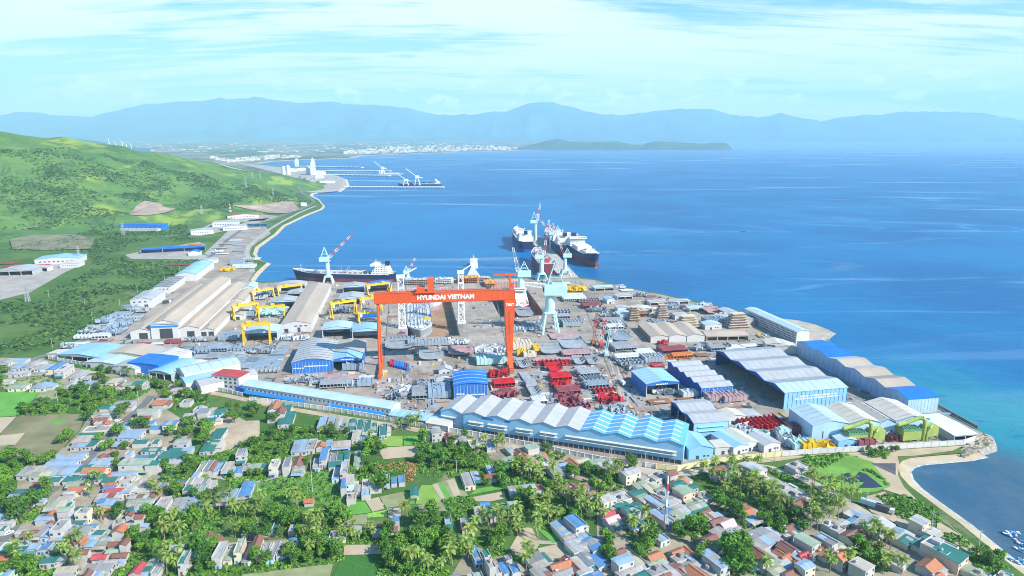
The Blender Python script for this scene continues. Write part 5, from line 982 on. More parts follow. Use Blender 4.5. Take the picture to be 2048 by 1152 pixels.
ship(G(948,538,-2), math.radians(94), 42, 12, 4, 2, WHT, GRY, DKW, 'small white workboat leaving the quay', house=(.2,.5,2), pipes=False, name='workboat', at=(947,523))
b0 = GC('C2', 955, 905); ship(tuple(b0 + ey * 118), YR - math.pi/2, 116, 27, 8, 1.5, SG, SG, SBG, 'grey unfinished ship hull in the brown dry dock', house=None, pipes=False, z0=-7.0, name='ship_hull', at=(840,640), tiers=()) 
hull = THINGS[-1][0]; b = MB(); rr = random.Random(3)
for k in range(24): x = 6 + k * 4.3; b.box(x, x + .5, -12.5 * min(1, (120 - x)/22), 12.5 * min(1, (120 - x)/22), 8.1, 9.3)
for y in (-9, -5, -1.5, 1.5, 5, 9): b.box(6, 98, y - .2, y + .2, 8.1, 9.8)
b.build('web_frame', SW, hull); b = MB()
for k in range(60): x, y = rr.uniform(6, 100), rr.uniform(-11, 11); b.box(x, x + rr.uniform(1, 3), y, y + rr.uniform(1, 2.5), 8.1, rr.uniform(9.6, 11.5))
b.build('outfitting', SG, hull)
ship(tuple(D2A + ex * 26 + ey * 118), YR - math.pi/2, 100, 27, 11, 2, HRD, HRD, DCK, 'red ship with white bridge lying in the right dry dock', house=(.42,.60,4), z0=-7, name='ship_hull', at=(1030,590), tiers=((.05,.35,.7,4,SPK),(.62,.75,.8,7,WHT)))
ship(tuple(D1A + ex * 26 + ey * 196), YR - math.pi/2, 62, 30, 12, 2, SW, SPK, SW, 'pale hull section afloat at rear of the brown dry dock', house=None, z0=-7, name='ship_hull', at=(880,605), pipes=False, tiers=((.1,.5,.8,4,SG),(.55,.8,.6,2.5,SW)))
# dock gates and staging along the quay edge
PKW = M('gate_pink', (.58, .36, .32), .75, .12, .15, dirt=.3)
for D, lab in ((D1, 'pinkish steel gate closing the brown dry dock'), (D2, 'pinkish steel gate closing the right dry dock')):
    p = Vector((*D[3], 0)); o = thing('dock_gate', lab, 'dock gate', (p.x, p.y, -9), 8.5, at=proj(p)); b = MB(); b.box(0, 52, -5, 0, 0, 13); b.build('gate', PKW, o); b = MB(); [b.box(x - .3, x + .3, -5.5, -5, 0, 13) for x in range(1, 52, 4)]; b.build('stiffener', PKW, o); b = MB(); [b.box(0, 52, y, y + .12, 13.9, 14.05) for y in (-4.8, -.2)]; [b.box(x, x + .12, y, y + .12, 13, 14) for x in range(0, 52, 3) for y in (-4.8, -.2)]; b.build('guard_rail', WHT, o)
for (x, y, w_, d_, n, mt, lab) in ((1280,560,30,18,3,SOR,'rust coloured staging stack at the quay edge'), (1430,580,16,30,2,SOR,'rust coloured staging beside the right dock'), (1400,300+250,14,10,2,PKW,'pink staging box by the dock gate'), (940,575,34,10,3,PKW,'pink staging wall on the dock head'), (1120,570,24,10,3,WHT,'white staging frame on the dock head'), (520,520,30,10,3,SPK,'reddish staging block beside tanker stern')):
    p = GC('C2', x, y); o = thing('staging', lab, 'staging', (p.x, p.y, .12), 8.5, at=proj(p)); b = MB(); [b.box(-w_/2, w_/2, -d_/2, d_/2, 2.4*k + 2.2, 2.4*k + 2.4) for k in range(n)]; b.build('deck', mt, o); b = MB()
    for i in range(int(w_/3) + 1):
        for y_ in (-d_/2, d_/2): b.box(-w_/2 + 3*i, -w_/2 + 3*i + .25, y_, y_ + .25, 0, 2.4*n + 1)
    b.build('post', mt, o); b = MB(); [b.box(q - 1, q + 1.4, r_ - 1, r_ + 1, 2.4*n, 2.4*n + 1.6) for q, r_ in ((rnd.uniform(-w_*.4, w_*.4), rnd.uniform(-d_*.4, d_*.4)) for _ in range(int(w_/3)))]; b.build('stacked_part', SYL if mt is SOR else SW, o)
p = GC('C2', 1325, 530); o = thing('sail_panel', 'white pointed steel panel standing at the quay edge', 'panel', (p.x, p.y, .12), 0, at=proj(p)); b = MB(); b.prism([(-12,0),(10,0),(-3,18)], 'y', -.6, .6); b.build('panel', WHT, o); b = MB(); [b.bar((x, -.5, 0), (x*.6 - 2, -6, 0), .4) or b.bar((x*.5 - 2, -.5, 7), (x*.6 - 2, -6, 0), .4) for x in (-8, 5)]; b.build('prop', GRY, o)
# far berths
A, an, L = along((882,372), (796,373)); ship(A + Vector((0,20,0)), an, L, 34, 9, 5, M('hull_slate', (.045,.07,.12), .5), NAV, M('deck_slate', (.12,.14,.17), .7), 'dark bulk carrier moored at the far coal jetty', house=(.04,.15,4), at=(840,365), pipes=False, tiers=((.2,.32,.7,3,DK),(.36,.48,.7,3,DK),(.52,.64,.7,3,DK),(.68,.8,.7,3,DK)))
def jetty(a, c, wd, lab, piles=14, h=3):
    A = G(*a); B = G(*c); d = B - A; o = thing('jetty', lab, 'jetty', (A.x, A.y, 0), math.degrees(math.atan2(d.y, d.x)), 'far jetties', at=((a[0]+c[0])/2, a[1])); b = MB(); b.box(0, d.length, -wd/2, wd/2, h - 1.5, h); b.build('deck', WHT if wd < 40 else DKW, o); b = MB(); [b.box(d.length*k/piles - 1.5, d.length*k/piles + 1.5, -wd/2 + 1, wd/2 - 1, -5, h - 1.5) for k in range(1, piles + 1)]; b.build('pile', DKW, o)
jetty((688,374.5), (802,374.5), 14, 'thin jetty leading out to the dark bulk carrier'); jetty((790,375), (888,375), 22, 'berth platform alongside the dark bulk carrier'); jetty((655,350), (780,351.5), 26, 'nearest of the three white jetties beyond the coal jetty'); jetty((625,342), (782,342.5), 22, 'middle of the three white jetties beyond coal jetty'); jetty((600,333), (725,335), 26, 'farthest of the three white jetties')
for x, y, h_, lab in ((835,372,62,'white ship loader with raised boom at the coal jetty'),(812,372,40,'white ship loader nearer the jetty trestle'),(766,350,60,'white loader tower on the end of nearest white jetty')):
    p = G(x, y); o = thing('ship_loader', lab, 'loader', (p.x, p.y, 3), 0, at=(x, y)); b = MB(); [b.bar((sx*10, sy*7, 0), (sx*4, sy*3, h_*.45), 2.2) for sx in (-1, 1) for sy in (-1, 1)]; b.build('leg', WHT, o); b = MB(); b.box(-7, 7, -5, 5, h_*.42, h_*.6); b.build('house', WHT, o); b = MB(); b.bar((0, 0, h_*.5), (-h_*.7, 8, h_), 2.4); b.bar((0, 0, h_*.5), (h_*.35, 0, h_*.45), 2.4); b.build('boom', WHT, o)
p = G(780, 350.5); o = thing('cargo_ship', 'small pale ship at the end of the nearest white jetty', 'ship', (p.x, p.y + 25, -2), 0, at=(772,349)); b = MB(); b.prism([(-60,0),(46,0),(60,6),(60,9),(-60,9)], 'y', -10, 10); b.build('hull', GRY, o); b = MB(); b.box(-56, -36, -8, 8, 9, 26); b.box(-30, 40, -7, 7, 9, 12); b.build('superstructure', WHT, o)
# far port: towers, silos, sheds
for x, y, w_, d_, h_, lab, kind in ((627,350,22,22,84,'tall white tower of the far cement works','t'),(617,349,22,20,44,'lower white block beside the tall cement tower','t'),(594,333,22,22,50,'white square tower behind the cement works','t'),(568,349,20,20,36,'pair member white silo at left of the port','s'),(577,349,20,20,40,'white silo right beside the left silo','s'),(641,349,50,24,14,'white shed at foot of the tall cement tower','b'),(606,341,60,20,12,'white shed between the two port towers','b'),(585,343,44,20,14,'white works shed left of port towers','b'),(655,366,60,26,9,'low grey shed on the coal yard','b')):
    p = G(x, y); o = thing('port_tower' if kind == 't' else 'silo' if kind == 's' else 'port_shed', lab, 'tower' if kind == 't' else 'silo' if kind == 's' else 'shed', (p.x, p.y, 0), 12, at=(x, y)); b = MB()
    if kind == 's': b.tube((0,0,0),(0,0,h_),w_/2,w_/2,14); b.tube((0,0,h_),(0,0,h_+5),w_/2,2,14); b.build('silo_wall', WHT, o)
    elif kind == 't':
        b.box(-w_/2, w_/2, -d_/2, d_/2, 0, h_*.72); b.box(-w_*.3, w_*.4, -d_*.4, d_*.4, h_*.72, h_*.9); b.prism([(-w_*.25, h_*.9), (w_*.15, h_*.9), (-w_*.05, h_)], 'y', -d_*.2, d_*.2); b.build('tower_body', M('tower_pale', (.66,.67,.66), .7), o); b = MB(); [b.box(-w_/2 - .3, w_/2 + .3, -d_/2 - .3, d_/2 + .3, h_*.72*k/5 - 1, h_*.72*k/5) for k in range(1, 5)]; b.build('floor_band', GRY, o)
    else: b.prism([(-w_/2,0),(w_/2,0),(w_/2,h_),(0,h_*1.3),(-w_/2,h_)], 'y', -d_/2, d_/2); b.build('wall', WHT, o); b = MB(); b.strip([(-w_/2-1,h_+.2),(0,h_*1.3+.2),(w_/2+1,h_+.2)], 'y', -d_/2-1, d_/2+1, .6); b.build('roof', RG, o)
# far towns: too many to count, they read as pale grain along the coast
b = MB(); rr = random.Random(5); b.k = 0
def specks(n, pxs, hmax, wmax, dy=0):
    for _ in range(n):
        x = rr.uniform(pxs[0][0], pxs[-1][0]); 
        for (a, c) in zip(pxs, pxs[1:]):
            if a[0] <= x <= c[0]:
                t = (x - a[0]) / (c[0] - a[0]); y0_ = a[1] + (c[1] - a[1]) * t; th = a[2] + (c[2] - a[2]) * t; break
        y = y0_ - th * rr.random() ** 1.4; p = G(x, y); w_ = rr.uniform(.4, 1) * wmax; h_ = hmax * rr.uniform(.3, 1); b.k = rr.choice((0, 0, 0, 1, 2)); b.box(p.x - w_/2, p.x + w_/2, p.y - w_*.4, p.y + w_*.4, 0, h_)
specks(430, [(690,308,4),(760,307,11),(860,304,13),(960,301,10),(1036,299,4)], 20, 38); specks(150, [(455,325,3),(500,322,7),(560,317,6),(600,315,2)], 14, 26); specks(160, [(150,302,16),(600,306,18),(900,292,8)], 9, 50); specks(60, [(420,318,6),(470,326,6)], 10, 22)
specks(40, [(1050,283,2),(1300,281,2),(1460,283,2)], 30, 80); specks(60, [(1960,277,5),(2060,277,5)], 40, 110)
struct(b.build('far_town', [M('town_white', (.74,.72,.68), .8), M('town_cream', (.6,.5,.4), .8), M('town_roof', (.4,.3,.28), .8)]), 'stuff')
# masts, pylons, wind turbines
def pylon(at, top, lab, w_=4.5, name='pylon', mats=(WHT,), cat='pylon', arms=3):
    p = GT(*at); zt = atY(at[0], top, p.y).z - p.z; o = thing(name, lab, cat, p, 10, at=at); striped(o, (0,0,0), (0,0,zt), w_, w_*.18, 4 if len(mats) == 1 else 7, mats, 'mast')
    if arms: b = MB(); [b.bar((-w_*(.9 - .15*k), 0, zt*(.70 + .12*k)), (w_*(.9 - .15*k), 0, zt*(.70 + .12*k)), .5) for k in range(arms)]; b.build('cross_arm', mats[0], o)
for at, top, lab in (((247,471),446,'pale pylon in front of the bright blue hill building'),((56,604),566,'tall pale pylon in the green scrub at far left'),((159,523),492,'pale pylon beside the light blue factory'),((492,376),352,'pale pylon on the far hill slope'),((404,430),410,'pale pylon above the white group of buildings'),((546,390),377,'small pylon near the far coast bend'),((505,356),344,'small far pylon beyond the hill slope'),((520,357),347,'farthest small pylon by the coast')):
    pylon(at, top, lab, 4.6 if at[1] < 480 else 4, mats=(GRY,))
pylon((461,428), 405, 'red and white chimney mast by the dark red roof', 5, 'mast', (RED, WHT), 'mast', 0); pylon((45,262), 232, 'faint lattice mast on the hill crest', 8, 'mast', (WHT,), 'mast', 0)
pylon((1330,1068), 952, 'red and white radio mast rising from the right village', 1.1, 'radio_mast', (WHT, SW, SPK, WHT, SW, RED, WHT), 'mast', 0)
for i, (x, y0_, yt) in enumerate(((220,298,286),(234,299,289),(246,299,285),(254,300,289),(263,300,288))):
    p = GT(x, y0_ + 3); Yf = 3600; base = atY(x, y0_, Yf); k = 3600; z0_ = base.z; zt = atY(x, yt, Yf).z; o = thing('wind_turbine', 'white wind turbine on the plain behind the hill crest', 'wind turbine', (base.x, Yf, 0), 0, 'wind turbines behind the hill', at=(x, y0_)); MB().tube((0,0,0), (0,0,zt), 2.6, 1.6, 8).build('tower', WHT, o); b = MB(); r_ = 24
    for t in (90, 210, 330): b.bar((0,-3,zt), (math.cos(R(t + i*17))*r_, -3, zt + math.sin(R(t + i*17))*r_), 1.8, .5)
    b.build('blade', WHT, o); MB().box(-1.6, 1.6, -4, 4, zt - 1.6, zt + 1.6).build('nacelle', WHT, o)
# poles in the village and the yard
PC = M('pole_concrete', (.50, .48, .45), .85, .1, .3)
def pole(at, h, lab, lamp=False):
    p = G(*at); o = thing('street_lamp' if lamp else 'utility_pole', lab, 'lamp post' if lamp else 'pole', (p.x, p.y, 0), -20, 'poles along the village edge', at=at); MB().tube((0,0,0), (0,0,h), .22, .13, 7).build('shaft', PC, o)
    b = MB(); (b.bar((0,0,h), (0,-1.8,h + .3), .14), b.box(-.25, .25, -2.4, -1.5, h + .2, h + .4)) if lamp else (b.bar((-1.2,0,h - .6), (1.2,0,h - .6), .16), b.bar((-1,0,h - 1.6), (1,0,h - 1.6), .16), [b.box(x - .06, x + .06, -.06, .06, h - .6, h - .2) for x in (-1.1, -.4, .4, 1.1)])
    b.build('lamp_head' if lamp else 'cross_arm', PC, o)
for at, h, lab in (((625,985),20,'tall white pole in the overgrown field at village centre'),((516,992),8,'pole beside the blue topped white house by the field'),((115,803),9,'pole at the edge of the left thicket'),((277,803),9,'pole by the left lane thicket'),((241,750),8,'pole outside the bright blue box shed'),((300,757),8,'pole at the wall corner left'),((320,756),8,'pole at the lane mouth'),((410,793),10,'pole below the red topped office'),((660,830),9,'pole along the wall below the long office'),((708,832),9,'lamp pole in front of the office right end'),((913,944),8,'pole next to the grey house by striped garden'),((1000,873),11,'pole before the middle of saw-tooth hall'),((1090,900),11,'pole before the right part of saw-tooth hall'),((1222,925),10,'pole by the saw-tooth hall right third'),((1290,935),11,'pole at saw-tooth hall right end'),((1549,923),10,'pole at the white wall above the road bend'),((1731,1012),9,'pole above the parked trailers'),((1864,1047),7,'pole by the white roofed shore shed'),((1861,1073),9,'pole beside the large green roofed shed'),((1955,1108),13,'leaning white pole on the beach'),((1490,1106),9,'pole beside the big grey roofed house'),((1426,1063),7,'pole by the pink roofed house')):
    pole(at, h, lab, 'lamp' in lab)
for at in ((268,622),(305,600),(213,655),(170,612),(98,595),(105,695),(185,640),(330,565),(275,585),(240,613),(360,545)): pole(at, 9, 'pale pole along the scrub edge of the perimeter road')
b = None
# boats in the cove
BW, BBL = M('boat_white', (.75,.77,.77), .5), M('boat_blue', (.03,.24,.50), .5)
for i, (x, y, col) in enumerate(((1752,805,1),(1792,800,0),(1826,793,1),(1868,867,0),(1893,870,1),(1885,892,0),(1863,938,0),(1895,935,1),(1818,1036,1),(1850,1034,0),(1880,1030,1),(1900,1036,0))):
    p = GC('A8', x, y, -2); o = thing('fishing_boat', ('white' if col == 0 else 'blue rimmed') + ' small fishing boat afloat in the cove', 'boat', (p.x, p.y, -2.0), rnd.uniform(120, 160), 'fishing boats in the cove', at=proj(p))
    k = [(-2.6,.7),(-2.2,1.05),(-.5,1.25),(1.2,1.0),(2.4,.45),(3.0,.06)]; b = MB(); b.loft([[(x_, -w_, .75 + (.35 if x_ > 2 else 0)), (x_*.92, -w_*.7, -.3), (x_*.92, w_*.7, -.3), (x_, w_, .75 + (.35 if x_ > 2 else 0))] for x_, w_ in k], close=False); b.build('hull', BBL if col else BW, o)
    b = MB(); b.loft([[(x_, -w_*.85, .45), (x_, w_*.85, .45)] for x_, w_ in k], cap=False); b.build('deck', BW, o); b = MB(); b.box(-1.6, -.2, -.6, .6, .45, 1.3); b.box(.6, .8, -1, 1, .45, .7); b.build('engine_box', BW if col else BBL, o)
p = G(1487, 463, -2); o = thing('fishing_boat', 'tiny dark boat alone on the open blue sea', 'boat', (p.x, p.y, -2), 10, at=(1487,463)); b = MB(); b.prism([(-4,0),(3.5,0),(5,1.4),(-4,1.4)], 'y', -1.3, 1.3); b.build('hull', NAV, o); MB().box(-3, 0, -1, 1, 1.4, 2.8).build('cabin', GRY, o)
# lorries by the beach and a few in the yard
def lorry(at, rot, col, lab, ln=11, loc=None):
    p = G(*at); o = thing('lorry', lab, 'lorry', (p.x, p.y, .2), rot, at=at); b = MB(); b.box(-ln/2, ln/2 - 2.6, -1.25, 1.25, 1.1, 3.7); b.build('trailer', col, o); b = MB(); b.box(ln/2 - 2.2, ln/2, -1.2, 1.2, .7, 3.0); b.build('cab', WHT, o); MB().box(ln/2 - .02, ln/2 + .04, -1.05, 1.05, 1.8, 2.7).build('windscreen', GLS, o)
    for x in (-ln/2 + 1.5, -ln/2 + 2.9, ln/2 - 1.2):
        for y in (-1.15, 1.15): w_ = MB(); w_.tube((x, y - .2, .5), (x, y + .2, .5), .52, n=10); w_.build('wheel', SUP, o)
lorry(px('A8',620,575), -38, RPB, 'lorry with pale trailer parked by the beach shacks', 13); lorry(px('A8',715,612), -38, M('tarp_dark', (.10,.11,.13), .7), 'dark covered lorry behind the pale trailer lorry', 9)
for at, r, c, lab in ((px('C5',1100,418),50,DK,'dark lorry on the road left of fabrication hall'),((690,800),-20,WHT,'white lorry beside the long office'),((1245,770),100,WHT,'white lorry on the crane track'),((1030,683),8,SYL,'yellow lorry crossing the yard road'),(px('C4',560,1020),20,WHT,'white lorry by the steel scrap at the wall')): lorry(at, r, c, lab, 9)
def car(at, rot, col, lab):
    p = G(*at); o = thing('parked_car', lab, 'car', (p.x, p.y, .2), rot, 'parked cars', at=at); b = MB(); b.prism([(-2.1,.35),(2.1,.35),(2.15,.8),(1.3,.95),(.7,1.45),(-1.2,1.45),(-1.8,.95),(-2.15,.85)], 'y', -.85, .85); b.build('body', col, o); b = MB(); b.prism([(1.25,.97),(.72,1.42),(-1.18,1.42),(-1.7,.97)], 'y', -.87, .87); b.build('window', GLS, o)
    b = MB(); [b.tube((x, y - .1, .33), (x, y + .1, .33), .33, n=8) for x in (-1.3, 1.3) for y in (-.8, .8)]; b.build('wheel', SUP, o)
for at, r, c, lab in ((px('A1',1150,745),60,WHT,'white car on the left lane bend'),(px('A1',1165,765),60,GRY,'grey car behind the white one on the left lane'),(px('A1',1130,800),60,WHT,'white car farther down the left lane'),(px('A2',85,770),50,WHT,'white car on the lower left lane'),(px('A3',1500,100),-20,SDR,'dark red car outside the long office'),(px('A3',1350,75),-20,WHT,'white car outside the long office')): car(at, r, c, lab)
# ------------------------------------------------------------------ village houses
HR = {'w': ((.47,.47,.46),'white'), 'g': ((.33,.335,.34),'grey'), 'b': ((.09,.23,.43),'bright blue'), 'l': ((.27,.38,.50),'pale blue'), 't': ((.03,.17,.145),'dark green'), 'n': ((.31,.39,.28),'pale green'), 'o': ((.43,.165,.075),'orange tiled'),
      'm': ((.24,.10,.075),'brown tiled'), 'r': ((.46,.07,.08),'red'), 'y': ((.50,.47,.33),'cream yellow'), 'k': ((.22,.23,.26),'dark grey'), 's': ((.48,.42,.36),'sandy'), 'p': ((.74,.46,.46),'pink')}
HM = {k: M('house_roof_' + v[1].replace(' ', '_'), v[0], .6 if k not in 'om' else .8, .13, .5, dirt=.65 if k in 'omsgwn' else .35, dirtc=(.24, .15, .10) if k in 'sgwny' else tuple(.5*a + .10 for a in v[0]), obj_var=.12, stretch=(1, .3, 1)) for k, v in HR.items()}
HW = [M('house_wall_' + n, c, .8, .07, .3, dirt=.3, obj_var=.06) for n, c in (('white', (.50,.485,.46)), ('cream', (.68,.60,.46)), ('pale_blue', (.52,.64,.70)), ('mint', (.50,.68,.60)), ('grey', (.50,.49,.47)), ('peach', (.68,.48,.38)))]
LM = [((40,740),'among sheds by far left scrub'),((40,800),'above the bright green field'),((150,770),'beside the thicket near the yard corner'),((240,765),'under the perimeter wall by the bright blue shed'),((230,830),'at the upper end of left lane'),((340,800),'right of the left lane mouth'),((205,860),'along the left lane near brown field'),((300,850),'between the upper two village lanes'),((400,830),'beside the bare sandy yard'),
      ((155,930),'where the left lane passes brown field'),((260,930),'between the two left lanes, upper part'),((380,910),'right of the second lane'),((60,960),'below the brown field at left edge'),((60,1040),'at the left picture edge, lower'),((130,990),'on the left lane middle stretch'),((220,970),'between the two left lanes, middle'),((310,985),'right of the second lane, middle'),((140,1050),'in lower left grey roof cluster'),((250,1060),'on the lower second lane'),((60,1105),'in the bottom left corner'),((180,1120),'beside the lower left palms'),((350,1090),'among trees right of the lower second lane'),
      ((410,930),'on the cross lane left part'),((500,930),'on the cross lane middle'),((560,850),'under the perimeter wall left of the tube row'),((440,985),'beside the overgrown field, left side'),((680,850),'in the tube house row under the wall'),((640,890),'below the tube house row'),((650,925),'on the cross lane right part'),((700,985),'left of the striped garden plots'),((800,965),'above the striped garden plots'),((540,1055),'in the small row above bottom rows'),((520,1100),'in the bottom long house row, left part'),((580,1095),'in the bottom long house row, right part'),((430,1070),'by the lower left palm stand'),((660,1080),'near the bottom sandy plot'),((780,1055),'below the garden plots at centre'),
      ((850,970),'left edge of the green garden'),((900,1050),'beside the dark green crop plot'),((940,940),'right of the striped garden'),((880,870),'under the saw-tooth hall left part'),((980,1030),'by the central palm stand'),((1040,980),'at the end of the palm lane'),((1060,900),'under the saw-tooth hall middle'),((1080,920),'in the orange roof cluster by the wall'),((1160,930),'near the grey roofed house by the wall'),((1200,945),'under the saw-tooth hall right part'),((1160,980),'among palms left of right village'),((960,1095),'at the bottom by the blue pair'),((1010,1140),'at the bottom centre'),((1120,1060),'beside the open sandy ground'),((1170,1090),'above the bottom sandy courtyard'),((1130,1125),'in the bottom sandy courtyard'),((1200,1120),'right of the bottom courtyard'),
      ((1260,960),'below the yellow wall, left'),((1340,965),'below the yellow wall corner'),((1230,1010),'on the right village left rim'),((1280,1020),'left of the radio mast'),((1330,1000),'behind the radio mast'),((1390,1000),'in the long green roof block'),((1360,1035),'right of the radio mast'),((1440,1045),'around the pink roofed house'),((1500,1025),'in the palm grove centre'),((1480,950),'beside the curved sandy road'),((1540,975),'along the curved sandy road'),((1590,1010),'at the palm grove right rim'),((1430,1090),'left of the big leafy tree'),((1520,1080),'at the large grey roofed house'),((1350,1110),'in the bottom row of right village'),((1260,1120),'at the bottom left of right village'),((1530,1120),'right of the big leafy tree'),((1580,1120),'in the bottom right lanes'),((1620,1100),'among bottom right palms'),((1690,1040),'among the beach shacks'),((1750,1050),'beside the parked lorries'),((1810,1075),'in the row of large beach sheds'),((1860,1110),'at the lower beach sheds'),((1700,1080),'behind the beach sheds'),((1720,1130),'at the bottom right edge'),((1960,1140),'in the bottom right corner')]
def near(x, y): return min(LM, key=lambda l: (l[0][0]-x)**2 + ((l[0][1]-y)*1.3)**2)[1]
HL = []
def hs(c, rot, rows, px_=True):
    for (x, y, w_, d_, k) in rows:
        X, Y = px(c, x, y); p = G(X, Y, 4.0); s_ = spx(Y); q = CR[c][2]
        if px_:
            a = T + math.atan((Y - 576) / F); W_ = w_ * q / s_; D_ = d_ * q / (s_ * math.sin(a))
        else: W_, D_ = w_, d_
        HL.append((p.x, p.y, max(3.2, W_ * .98), max(3.4, min(D_ * 1.0, 30)), rot, k, X, Y))
hs('A3', 9, [(1125,195,62,95,'l'),(1205,195,62,95,'l'),(1275,200,58,95,'n'),(1340,205,58,95,'n'),(1400,212,60,90,'t'),(1475,220,60,90,'t'),(1543,230,62,100,'t'),(1605,252,60,90,'t'),(1690,262,70,100,'t'),(800,155,125,110,'t'),(745,130,80,50,'m'),(690,50,95,70,'o'),(800,65,80,50,'t'),(660,140,60,50,'n'),
  (200,92,80,30,'t'),(120,108,150,30,'t'),(75,175,130,40,'t'),(170,300,105,90,'t'),(90,410,125,95,'t'),(925,410,135,105,'l'),(1030,400,75,95,'g'),(1115,405,80,40,'o'),(1190,385,55,50,'l'),(1188,415,50,35,'b'),(1300,400,165,45,'s'),(1450,310,90,85,'y'),(1515,345,80,45,'l'),(385,515,80,60,'k'),(905,560,85,80,'m'),(905,630,105,50,'n'),
  (80,590,55,90,'k'),(125,592,55,70,'m'),(190,585,65,75,'t'),(255,600,75,80,'s'),(355,632,85,55,'b'),(475,605,160,40,'n'),(690,620,75,70,'w'),(735,600,55,80,'g'),(805,610,60,80,'k'),(1075,570,60,80,'g'),(1145,530,62,105,'b'),(1230,520,60,80,'k'),(1250,580,120,40,'t'),(1355,490,48,70,'t'),(1450,510,55,100,'n'),(1455,580,80,40,'n'),
  (1260,660,65,100,'l'),(1335,655,65,100,'l'),(425,810,105,125,'b'),(310,860,85,90,'l'),(200,885,120,90,'g'),(20,600,55,90,'n'),(40,740,80,55,'k'),(40,800,80,55,'n'),(1005,908,80,32,'o'),(1330,800,38,80,'b'),(1385,770,70,80,'s'),(1395,875,80,60,'s'),(1450,800,55,60,'g'),(1525,762,62,75,'s'),(1530,840,80,45,'l'),(1620,780,105,45,'n'),(1710,722,75,80,'n'),(1790,722,52,50,'b'),(1860,712,58,60,'b'),(1975,830,75,70,'t')])
hs('A4', 6, [(440,358,85,60,'g'),(520,345,50,60,'w'),(570,348,68,68,'b'),(640,332,50,75,'t'),(705,332,58,70,'t'),(860,342,60,55,'w'),(190,600,75,140,'w'),(287,570,75,130,'n'),(375,562,66,120,'n'),(455,560,72,150,'g'),(535,530,75,105,'m'),(612,535,58,105,'g'),(683,550,66,150,'g'),(763,530,62,125,'n'),(838,500,73,115,'b'),(900,500,48,85,'w'),(110,412,105,55,'m'),(158,458,95,55,'m'),(45,452,85,45,'n'),(1150,458,78,75,'t'),(1240,420,75,95,'g'),(1265,482,80,45,'t'),(1460,332,80,38,'g'),(1680,322,85,38,'m'),(1650,367,95,36,'g'),(1750,335,75,60,'o'),(1803,350,52,65,'m'),(1825,306,50,28,'b'),(1888,402,115,48,'n'),(1780,424,75,28,'t')])
hs('A6', 8, [(445,350,62,60,'l'),(450,412,70,36,'t'),(605,360,88,48,'g'),(630,418,105,38,'m'),(740,285,95,100,'s'),(830,262,85,65,'t'),(790,208,80,28,'b'),(970,252,100,50,'t'),(1055,222,100,75,'g'),(870,310,70,45,'w')])
hs('A6', 14, [(1140,70,250,70,'w')]); hs('A6', 20, [(715,705,75,100,'b'),(690,627,60,28,'b'),(800,668,60,65,'t'),(825,722,55,40,'w'),(840,815,55,95,'s'),(895,808,55,95,'g'),(970,800,65,90,'b'),(1065,812,85,70,'b'),(1005,705,60,36,'g'),(515,877,75,36,'k'),(660,878,55,40,'w'),(725,872,85,50,'n')])
hs('A6', 28, [(1510,430,8,12,'l'),(1585,512,8,7,'s'),(1630,425,7,11,'b'),(1690,490,7,7,'l'),(1275,740,8,12,'k'),(1330,840,9,9,'g'),(1500,785,11,7,'o'),(1510,842,11,6,'g'),(1600,765,6,12,'m'),(1668,782,8,12,'w'),(1740,730,8,10,'k'),(1850,735,7,9,'b'),(1640,600,8,9,'w'),(1700,585,9,8,'g'),(1815,578,9,10,'b'),(1620,548,9,4,'l'),(1790,880,10,5,'b')], False)
hs('A5', 15, [(625,580,95,115,'g'),(690,545,85,75,'l'),(830,485,60,65,'l'),(830,552,105,36,'m'),(250,165,78,45,'n'),(330,172,90,55,'g'),(445,188,60,50,'m'),(495,195,55,45,'n'),(580,208,75,45,'g'),(710,238,160,50,'w'),(830,270,80,45,'l')])
hs('A5', 25, [(1040,300,8,9,'y'),(1092,332,6,6,'m'),(1130,322,8,8,'n'),(1215,322,8,6,'n'),(1300,358,6,5,'o'),(1275,390,8,13,'g'),(1175,400,10,10,'o'),(1230,420,6,9,'s'),(1000,412,8,9,'n'),(1075,402,7,8,'k'),(1480,490,14,10,'g'),(1600,440,8,10,'o'),(1660,412,10,6,'y'),(1800,432,11,7,'n'),(1890,465,14,10,'w'),(1835,612,9,6,'o'),(1550,680,6,14,'k'),(1622,690,8,14,'m'),(1670,645,7,6,'m'),(1742,712,7,6,'m')], False)
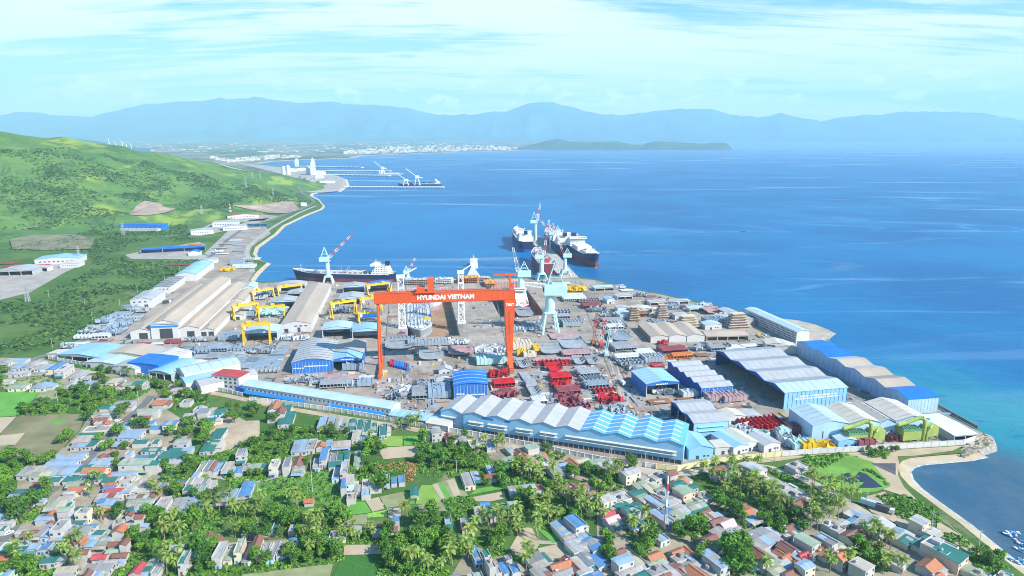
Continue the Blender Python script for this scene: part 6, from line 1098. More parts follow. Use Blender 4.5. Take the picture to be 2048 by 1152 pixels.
hs('A7', 30, [(270,230,11,7,'w'),(380,230,6,8,'s'),(540,225,12,7,'w'),(725,280,9,8,'o'),(650,242,6,5,'m'),(375,310,9,6,'n'),(480,330,9,8,'y'),(340,372,9,7,'t'),(395,420,7,6,'n'),(560,350,8,7,'g'),(600,400,9,9,'w'),(650,450,9,7,'s'),(500,460,6,12,'l'),(565,485,6,7,'t'),(715,345,8,6,'t'),(820,330,9,5,'t'),(765,400,9,9,'n'),(835,388,6,5,'o'),(900,420,7,7,'g'),(880,490,11,7,'n'),(950,410,7,8,'s'),(160,390,9,6,'w'),(195,432,10,6,'w'),(30,440,9,7,'n'),(60,482,9,6,'w'),(190,490,8,7,'t'),(140,540,7,6,'t'),(295,505,8,6,'m'),(300,570,11,8,'t'),(370,540,7,8,'n'),
  (80,575,7,6,'r'),(190,590,5,7,'o'),(110,622,8,6,'p'),(150,658,7,5,'g'),(220,632,5,5,'t'),(340,662,9,6,'b'),(520,762,6,12,'l'),(560,592,6,14,'l'),(620,552,7,6,'b'),(710,530,12,8,'w'),(745,605,11,6,'n'),(845,590,8,6,'t'),(910,572,6,5,'t'),(962,555,7,5,'m'),(1010,600,8,6,'s'),(1060,642,9,6,'m'),(1160,662,9,7,'p'),(1115,725,12,7,'g'),(1290,515,7,6,'m'),(1340,555,9,6,'o'),(1395,605,9,5,'l'),(1470,790,17,13,'g'),(1000,810,9,7,'m'),(1060,850,10,8,'g'),(1180,862,6,8,'t'),(1190,772,9,5,'s'),
  (190,990,7,6,'m'),(300,975,7,13,'y'),(205,1042,9,6,'l'),(275,1092,13,6,'w'),(180,925,6,5,'m'),(500,965,8,7,'o'),(510,1015,9,6,'n'),(520,1088,10,6,'g'),(710,925,7,6,'o'),(740,972,9,5,'g'),(808,920,6,6,'o'),(850,982,5,7,'l'),(680,1082,12,9,'w'),(815,1050,10,6,'g'),(880,1112,8,9,'o'),(990,1082,6,9,'s'),(1045,1042,6,14,'l'),(580,1142,8,4,'m'),(340,1138,13,5,'t'),(1360,1000,5,9,'g'),(1395,945,8,5,'t'),(1465,1000,7,10,'m'),(1540,982,7,11,'n'),(1600,1072,8,7,'n'),
  (1645,932,4,5,'o'),(1718,880,7,8,'m'),(1700,962,6,5,'o'),(1660,1002,7,6,'w'),(1750,1110,9,6,'m'),(1795,950,6,6,'l'),(1862,950,6,5,'r'),(1850,1040,5,7,'o'),(1870,1090,7,6,'l'),(1910,872,7,11,'n'),(1985,862,6,7,'o'),(1080,210,8,6,'m'),(1150,200,8,5,'l'),(1270,170,9,6,'n'),(1400,185,9,13,'w'),(1465,240,9,7,'y'),(1560,285,13,9,'n'),(1690,342,12,8,'w'),(1785,400,14,9,'w'),(1820,475,8,5,'m'),(1800,135,12,8,'w'),(1720,702,7,5,'m'),(1735,750,8,5,'w')], False)
hs('A8', 34, [(620,700,17,14,'w'),(850,790,12,9,'w'),(885,825,9,7,'t'),(1080,872,13,9,'t'),(1175,932,12,12,'w'),(1265,1000,10,12,'t'),(1100,1052,10,8,'o'),(1010,717,8,7,'s'),(1100,757,8,7,'w'),(450,790,12,8,'m'),(245,832,6,12,'n'),(215,880,5,10,'k'),(155,890,6,6,'m'),(60,882,7,10,'n'),(205,942,6,6,'o'),(350,1012,8,6,'o'),(520,1090,8,8,'s'),(830,1022,8,6,'w'),(1450,1080,7,9,'n'),(1530,1122,7,6,'w'),(1720,1143,9,5,'w'),(1160,1142,8,4,'o'),(500,612,5,7,'l'),(425,602,6,4,'w'),(445,662,6,4,'b'),(360,690,7,5,'w'),(245,705,6,5,'w'),(320,745,7,5,'w'),(545,632,5,6,'l'),(30,492,8,6,'w'),(10,512,7,5,'m'),(40,1062,5,6,'l')], False)
hs('A2', 5, [(660,30,240,38,'l'),(570,100,260,48,'l'),(340,180,280,75,'g'),(600,170,190,85,'l'),(390,212,210,36,'n'),(500,252,105,38,'t'),(380,292,135,28,'m'),(260,362,290,36,'t'),(250,402,270,36,'g'),(260,447,140,46,'t'),(182,457,80,46,'w'),(920,100,170,56,'l'),(930,58,80,36,'m'),(1000,40,80,36,'m'),(870,172,200,58,'o'),(760,160,110,56,'t'),(1300,60,160,56,'b'),(1390,50,55,36,'t'),(1190,60,55,36,'l'),(1160,110,95,38,'w'),(1250,140,270,55,'n'),
  (1580,25,210,60,'t'),(1570,95,190,32,'w'),(1440,110,60,38,'l'),(1400,152,110,38,'t'),(1590,142,110,38,'s'),(810,237,240,42,'t'),(640,252,100,38,'t'),(710,282,170,38,'n'),(1130,202,230,38,'l'),(1160,248,120,36,'s'),(1245,250,65,36,'y'),(1000,217,45,36,'o'),(1000,262,110,36,'t'),(1010,295,100,26,'o'),(700,347,130,46,'o'),(640,372,95,36,'w'),(1000,332,95,36,'b'),(1130,318,110,40,'w'),(1045,357,135,40,'r'),(1165,355,100,60,'w'),(1380,300,170,50,'g'),(1430,257,150,30,'n'),(1330,357,120,36,'y'),(1500,302,55,30,'k'),
  (1000,402,210,46,'w'),(930,452,65,36,'b'),(985,472,100,38,'l'),(1065,472,55,38,'t'),(1270,412,170,38,'w'),(1390,402,65,38,'m'),(1290,452,220,46,'n'),(1470,432,55,38,'m'),(1290,505,150,40,'w'),(1200,525,75,38,'t'),(560,437,190,40,'s'),(515,485,170,50,'n'),(620,492,65,46,'t'),(750,512,110,30,'t'),(1500,510,95,80,'s'),(1625,480,130,100,'g'),(1750,480,125,110,'l'),(1680,262,105,28,'t'),(1650,300,55,28,'m'),(1740,272,55,55,'n'),(1720,330,75,46,'t'),(1795,272,75,55,'s'),(1870,277,55,46,'k'),(1810,350,140,65,'n'),(1930,302,55,80,'s'),(1940,152,65,46,'m'),(1900,135,45,80,'t'),(1992,142,45,65,'l'),(1790,205,55,55,'l'),
  (400,612,120,38,'l'),(470,572,75,38,'o'),(600,578,100,46,'n'),(665,580,70,40,'b'),(775,565,90,36,'l'),(770,600,110,50,'g'),(970,552,110,55,'o'),(540,642,65,36,'m'),(615,642,60,36,'m'),(685,637,65,32,'t'),(745,642,50,28,'t'),(450,652,55,28,'m'),(380,725,90,100,'g'),(465,728,90,100,'l'),(555,728,95,100,'g'),(720,730,180,75,'g'),(790,677,170,22,'b'),(905,732,75,38,'t'),(670,690,48,28,'b'),(560,782,85,38,'l'),(60,590,145,36,'l'),(60,640,110,30,'w'),(30,702,55,38,'t'),(280,742,130,50,'m'),(165,797,100,34,'m'),(190,730,75,36,'w'),(140,850,220,46,'g'),(325,860,110,46,'l'),(415,872,100,60,'b'),(505,852,80,55,'t'),(130,892,200,36,'t'),(260,925,110,28,'b'),
  (640,842,110,55,'m'),(740,822,75,55,'o'),(790,780,130,36,'l'),(830,842,80,55,'l'),(730,912,150,28,'m'),(50,962,85,46,'o'),(450,990,130,55,'t'),(600,1080,170,46,'y'),(60,1112,105,65,'l'),(1080,652,75,46,'g'),(1175,682,200,55,'w'),(1030,732,75,36,'n'),(1100,762,95,55,'o'),(960,812,110,80,'n'),(1060,842,120,26,'m'),(1030,902,100,46,'n'),(1100,937,120,36,'m'),(1145,880,60,50,'m'),(1280,642,75,28,'m'),(1185,572,55,28,'m'),(910,952,120,38,'r'),(990,1002,170,38,'w'),(920,1062,180,55,'g'),(800,1122,90,55,'m'),(890,1124,80,50,'l'),(1265,1067,95,85,'r'),(1370,1035,75,110,'n'),(1440,1065,65,90,'g'),(1610,862,105,36,'l'),(1910,782,85,46,'m'),(1870,812,95,36,'n'),(1980,817,55,46,'m'),(1690,1022,45,110,'t'),(1740,972,65,90,'g'),(1990,962,38,110,'w')])
hs('A1', 5, [(200,130,130,28,'l'),(60,150,110,36,'g'),(180,195,100,55,'l'),(310,180,120,70,'g'),(430,202,140,36,'s'),(560,232,90,75,'b'),(630,252,80,70,'w'),(150,262,150,28,'w'),(70,332,100,28,'s'),(190,387,150,46,'n'),(400,387,140,55,'l'),(700,372,95,65,'w'),(840,372,110,46,'l'),(780,272,100,65,'w'),(880,282,75,65,'s'),(1110,342,95,46,'y'),(1180,374,65,36,'m'),(1320,362,210,38,'n'),(1430,372,46,46,'w'),(1600,482,110,28,'m'),(1590,522,140,28,'g'),(1560,556,110,36,'o'),(1635,552,60,36,'m'),(1820,542,95,46,'g'),(1950,612,105,38,'w'),(1860,672,130,36,'w'),(1990,672,95,36,'k'),(1740,422,120,36,'s'),(1220,545,170,36,'g'),(1150,592,130,28,'l'),(1040,592,110,28,'t'),(1260,582,90,36,'g'),
  (1010,662,180,28,'n'),(1000,690,140,36,'g'),(990,720,120,36,'m'),(960,747,55,28,'w'),(1040,752,65,28,'o'),(1470,627,180,28,'l'),(1450,660,190,22,'n'),(1400,690,140,20,'m'),(1350,718,150,26,'g'),(1380,742,250,28,'b'),(1220,782,85,46,'l'),(1530,792,110,38,'b'),(1670,792,120,46,'b'),(1785,792,75,46,'b'),(950,802,230,50,'g'),(880,852,210,20,'t'),(1280,862,200,65,'l'),(800,912,140,50,'s'),(780,962,150,36,'l'),(915,942,80,65,'t'),(1150,942,190,36,'l'),(1370,932,130,36,'t'),(1520,932,70,36,'t'),(1480,1002,180,36,'t'),(1700,1022,110,36,'t'),(1780,972,130,46,'g'),(1835,1002,85,36,'l'),(2010,982,65,75,'t'),(2000,722,95,36,'t')])
HL.sort(key=lambda h: -(h[2] * h[3] * spx(h[7]) ** 2))
print('houses', len(HL))
DOOR = M('door_wood', (.16, .09, .05), .7, .1, .5); TANK = M('water_tank_steel', (.55, .57, .60), .3, .05, .3, metal=.6)
def house_parts(hx, hy, w_, d_, k, r, tgt):
    """adds one house's shapes to the builders in tgt and returns wall height"""
    tiled = k in 'omrp' ; two = (r.random() < (.14 if d_ > 9 and w_ < 8 else .05)); h = (6.2 if two else r.uniform(2.5, 3.1))
    wb, rb = tgt['wall'], tgt['roof']; a, c = w_/2, d_/2; wide = w_ >= d_
    flat = (not tiled) and k in 'wgs' and r.random() < .25
    if flat:
        wb.box(-a, a, -c, c, 0, h); rb.box(-a + .2, a - .2, -c + .2, c - .2, h, h + .1)
        for bx in ((-a, a, -c, -c + .2), (-a, a, c - .2, c), (-a, -a + .2, -c + .2, c - .2), (a - .2, a, -c + .2, c - .2)): wb.box(*bx, h, h + .7)
        s_ = min(w_, d_) * .35; rb.box(-s_ * .2, s_ * .9, -s_ * .1, s_ * .8, h + .1, h + 2.1)
    elif tiled:
        rise = (d_ if wide else w_) * .24
        if wide: pr = [(-c, h), (0, h + rise), (c, h)]; wb.prism([(-c, 0)] + pr + [(c, 0)], 'x', -a, a); e = .5; rb.strip([(-c - e, h - rise*e/c + .05), (0, h + rise + .05), (c + e, h - rise*e/c + .05)], 'x', -a - .4, a + .4, .2); rb.box(-a - .42, a + .42, -.25, .25, h + rise + .12, h + rise + .4)
        else: pr = [(-a, h), (0, h + rise), (a, h)]; wb.prism([(-a, 0)] + pr + [(a, 0)], 'y', -c, c); e = .5; rb.strip([(-a - e, h - rise*e/a + .05), (0, h + rise + .05), (a + e, h - rise*e/a + .05)], 'y', -c - .4, c + .4, .2); rb.box(-.25, .25, -c - .42, c + .42, h + rise + .12, h + rise + .4)
    else:
        rise = r.uniform(.05, .11); mono = r.random() < .4; L_, ax = (d_, 'x') if wide else (w_, 'y'); l = L_/2; o_ = (a, c)[0 if ax == 'x' else 1]
        pr = [(-l, h), (l, h + L_*rise)] if mono else [(-l, h), (0, h + L_*rise), (l, h)]
        wb.prism([(-l, 0)] + pr + [(l, 0)], ax, -o_, o_); par = (not wide) and w_ < 7.5 and r.random() < .6
        rb.strip([(t * (.97 if par else 1.06), z + .06) for t, z in pr], ax, -o_ - (.0 if par else .4), o_ + .4, .14)
        tgt['patch'] = (pr, ax, o_, .2 if not par else .16, par)
        if par:
            for s_ in (-1, 1): wb.box(min(s_*a, s_*(a - .22)), max(s_*a, s_*(a - .22)), -c, c, h - .5, h + .9)
    return h, two
NH = 300; rest = {k: (MB(), MB()) for k in HR}; NHB = 0
for i, (hx, hy, w_, d_, rot, k, X, Y) in enumerate(HL):
    r = random.Random(i * 13 + 5); FOOT.append((hx, hy, max(2.0, min(w_, d_) * .55)))
    if w_ > d_ * 1.5:
        for t in (-.33, .33): FOOT.append((hx + math.cos(R(rot)) * w_ * t, hy + math.sin(R(rot)) * w_ * t, d_ * .5))
    if i >= NH:
        T_ = {'wall': MB(), 'roof': MB()}; house_parts(hx, hy, w_, d_, k, r, T_); cs, sn = math.cos(R(rot)), math.sin(R(rot))
        for nm, j in (('wall', 0), ('roof', 1)): rest[k][j].add([(hx + v[0]*cs - v[1]*sn, hy + v[0]*sn + v[1]*cs, v[2]) for v in T_[nm].v], T_[nm].f)
        continue
    T_ = {'wall': MB(), 'roof': MB()}; h, two = house_parts(hx, hy, w_, d_, k, r, T_)
    size = 'small' if w_*d_ < 55 else 'large' if w_*d_ > 150 else ''
    form = 'two storey house' if two else ('long house' if d_ > 2.2*w_ or w_ > 2.4*d_ else 'house')
    root = thing('house', (size + ' ' + HR[k][1] + ' roofed ' + form + ' ' + near(X, Y)).strip(), 'house', (hx, hy, .1), rot + r.uniform(-3, 3), 'village houses', at=(X, Y))
    wm = HW[r.choices((0, 1, 2, 3, 4, 5), (9, 3, 1.5, 1, 2, .7))[0]]; a, c = w_/2, d_/2
    T_['wall'].build('wall', wm, root); ro = T_['roof'].build('roof', HM[k], root)
    if 'patch' in T_ and r.random() < .6:
        pr, ax, o_, dz, par = T_['patch']; q0 = r.choice((-1, -.5, -.2, .1)); q1 = min(1, q0 + r.uniform(.4, 1.0)); b = MB(); seg = pr if r.random() < .5 or len(pr) == 2 else pr[:2] if r.random() < .5 else pr[1:]
        b.strip([(t*.96, z + dz + .05) for t, z in seg], ax, o_*q0, o_*q1, .05); b.build('roof_sheet', HM[r.choice({'t': 'tnng', 'n': 'ntyw', 'l': 'lggw', 'b': 'blg'}.get(k, 'gwsnlm'))], ro)
    dx = r.uniform(-a*.4, a*.4); MB().box(dx - .5, dx + .5, -c - .07, -c + .02, 0, 2.1).build('door', DOOR if r.random() < .7 else TRIM, root)
    for f in range(2 if two else 1):
        for s_ in ((-.68, .68) if w_ > 5 else (-.62,)):
            x = s_ * a
            if f == 0 and abs(x - dx) < 1.3: continue
            MB().box(x - .6, x + .6, -c - .06, -c + .02, 1.0 + 3*f, 2.2 + 3*f).build('window', GLS, root)
    for t in (-.3, .3): MB().box(a - .02, a + .06, d_*t - .55, d_*t + .55, 1.0, 2.2).build('window', GLS, root)
    q = r.random()
    if q < .38: b = MB(); b.strip([(-c - r.uniform(1.6, 2.8), 2.3), (-c, 2.85)], 'x', -a, a, .1); [b.box(x - .07, x + .07, -c - 1.6, -c - 1.46, 0, 2.3) for x in (-a + .2, a - .2)]; b.build('porch_roof', HM[r.choice('wgntls')], root)
    if q > .66: b = MB(); t = 2.0 + r.uniform(0, 2.5); hh2 = 2.5; b.box(a, a + t, -c*.5, c*.8, 0, hh2); b.build('annex', wm, root); MB().strip([(a - .02, hh2 + .5), (a + t + .3, hh2 + .06)], 'y', -c*.5 - .3, c*.8 + .3, .12).build('annex_roof', HM[r.choice('gwmnlts')], root)
    if .86 < q or .40 < q < .44: b = MB(); z = h + .8; b.tube((-a*.4, c*.5, h - .6), (-a*.4, c*.5, z), .5); b.tube((-a*.4 - .8, c*.5, z + .5), (-a*.4 + .8, c*.5, z + .5), .55, n=10); b.build('water_tank', TANK, root)
for k, (wb, rb) in rest.items():
    if wb.f:
        o = MB(); o.v = wb.v + rb.v; n0 = len(wb.v); o.f = wb.f + [[i + n0 for i in f] for f in rb.f]; o.mi = [0]*len(wb.f) + [1]*len(rb.f)
        q = o.build('village_sheds', [HW[0], HM[k]]); q['kind'] = 'stuff'
# ------------------------------------------------------------------ trees, palms and scrub
BARK = M('bark', (.16, .12, .085), .9, .2, 1); PBARK = M('palm_bark', (.30, .25, .19), .9, .2, 1)
LV = [leafmat('leaf_mid', (.075, .21, .022), (.19, .37, .05)), leafmat('leaf_bright', (.085, .23, .022), (.19, .39, .05)), leafmat('leaf_deep', (.045, .145, .024), (.12, .27, .045))]
PLM = leafmat('palm_leaf', (.12, .24, .03), (.38, .46, .12), .6)
def crown(seed, n, rx, rz, leaf, lobes=9):
    r = random.Random(seed); b = MB(); L = []
    for i in range(lobes):
        t = r.uniform(0, 6.28); q = r.uniform(.25, .75); L.append((Vector((math.cos(t)*q*rx, math.sin(t)*q*rx, r.uniform(-.35, .6)*rz)), r.uniform(.32, .52)))
    L.append((Vector((0, 0, rz*.35)), .55))
    for i in range(n):
        c, s_ = r.choice(L); d = Vector((r.gauss(0, 1), r.gauss(0, 1), r.gauss(.25, 1))).normalized()
        p = c + Vector((d.x*rx, d.y*rx, d.z*rz)) * s_ * r.uniform(.72, 1.05); nn = (d + Vector((r.uniform(-.8, .8), r.uniform(-.8, .8), r.uniform(-.4, .9)))).normalized()
        u = nn.orthogonal().normalized(); v = nn.cross(u); t = r.uniform(0, 3.1); u, v = u*math.cos(t) + v*math.sin(t), v*math.cos(t) - u*math.sin(t); l = leaf*r.uniform(.6, 1.25)
        b.face(p - u*l - v*l*.15, p - v*l*.6, p + u*l, p + v*l*.6)
    return b
def trunkm(seed, h, r0):
    r = random.Random(seed); b = MB(); p = Vector((0, 0, -.2)); q = Vector((r.uniform(-.3, .3), r.uniform(-.3, .3), h*.6)); b.tube(p, q, r0, r0*.7, 7)
    for k in range(4): t = k*1.57 + r.random(); b.tube(q - Vector((0, 0, h*.1*k/4)), q + Vector((math.cos(t)*h*.32, math.sin(t)*h*.32, h*.38)), r0*.5, r0*.15, 5)
    return b
TREES = []
for i in range(6):
    rx, rz = (3.3, 2.7) if i < 4 else (3.0, 3.6)
    TREES.append((trunkm(i, 3.6, .28).mesh('trunk', BARK), [crown(i*7 + 1, 520, rx, rz, .52, 8 + i).mesh('crown', m_) for m_ in LV], rz))
def palm_mesh(seed):
    r = random.Random(seed); tb = MB(); h = 8.5; lean = Vector((r.uniform(-1.6, 1.6), r.uniform(-1.6, 1.6), 0)); pts = [lean*((k/5)**1.7) + Vector((0, 0, h*k/5 - (.2 if k == 0 else 0))) for k in range(6)]
    for k in range(5): tb.tube(pts[k], pts[k+1], .24 - .025*k, .24 - .025*(k+1), 7)
    cb = MB(); top = pts[-1]; nf = r.choice((13, 15, 17, 19))
    for f in range(nf):
        t = f*2.399 + r.uniform(-.15, .15); el = R(75 - 105*(f/nf) + r.uniform(-8, 8)); hd = Vector((math.cos(t), math.sin(t), 0)); L = r.uniform(3.4, 4.4); p = top.copy(); e = el; sd_ = Vector((-hd.y, hd.x, 0)); ns = 9; prev = None
        for s_ in range(ns + 1):
            d = hd*math.cos(e) + Vector((0, 0, math.sin(e))); up = sd_.cross(d)
            wd = .82*math.sin(math.pi*min(1, .12 + .88*s_/ns))**.7
            if prev is not None and s_ > 0:
                pp, pu, pw = prev
                for sg in (-1, 1):
                    m1 = pp.lerp(p, .75); cb.face(pp, m1, m1 + sd_*sg*wd*.95 + d*.25 - up*wd*.38, pp + sd_*sg*pw + d*.25 - pu*pw*.42)
            prev = (p.copy(), up, wd); p = p + d*(L/ns); e -= R(9.5 + 3*(s_/ns))
    for k in range(5): a = k*1.3; cb.box(top.x + math.cos(a)*.35 - .16, top.x + math.cos(a)*.35 + .16, top.y + math.sin(a)*.35 - .16, top.y + math.sin(a)*.35 + .16, top.z - .55, top.z - .2)
    return tb.mesh('trunk', PBARK), cb.mesh('crown', PLM)
PALMS = [palm_mesh(i + 40) for i in range(6)]
PLACED = []; NT = [0, 0]; LVN = ['leafy', 'bright green', 'dark green']
QUEUE = []
def tree(x, y, s_, kind, label, r, at, group, leaf=None): s_ = s_*.84 if kind == 'palm' else s_*.88; QUEUE.append((s_ * spx(at[1]), x, y, s_, kind, label, at, group, leaf, r.random()))
def plant_all():
    QUEUE.sort(key=lambda q: -q[0]); cnt = {'palm': 0, 'tree': 0}; far = {}
    for (_, x, y, s_, kind, label, at, group, leaf, sd) in QUEUE:
        r = random.Random(sd); cnt[kind] += 1
        if kind == 'palm': tm, cm = r.choice(PALMS); lz = 0
        else: t = r.choice(TREES); li = r.choices((0, 1, 2), (5, 3, 3))[0] if leaf is None else leaf; tm, cm = t[0], t[1][li]; lz = 3.6 + t[2]*.35
        rot = r.uniform(0, 360); sc_ = (s_*r.uniform(.85, 1.15), s_*r.uniform(.85, 1.15), s_*r.uniform(.8, 1.2))
        if cnt[kind] > 300:
            mt = Matrix.Translation((x, y, 0)) @ Matrix.Rotation(R(rot), 4, 'Z') @ Matrix.Diagonal((*sc_, 1))
            for me, dz in ((cm, lz), (tm, 0)):
                fb = far.setdefault((kind, me.materials[0].name), MB()); fb.add([mt @ (v.co + Vector((0, 0, dz))) for v in me.vertices], [list(p.vertices) for p in me.polygons])
            continue
        o = thing('coconut_palm' if kind == 'palm' else 'tree', label.replace('LEAF', LVN[li] if kind == 'tree' else ''), 'palm tree' if kind == 'palm' else 'tree', (x, y, terr(x, y)), rot, group, at=at)
        o.scale = sc_; link(tm, 'trunk', o); c = link(cm, 'crown', o)
        if kind != 'palm': c.location = (0, 0, lz)
    allb = MB(); ms = []
    for (k, m_), fb in far.items(): allb.k = len(ms); allb.add(fb.v, fb.f); ms.append(MATS[m_])
    if ms: struct(allb.build('woodland', ms), 'stuff')
    print(cnt)
def grove(c, poly, n, kind, where, s0=.8, s1=1.3, seed=0, gap=2.6, leaf=None, skip=True):
    n = max(1, round(n * (.64 if kind == 'palm' else .56))) if n > 3 else n; P_ = [px(c, *p) for p in poly]; xs = [p[0] for p in P_]; ys = [p[1] for p in P_]; r = random.Random(hash((round(xs[0]), round(ys[0]), n)) & 0xffff); k = 0
    lab = ('coconut palm ' if kind == 'palm' else 'LEAF tree ') + where
    for _ in range(n * 40):
        if k >= n: break
        X, Y = r.uniform(min(xs), max(xs)), r.uniform(min(ys), max(ys))
        if not inpoly(X, Y, P_): continue
        g_ = G(X, Y); s_ = r.uniform(s0, s1)
        if not free(g_.x, g_.y, .4 if kind == 'palm' else 1.0) or any((g_.x - a)**2 + (g_.y - q)**2 < (gap*s_)**2 for a, q in PLACED): continue
        PLACED.append((g_.x, g_.y)); tree(g_.x, g_.y, s_, kind, lab, r, (X, Y), 'coconut palms of the village' if kind == 'palm' else 'village trees', leaf); k += 1
B_ = 'tree'; P__ = 'palm'
grove('A1', [(600,440),(1480,390),(1470,440),(1260,560),(920,590),(780,640),(600,660)], 40, B_, 'in the wide thicket behind brown field'); grove('A1', [(0,190),(110,190),(60,320),(0,440)], 10, B_, 'at the left edge under the sheds'); grove('A1', [(180,610),(600,560),(640,660),(200,690)], 16, B_, 'on the rim between green and brown fields')
grove('P', [(0,908),(60,930),(115,915),(80,950),(0,960)], 16, B_, 'on the lower rim of the brown field', 1, 1.5); grove('A1', [(600,900),(700,860),(700,990),(600,1010)], 6, B_, 'on the right rim of brown field'); grove('A2', [(-10,200),(70,190),(80,330),(-10,420)], 6, B_, 'at the left edge below brown field', 1, 1.4, leaf=1); grove('A2', [(-10,430),(150,440),(120,560),(-10,570)], 8, B_, 'at left edge beside the big crowns', 1, 1.4)
grove('A2', [(150,560),(180,480),(420,460),(430,600),(250,690),(140,660)], 6, B_, 'in the big dark clump at left', 1.6, 2.1, gap=2.2, leaf=2); grove('A2', [(380,400),(490,390),(470,450),(380,470)], 3, B_, 'beside the left lane bend', .9, 1.3)
grove('A1', [(920,230),(1160,240),(1180,300),(1000,300),(1120,430),(920,370)], 14, B_, 'under the perimeter wall by bright blue shed'); grove('A1', [(1230,290),(1380,290),(1360,330),(1240,330)], 5, P__, 'under the bright blue shed'); grove('A1', [(1500,390),(1680,380),(1700,430),(1520,440)], 7, B_, 'at the lane mouth right of the wall corner'); grove('A1', [(1680,430),(1960,400),(2040,470),(2040,600),(1880,560),(1560,600),(1700,500)], 16, B_, 'between the lane and red topped office')
grove('A1', [(1110,640),(1250,640),(1260,740),(1130,750)], 4, B_, 'beside the upper left lane', 1.2, 1.7, leaf=2); grove('A1', [(1250,770),(1480,740),(1480,820),(1260,830)], 5, B_, 'around the long blue roof', 1.1, 1.6, leaf=2); grove('A1', [(1150,840),(1240,850),(1220,910),(1150,910)], 1, B_, 'alone on the left lane inner bend', 1.6, 1.7); grove('A1', [(780,650),(910,640),(900,760),(790,780)], 7, B_, 'behind the brown tiled lane house'); grove('A1', [(930,960),(1280,970),(1250,1040),(960,1040)], 8, B_, 'below the lane inner bend')
grove('A1', [(1640,870),(1800,840),(2040,850),(2040,960),(1850,990),(1800,1080),(2000,1150),(1800,1150)], 14, B_, 'right of the second lane upper part'); grove('A3', [(-160,250),(0,280),(80,330),(20,420),(-140,420)], 6, B_, 'left of the two green roofed sheds', 1.2, 1.7)
grove('A3', [(220,100),(420,60),(560,60),(620,120),(560,190),(300,230),(230,230)], 20, B_, 'above the bare sandy yard'); grove('A3', [(640,180),(730,160),(720,220),(640,210)], 4, B_, 'beside the big green roofed shed'); grove('A3', [(300,480),(560,340),(720,230),(880,260),(830,400),(840,560),(620,580),(400,560)], 30, B_, 'in the bushy slope below sandy yard', .6, 1.1, leaf=None)
grove('A3', [(960,260),(1390,280),(1380,360),(1100,360),(960,330)], 16, B_, 'in the banana patch under the tube row', .6, .95); grove('A3', [(1000,280),(1360,290),(1360,350),(1000,340)], 4, P__, 'in the banana patch under the tube row', .6, .8); grove('A3', [(1840,180),(2060,170),(2050,300),(1840,300)], 9, P__, 'above the yellow green lawn'); grove('A3', [(1480,430),(1640,440),(1690,560),(1520,590)], 7, B_, 'left of the pale sandy plot', 1.2, 1.6); grove('A3', [(1560,330),(1630,330),(1620,430),(1560,430)], 2, P__, 'beside the sandy plot corner')
grove('A3', [(960,570),(1010,570),(1010,620),(960,620)], 1, B_, 'alone bright by the cross lane', .9, 1, leaf=1); grove('A3', [(820,610),(860,600),(860,660),(820,660)], 1, P__, 'alone by the cross lane', .8, .9); grove('A3', [(1290,700),(1350,690),(1350,750),(1290,750)], 1, P__, 'alone before the paired pale blue roofs', .9, 1); grove('A3', [(1600,810),(1720,790),(1730,870),(1610,870)], 1, B_, 'round and alone by the garden plots', 1.6, 1.7); grove('A3', [(1390,640),(1640,620),(1660,690),(1400,720)], 10, B_, 'beside the pale green roofed tube houses', .6, 1.0)
grove('A3', [(260,680),(640,650),(640,720),(300,730)], 10, B_, 'along the cross lane south side', .5, .8); grove('A3', [(100,250),(80,330),(0,310),(0,250)], 2, B_, 'left beside the first green shed', 1.4, 1.7)
grove('A5', [(150,280),(430,200),(620,200),(640,280),(800,400),(780,480),(620,520),(480,580),(280,590),(180,500)], 42, B_, 'in the dense central grove', .9, 1.5, gap=2.2); grove('A5', [(640,280),(800,290),(790,360),(660,360)], 5, P__, 'at right rim of the dense central grove'); grove('A5', [(870,250),(1000,240),(1030,360),(900,370)], 8, P__, 'under the wall right of the central grove'); grove('A5', [(890,420),(960,420),(960,580),(890,580)], 4, B_, 'in a bright column by white house', 1.0, 1.4, leaf=1)
grove('A5', [(960,450),(1190,470),(1210,620),(960,640)], 9, P__, 'between the central grove and orange cluster', .9, 1.3); grove('A5', [(1040,440),(1160,460),(1150,560),(1050,560)], 3, B_, 'between the central grove and orange cluster', 1, 1.4, leaf=1); grove('A5', [(1210,480),(1440,480),(1440,640),(1260,640)], 12, P__, 'around the grey roofed house', .9, 1.3)
grove('A5', [(1280,320),(1380,310),(1560,380),(1540,430),(1360,420)], 9, B_, 'along the wall by the orange roofs'); grove('A5', [(1560,560),(1720,520),(1740,620),(1600,630)], 4, B_, 'round and bright near the brown roofs', 1.2, 1.6, leaf=1); grove('A5', [(1680,480),(1860,500),(1840,590),(1700,560)], 7, B_, 'left of the right village rim'); grove('A5', [(1780,640),(1900,650),(1880,700),(1790,700)], 3, B_, 'under the orange roof by village rim'); grove('A5', [(1860,520),(2000,480),(2010,640),(1900,660)], 7, P__, 'left rim of right village')
grove('A5', [(730,600),(880,590),(880,650),(740,660)], 7, B_, 'in the low banana rows by the white house', .5, .8); grove('A5', [(880,600),(990,650),(1000,720),(950,700)], 5, B_, 'in the shade left of long white house'); grove('A5', [(1370,620),(1500,700),(1740,780),(1700,1000),(1560,880),(1440,760)], 20, P__, 'in the diagonal stand centre right', .95, 1.35); grove('A5', [(1040,740),(1220,740),(1300,830),(1200,880),(1060,800)], 12, B_, 'below the long white house', .8, 1.2)
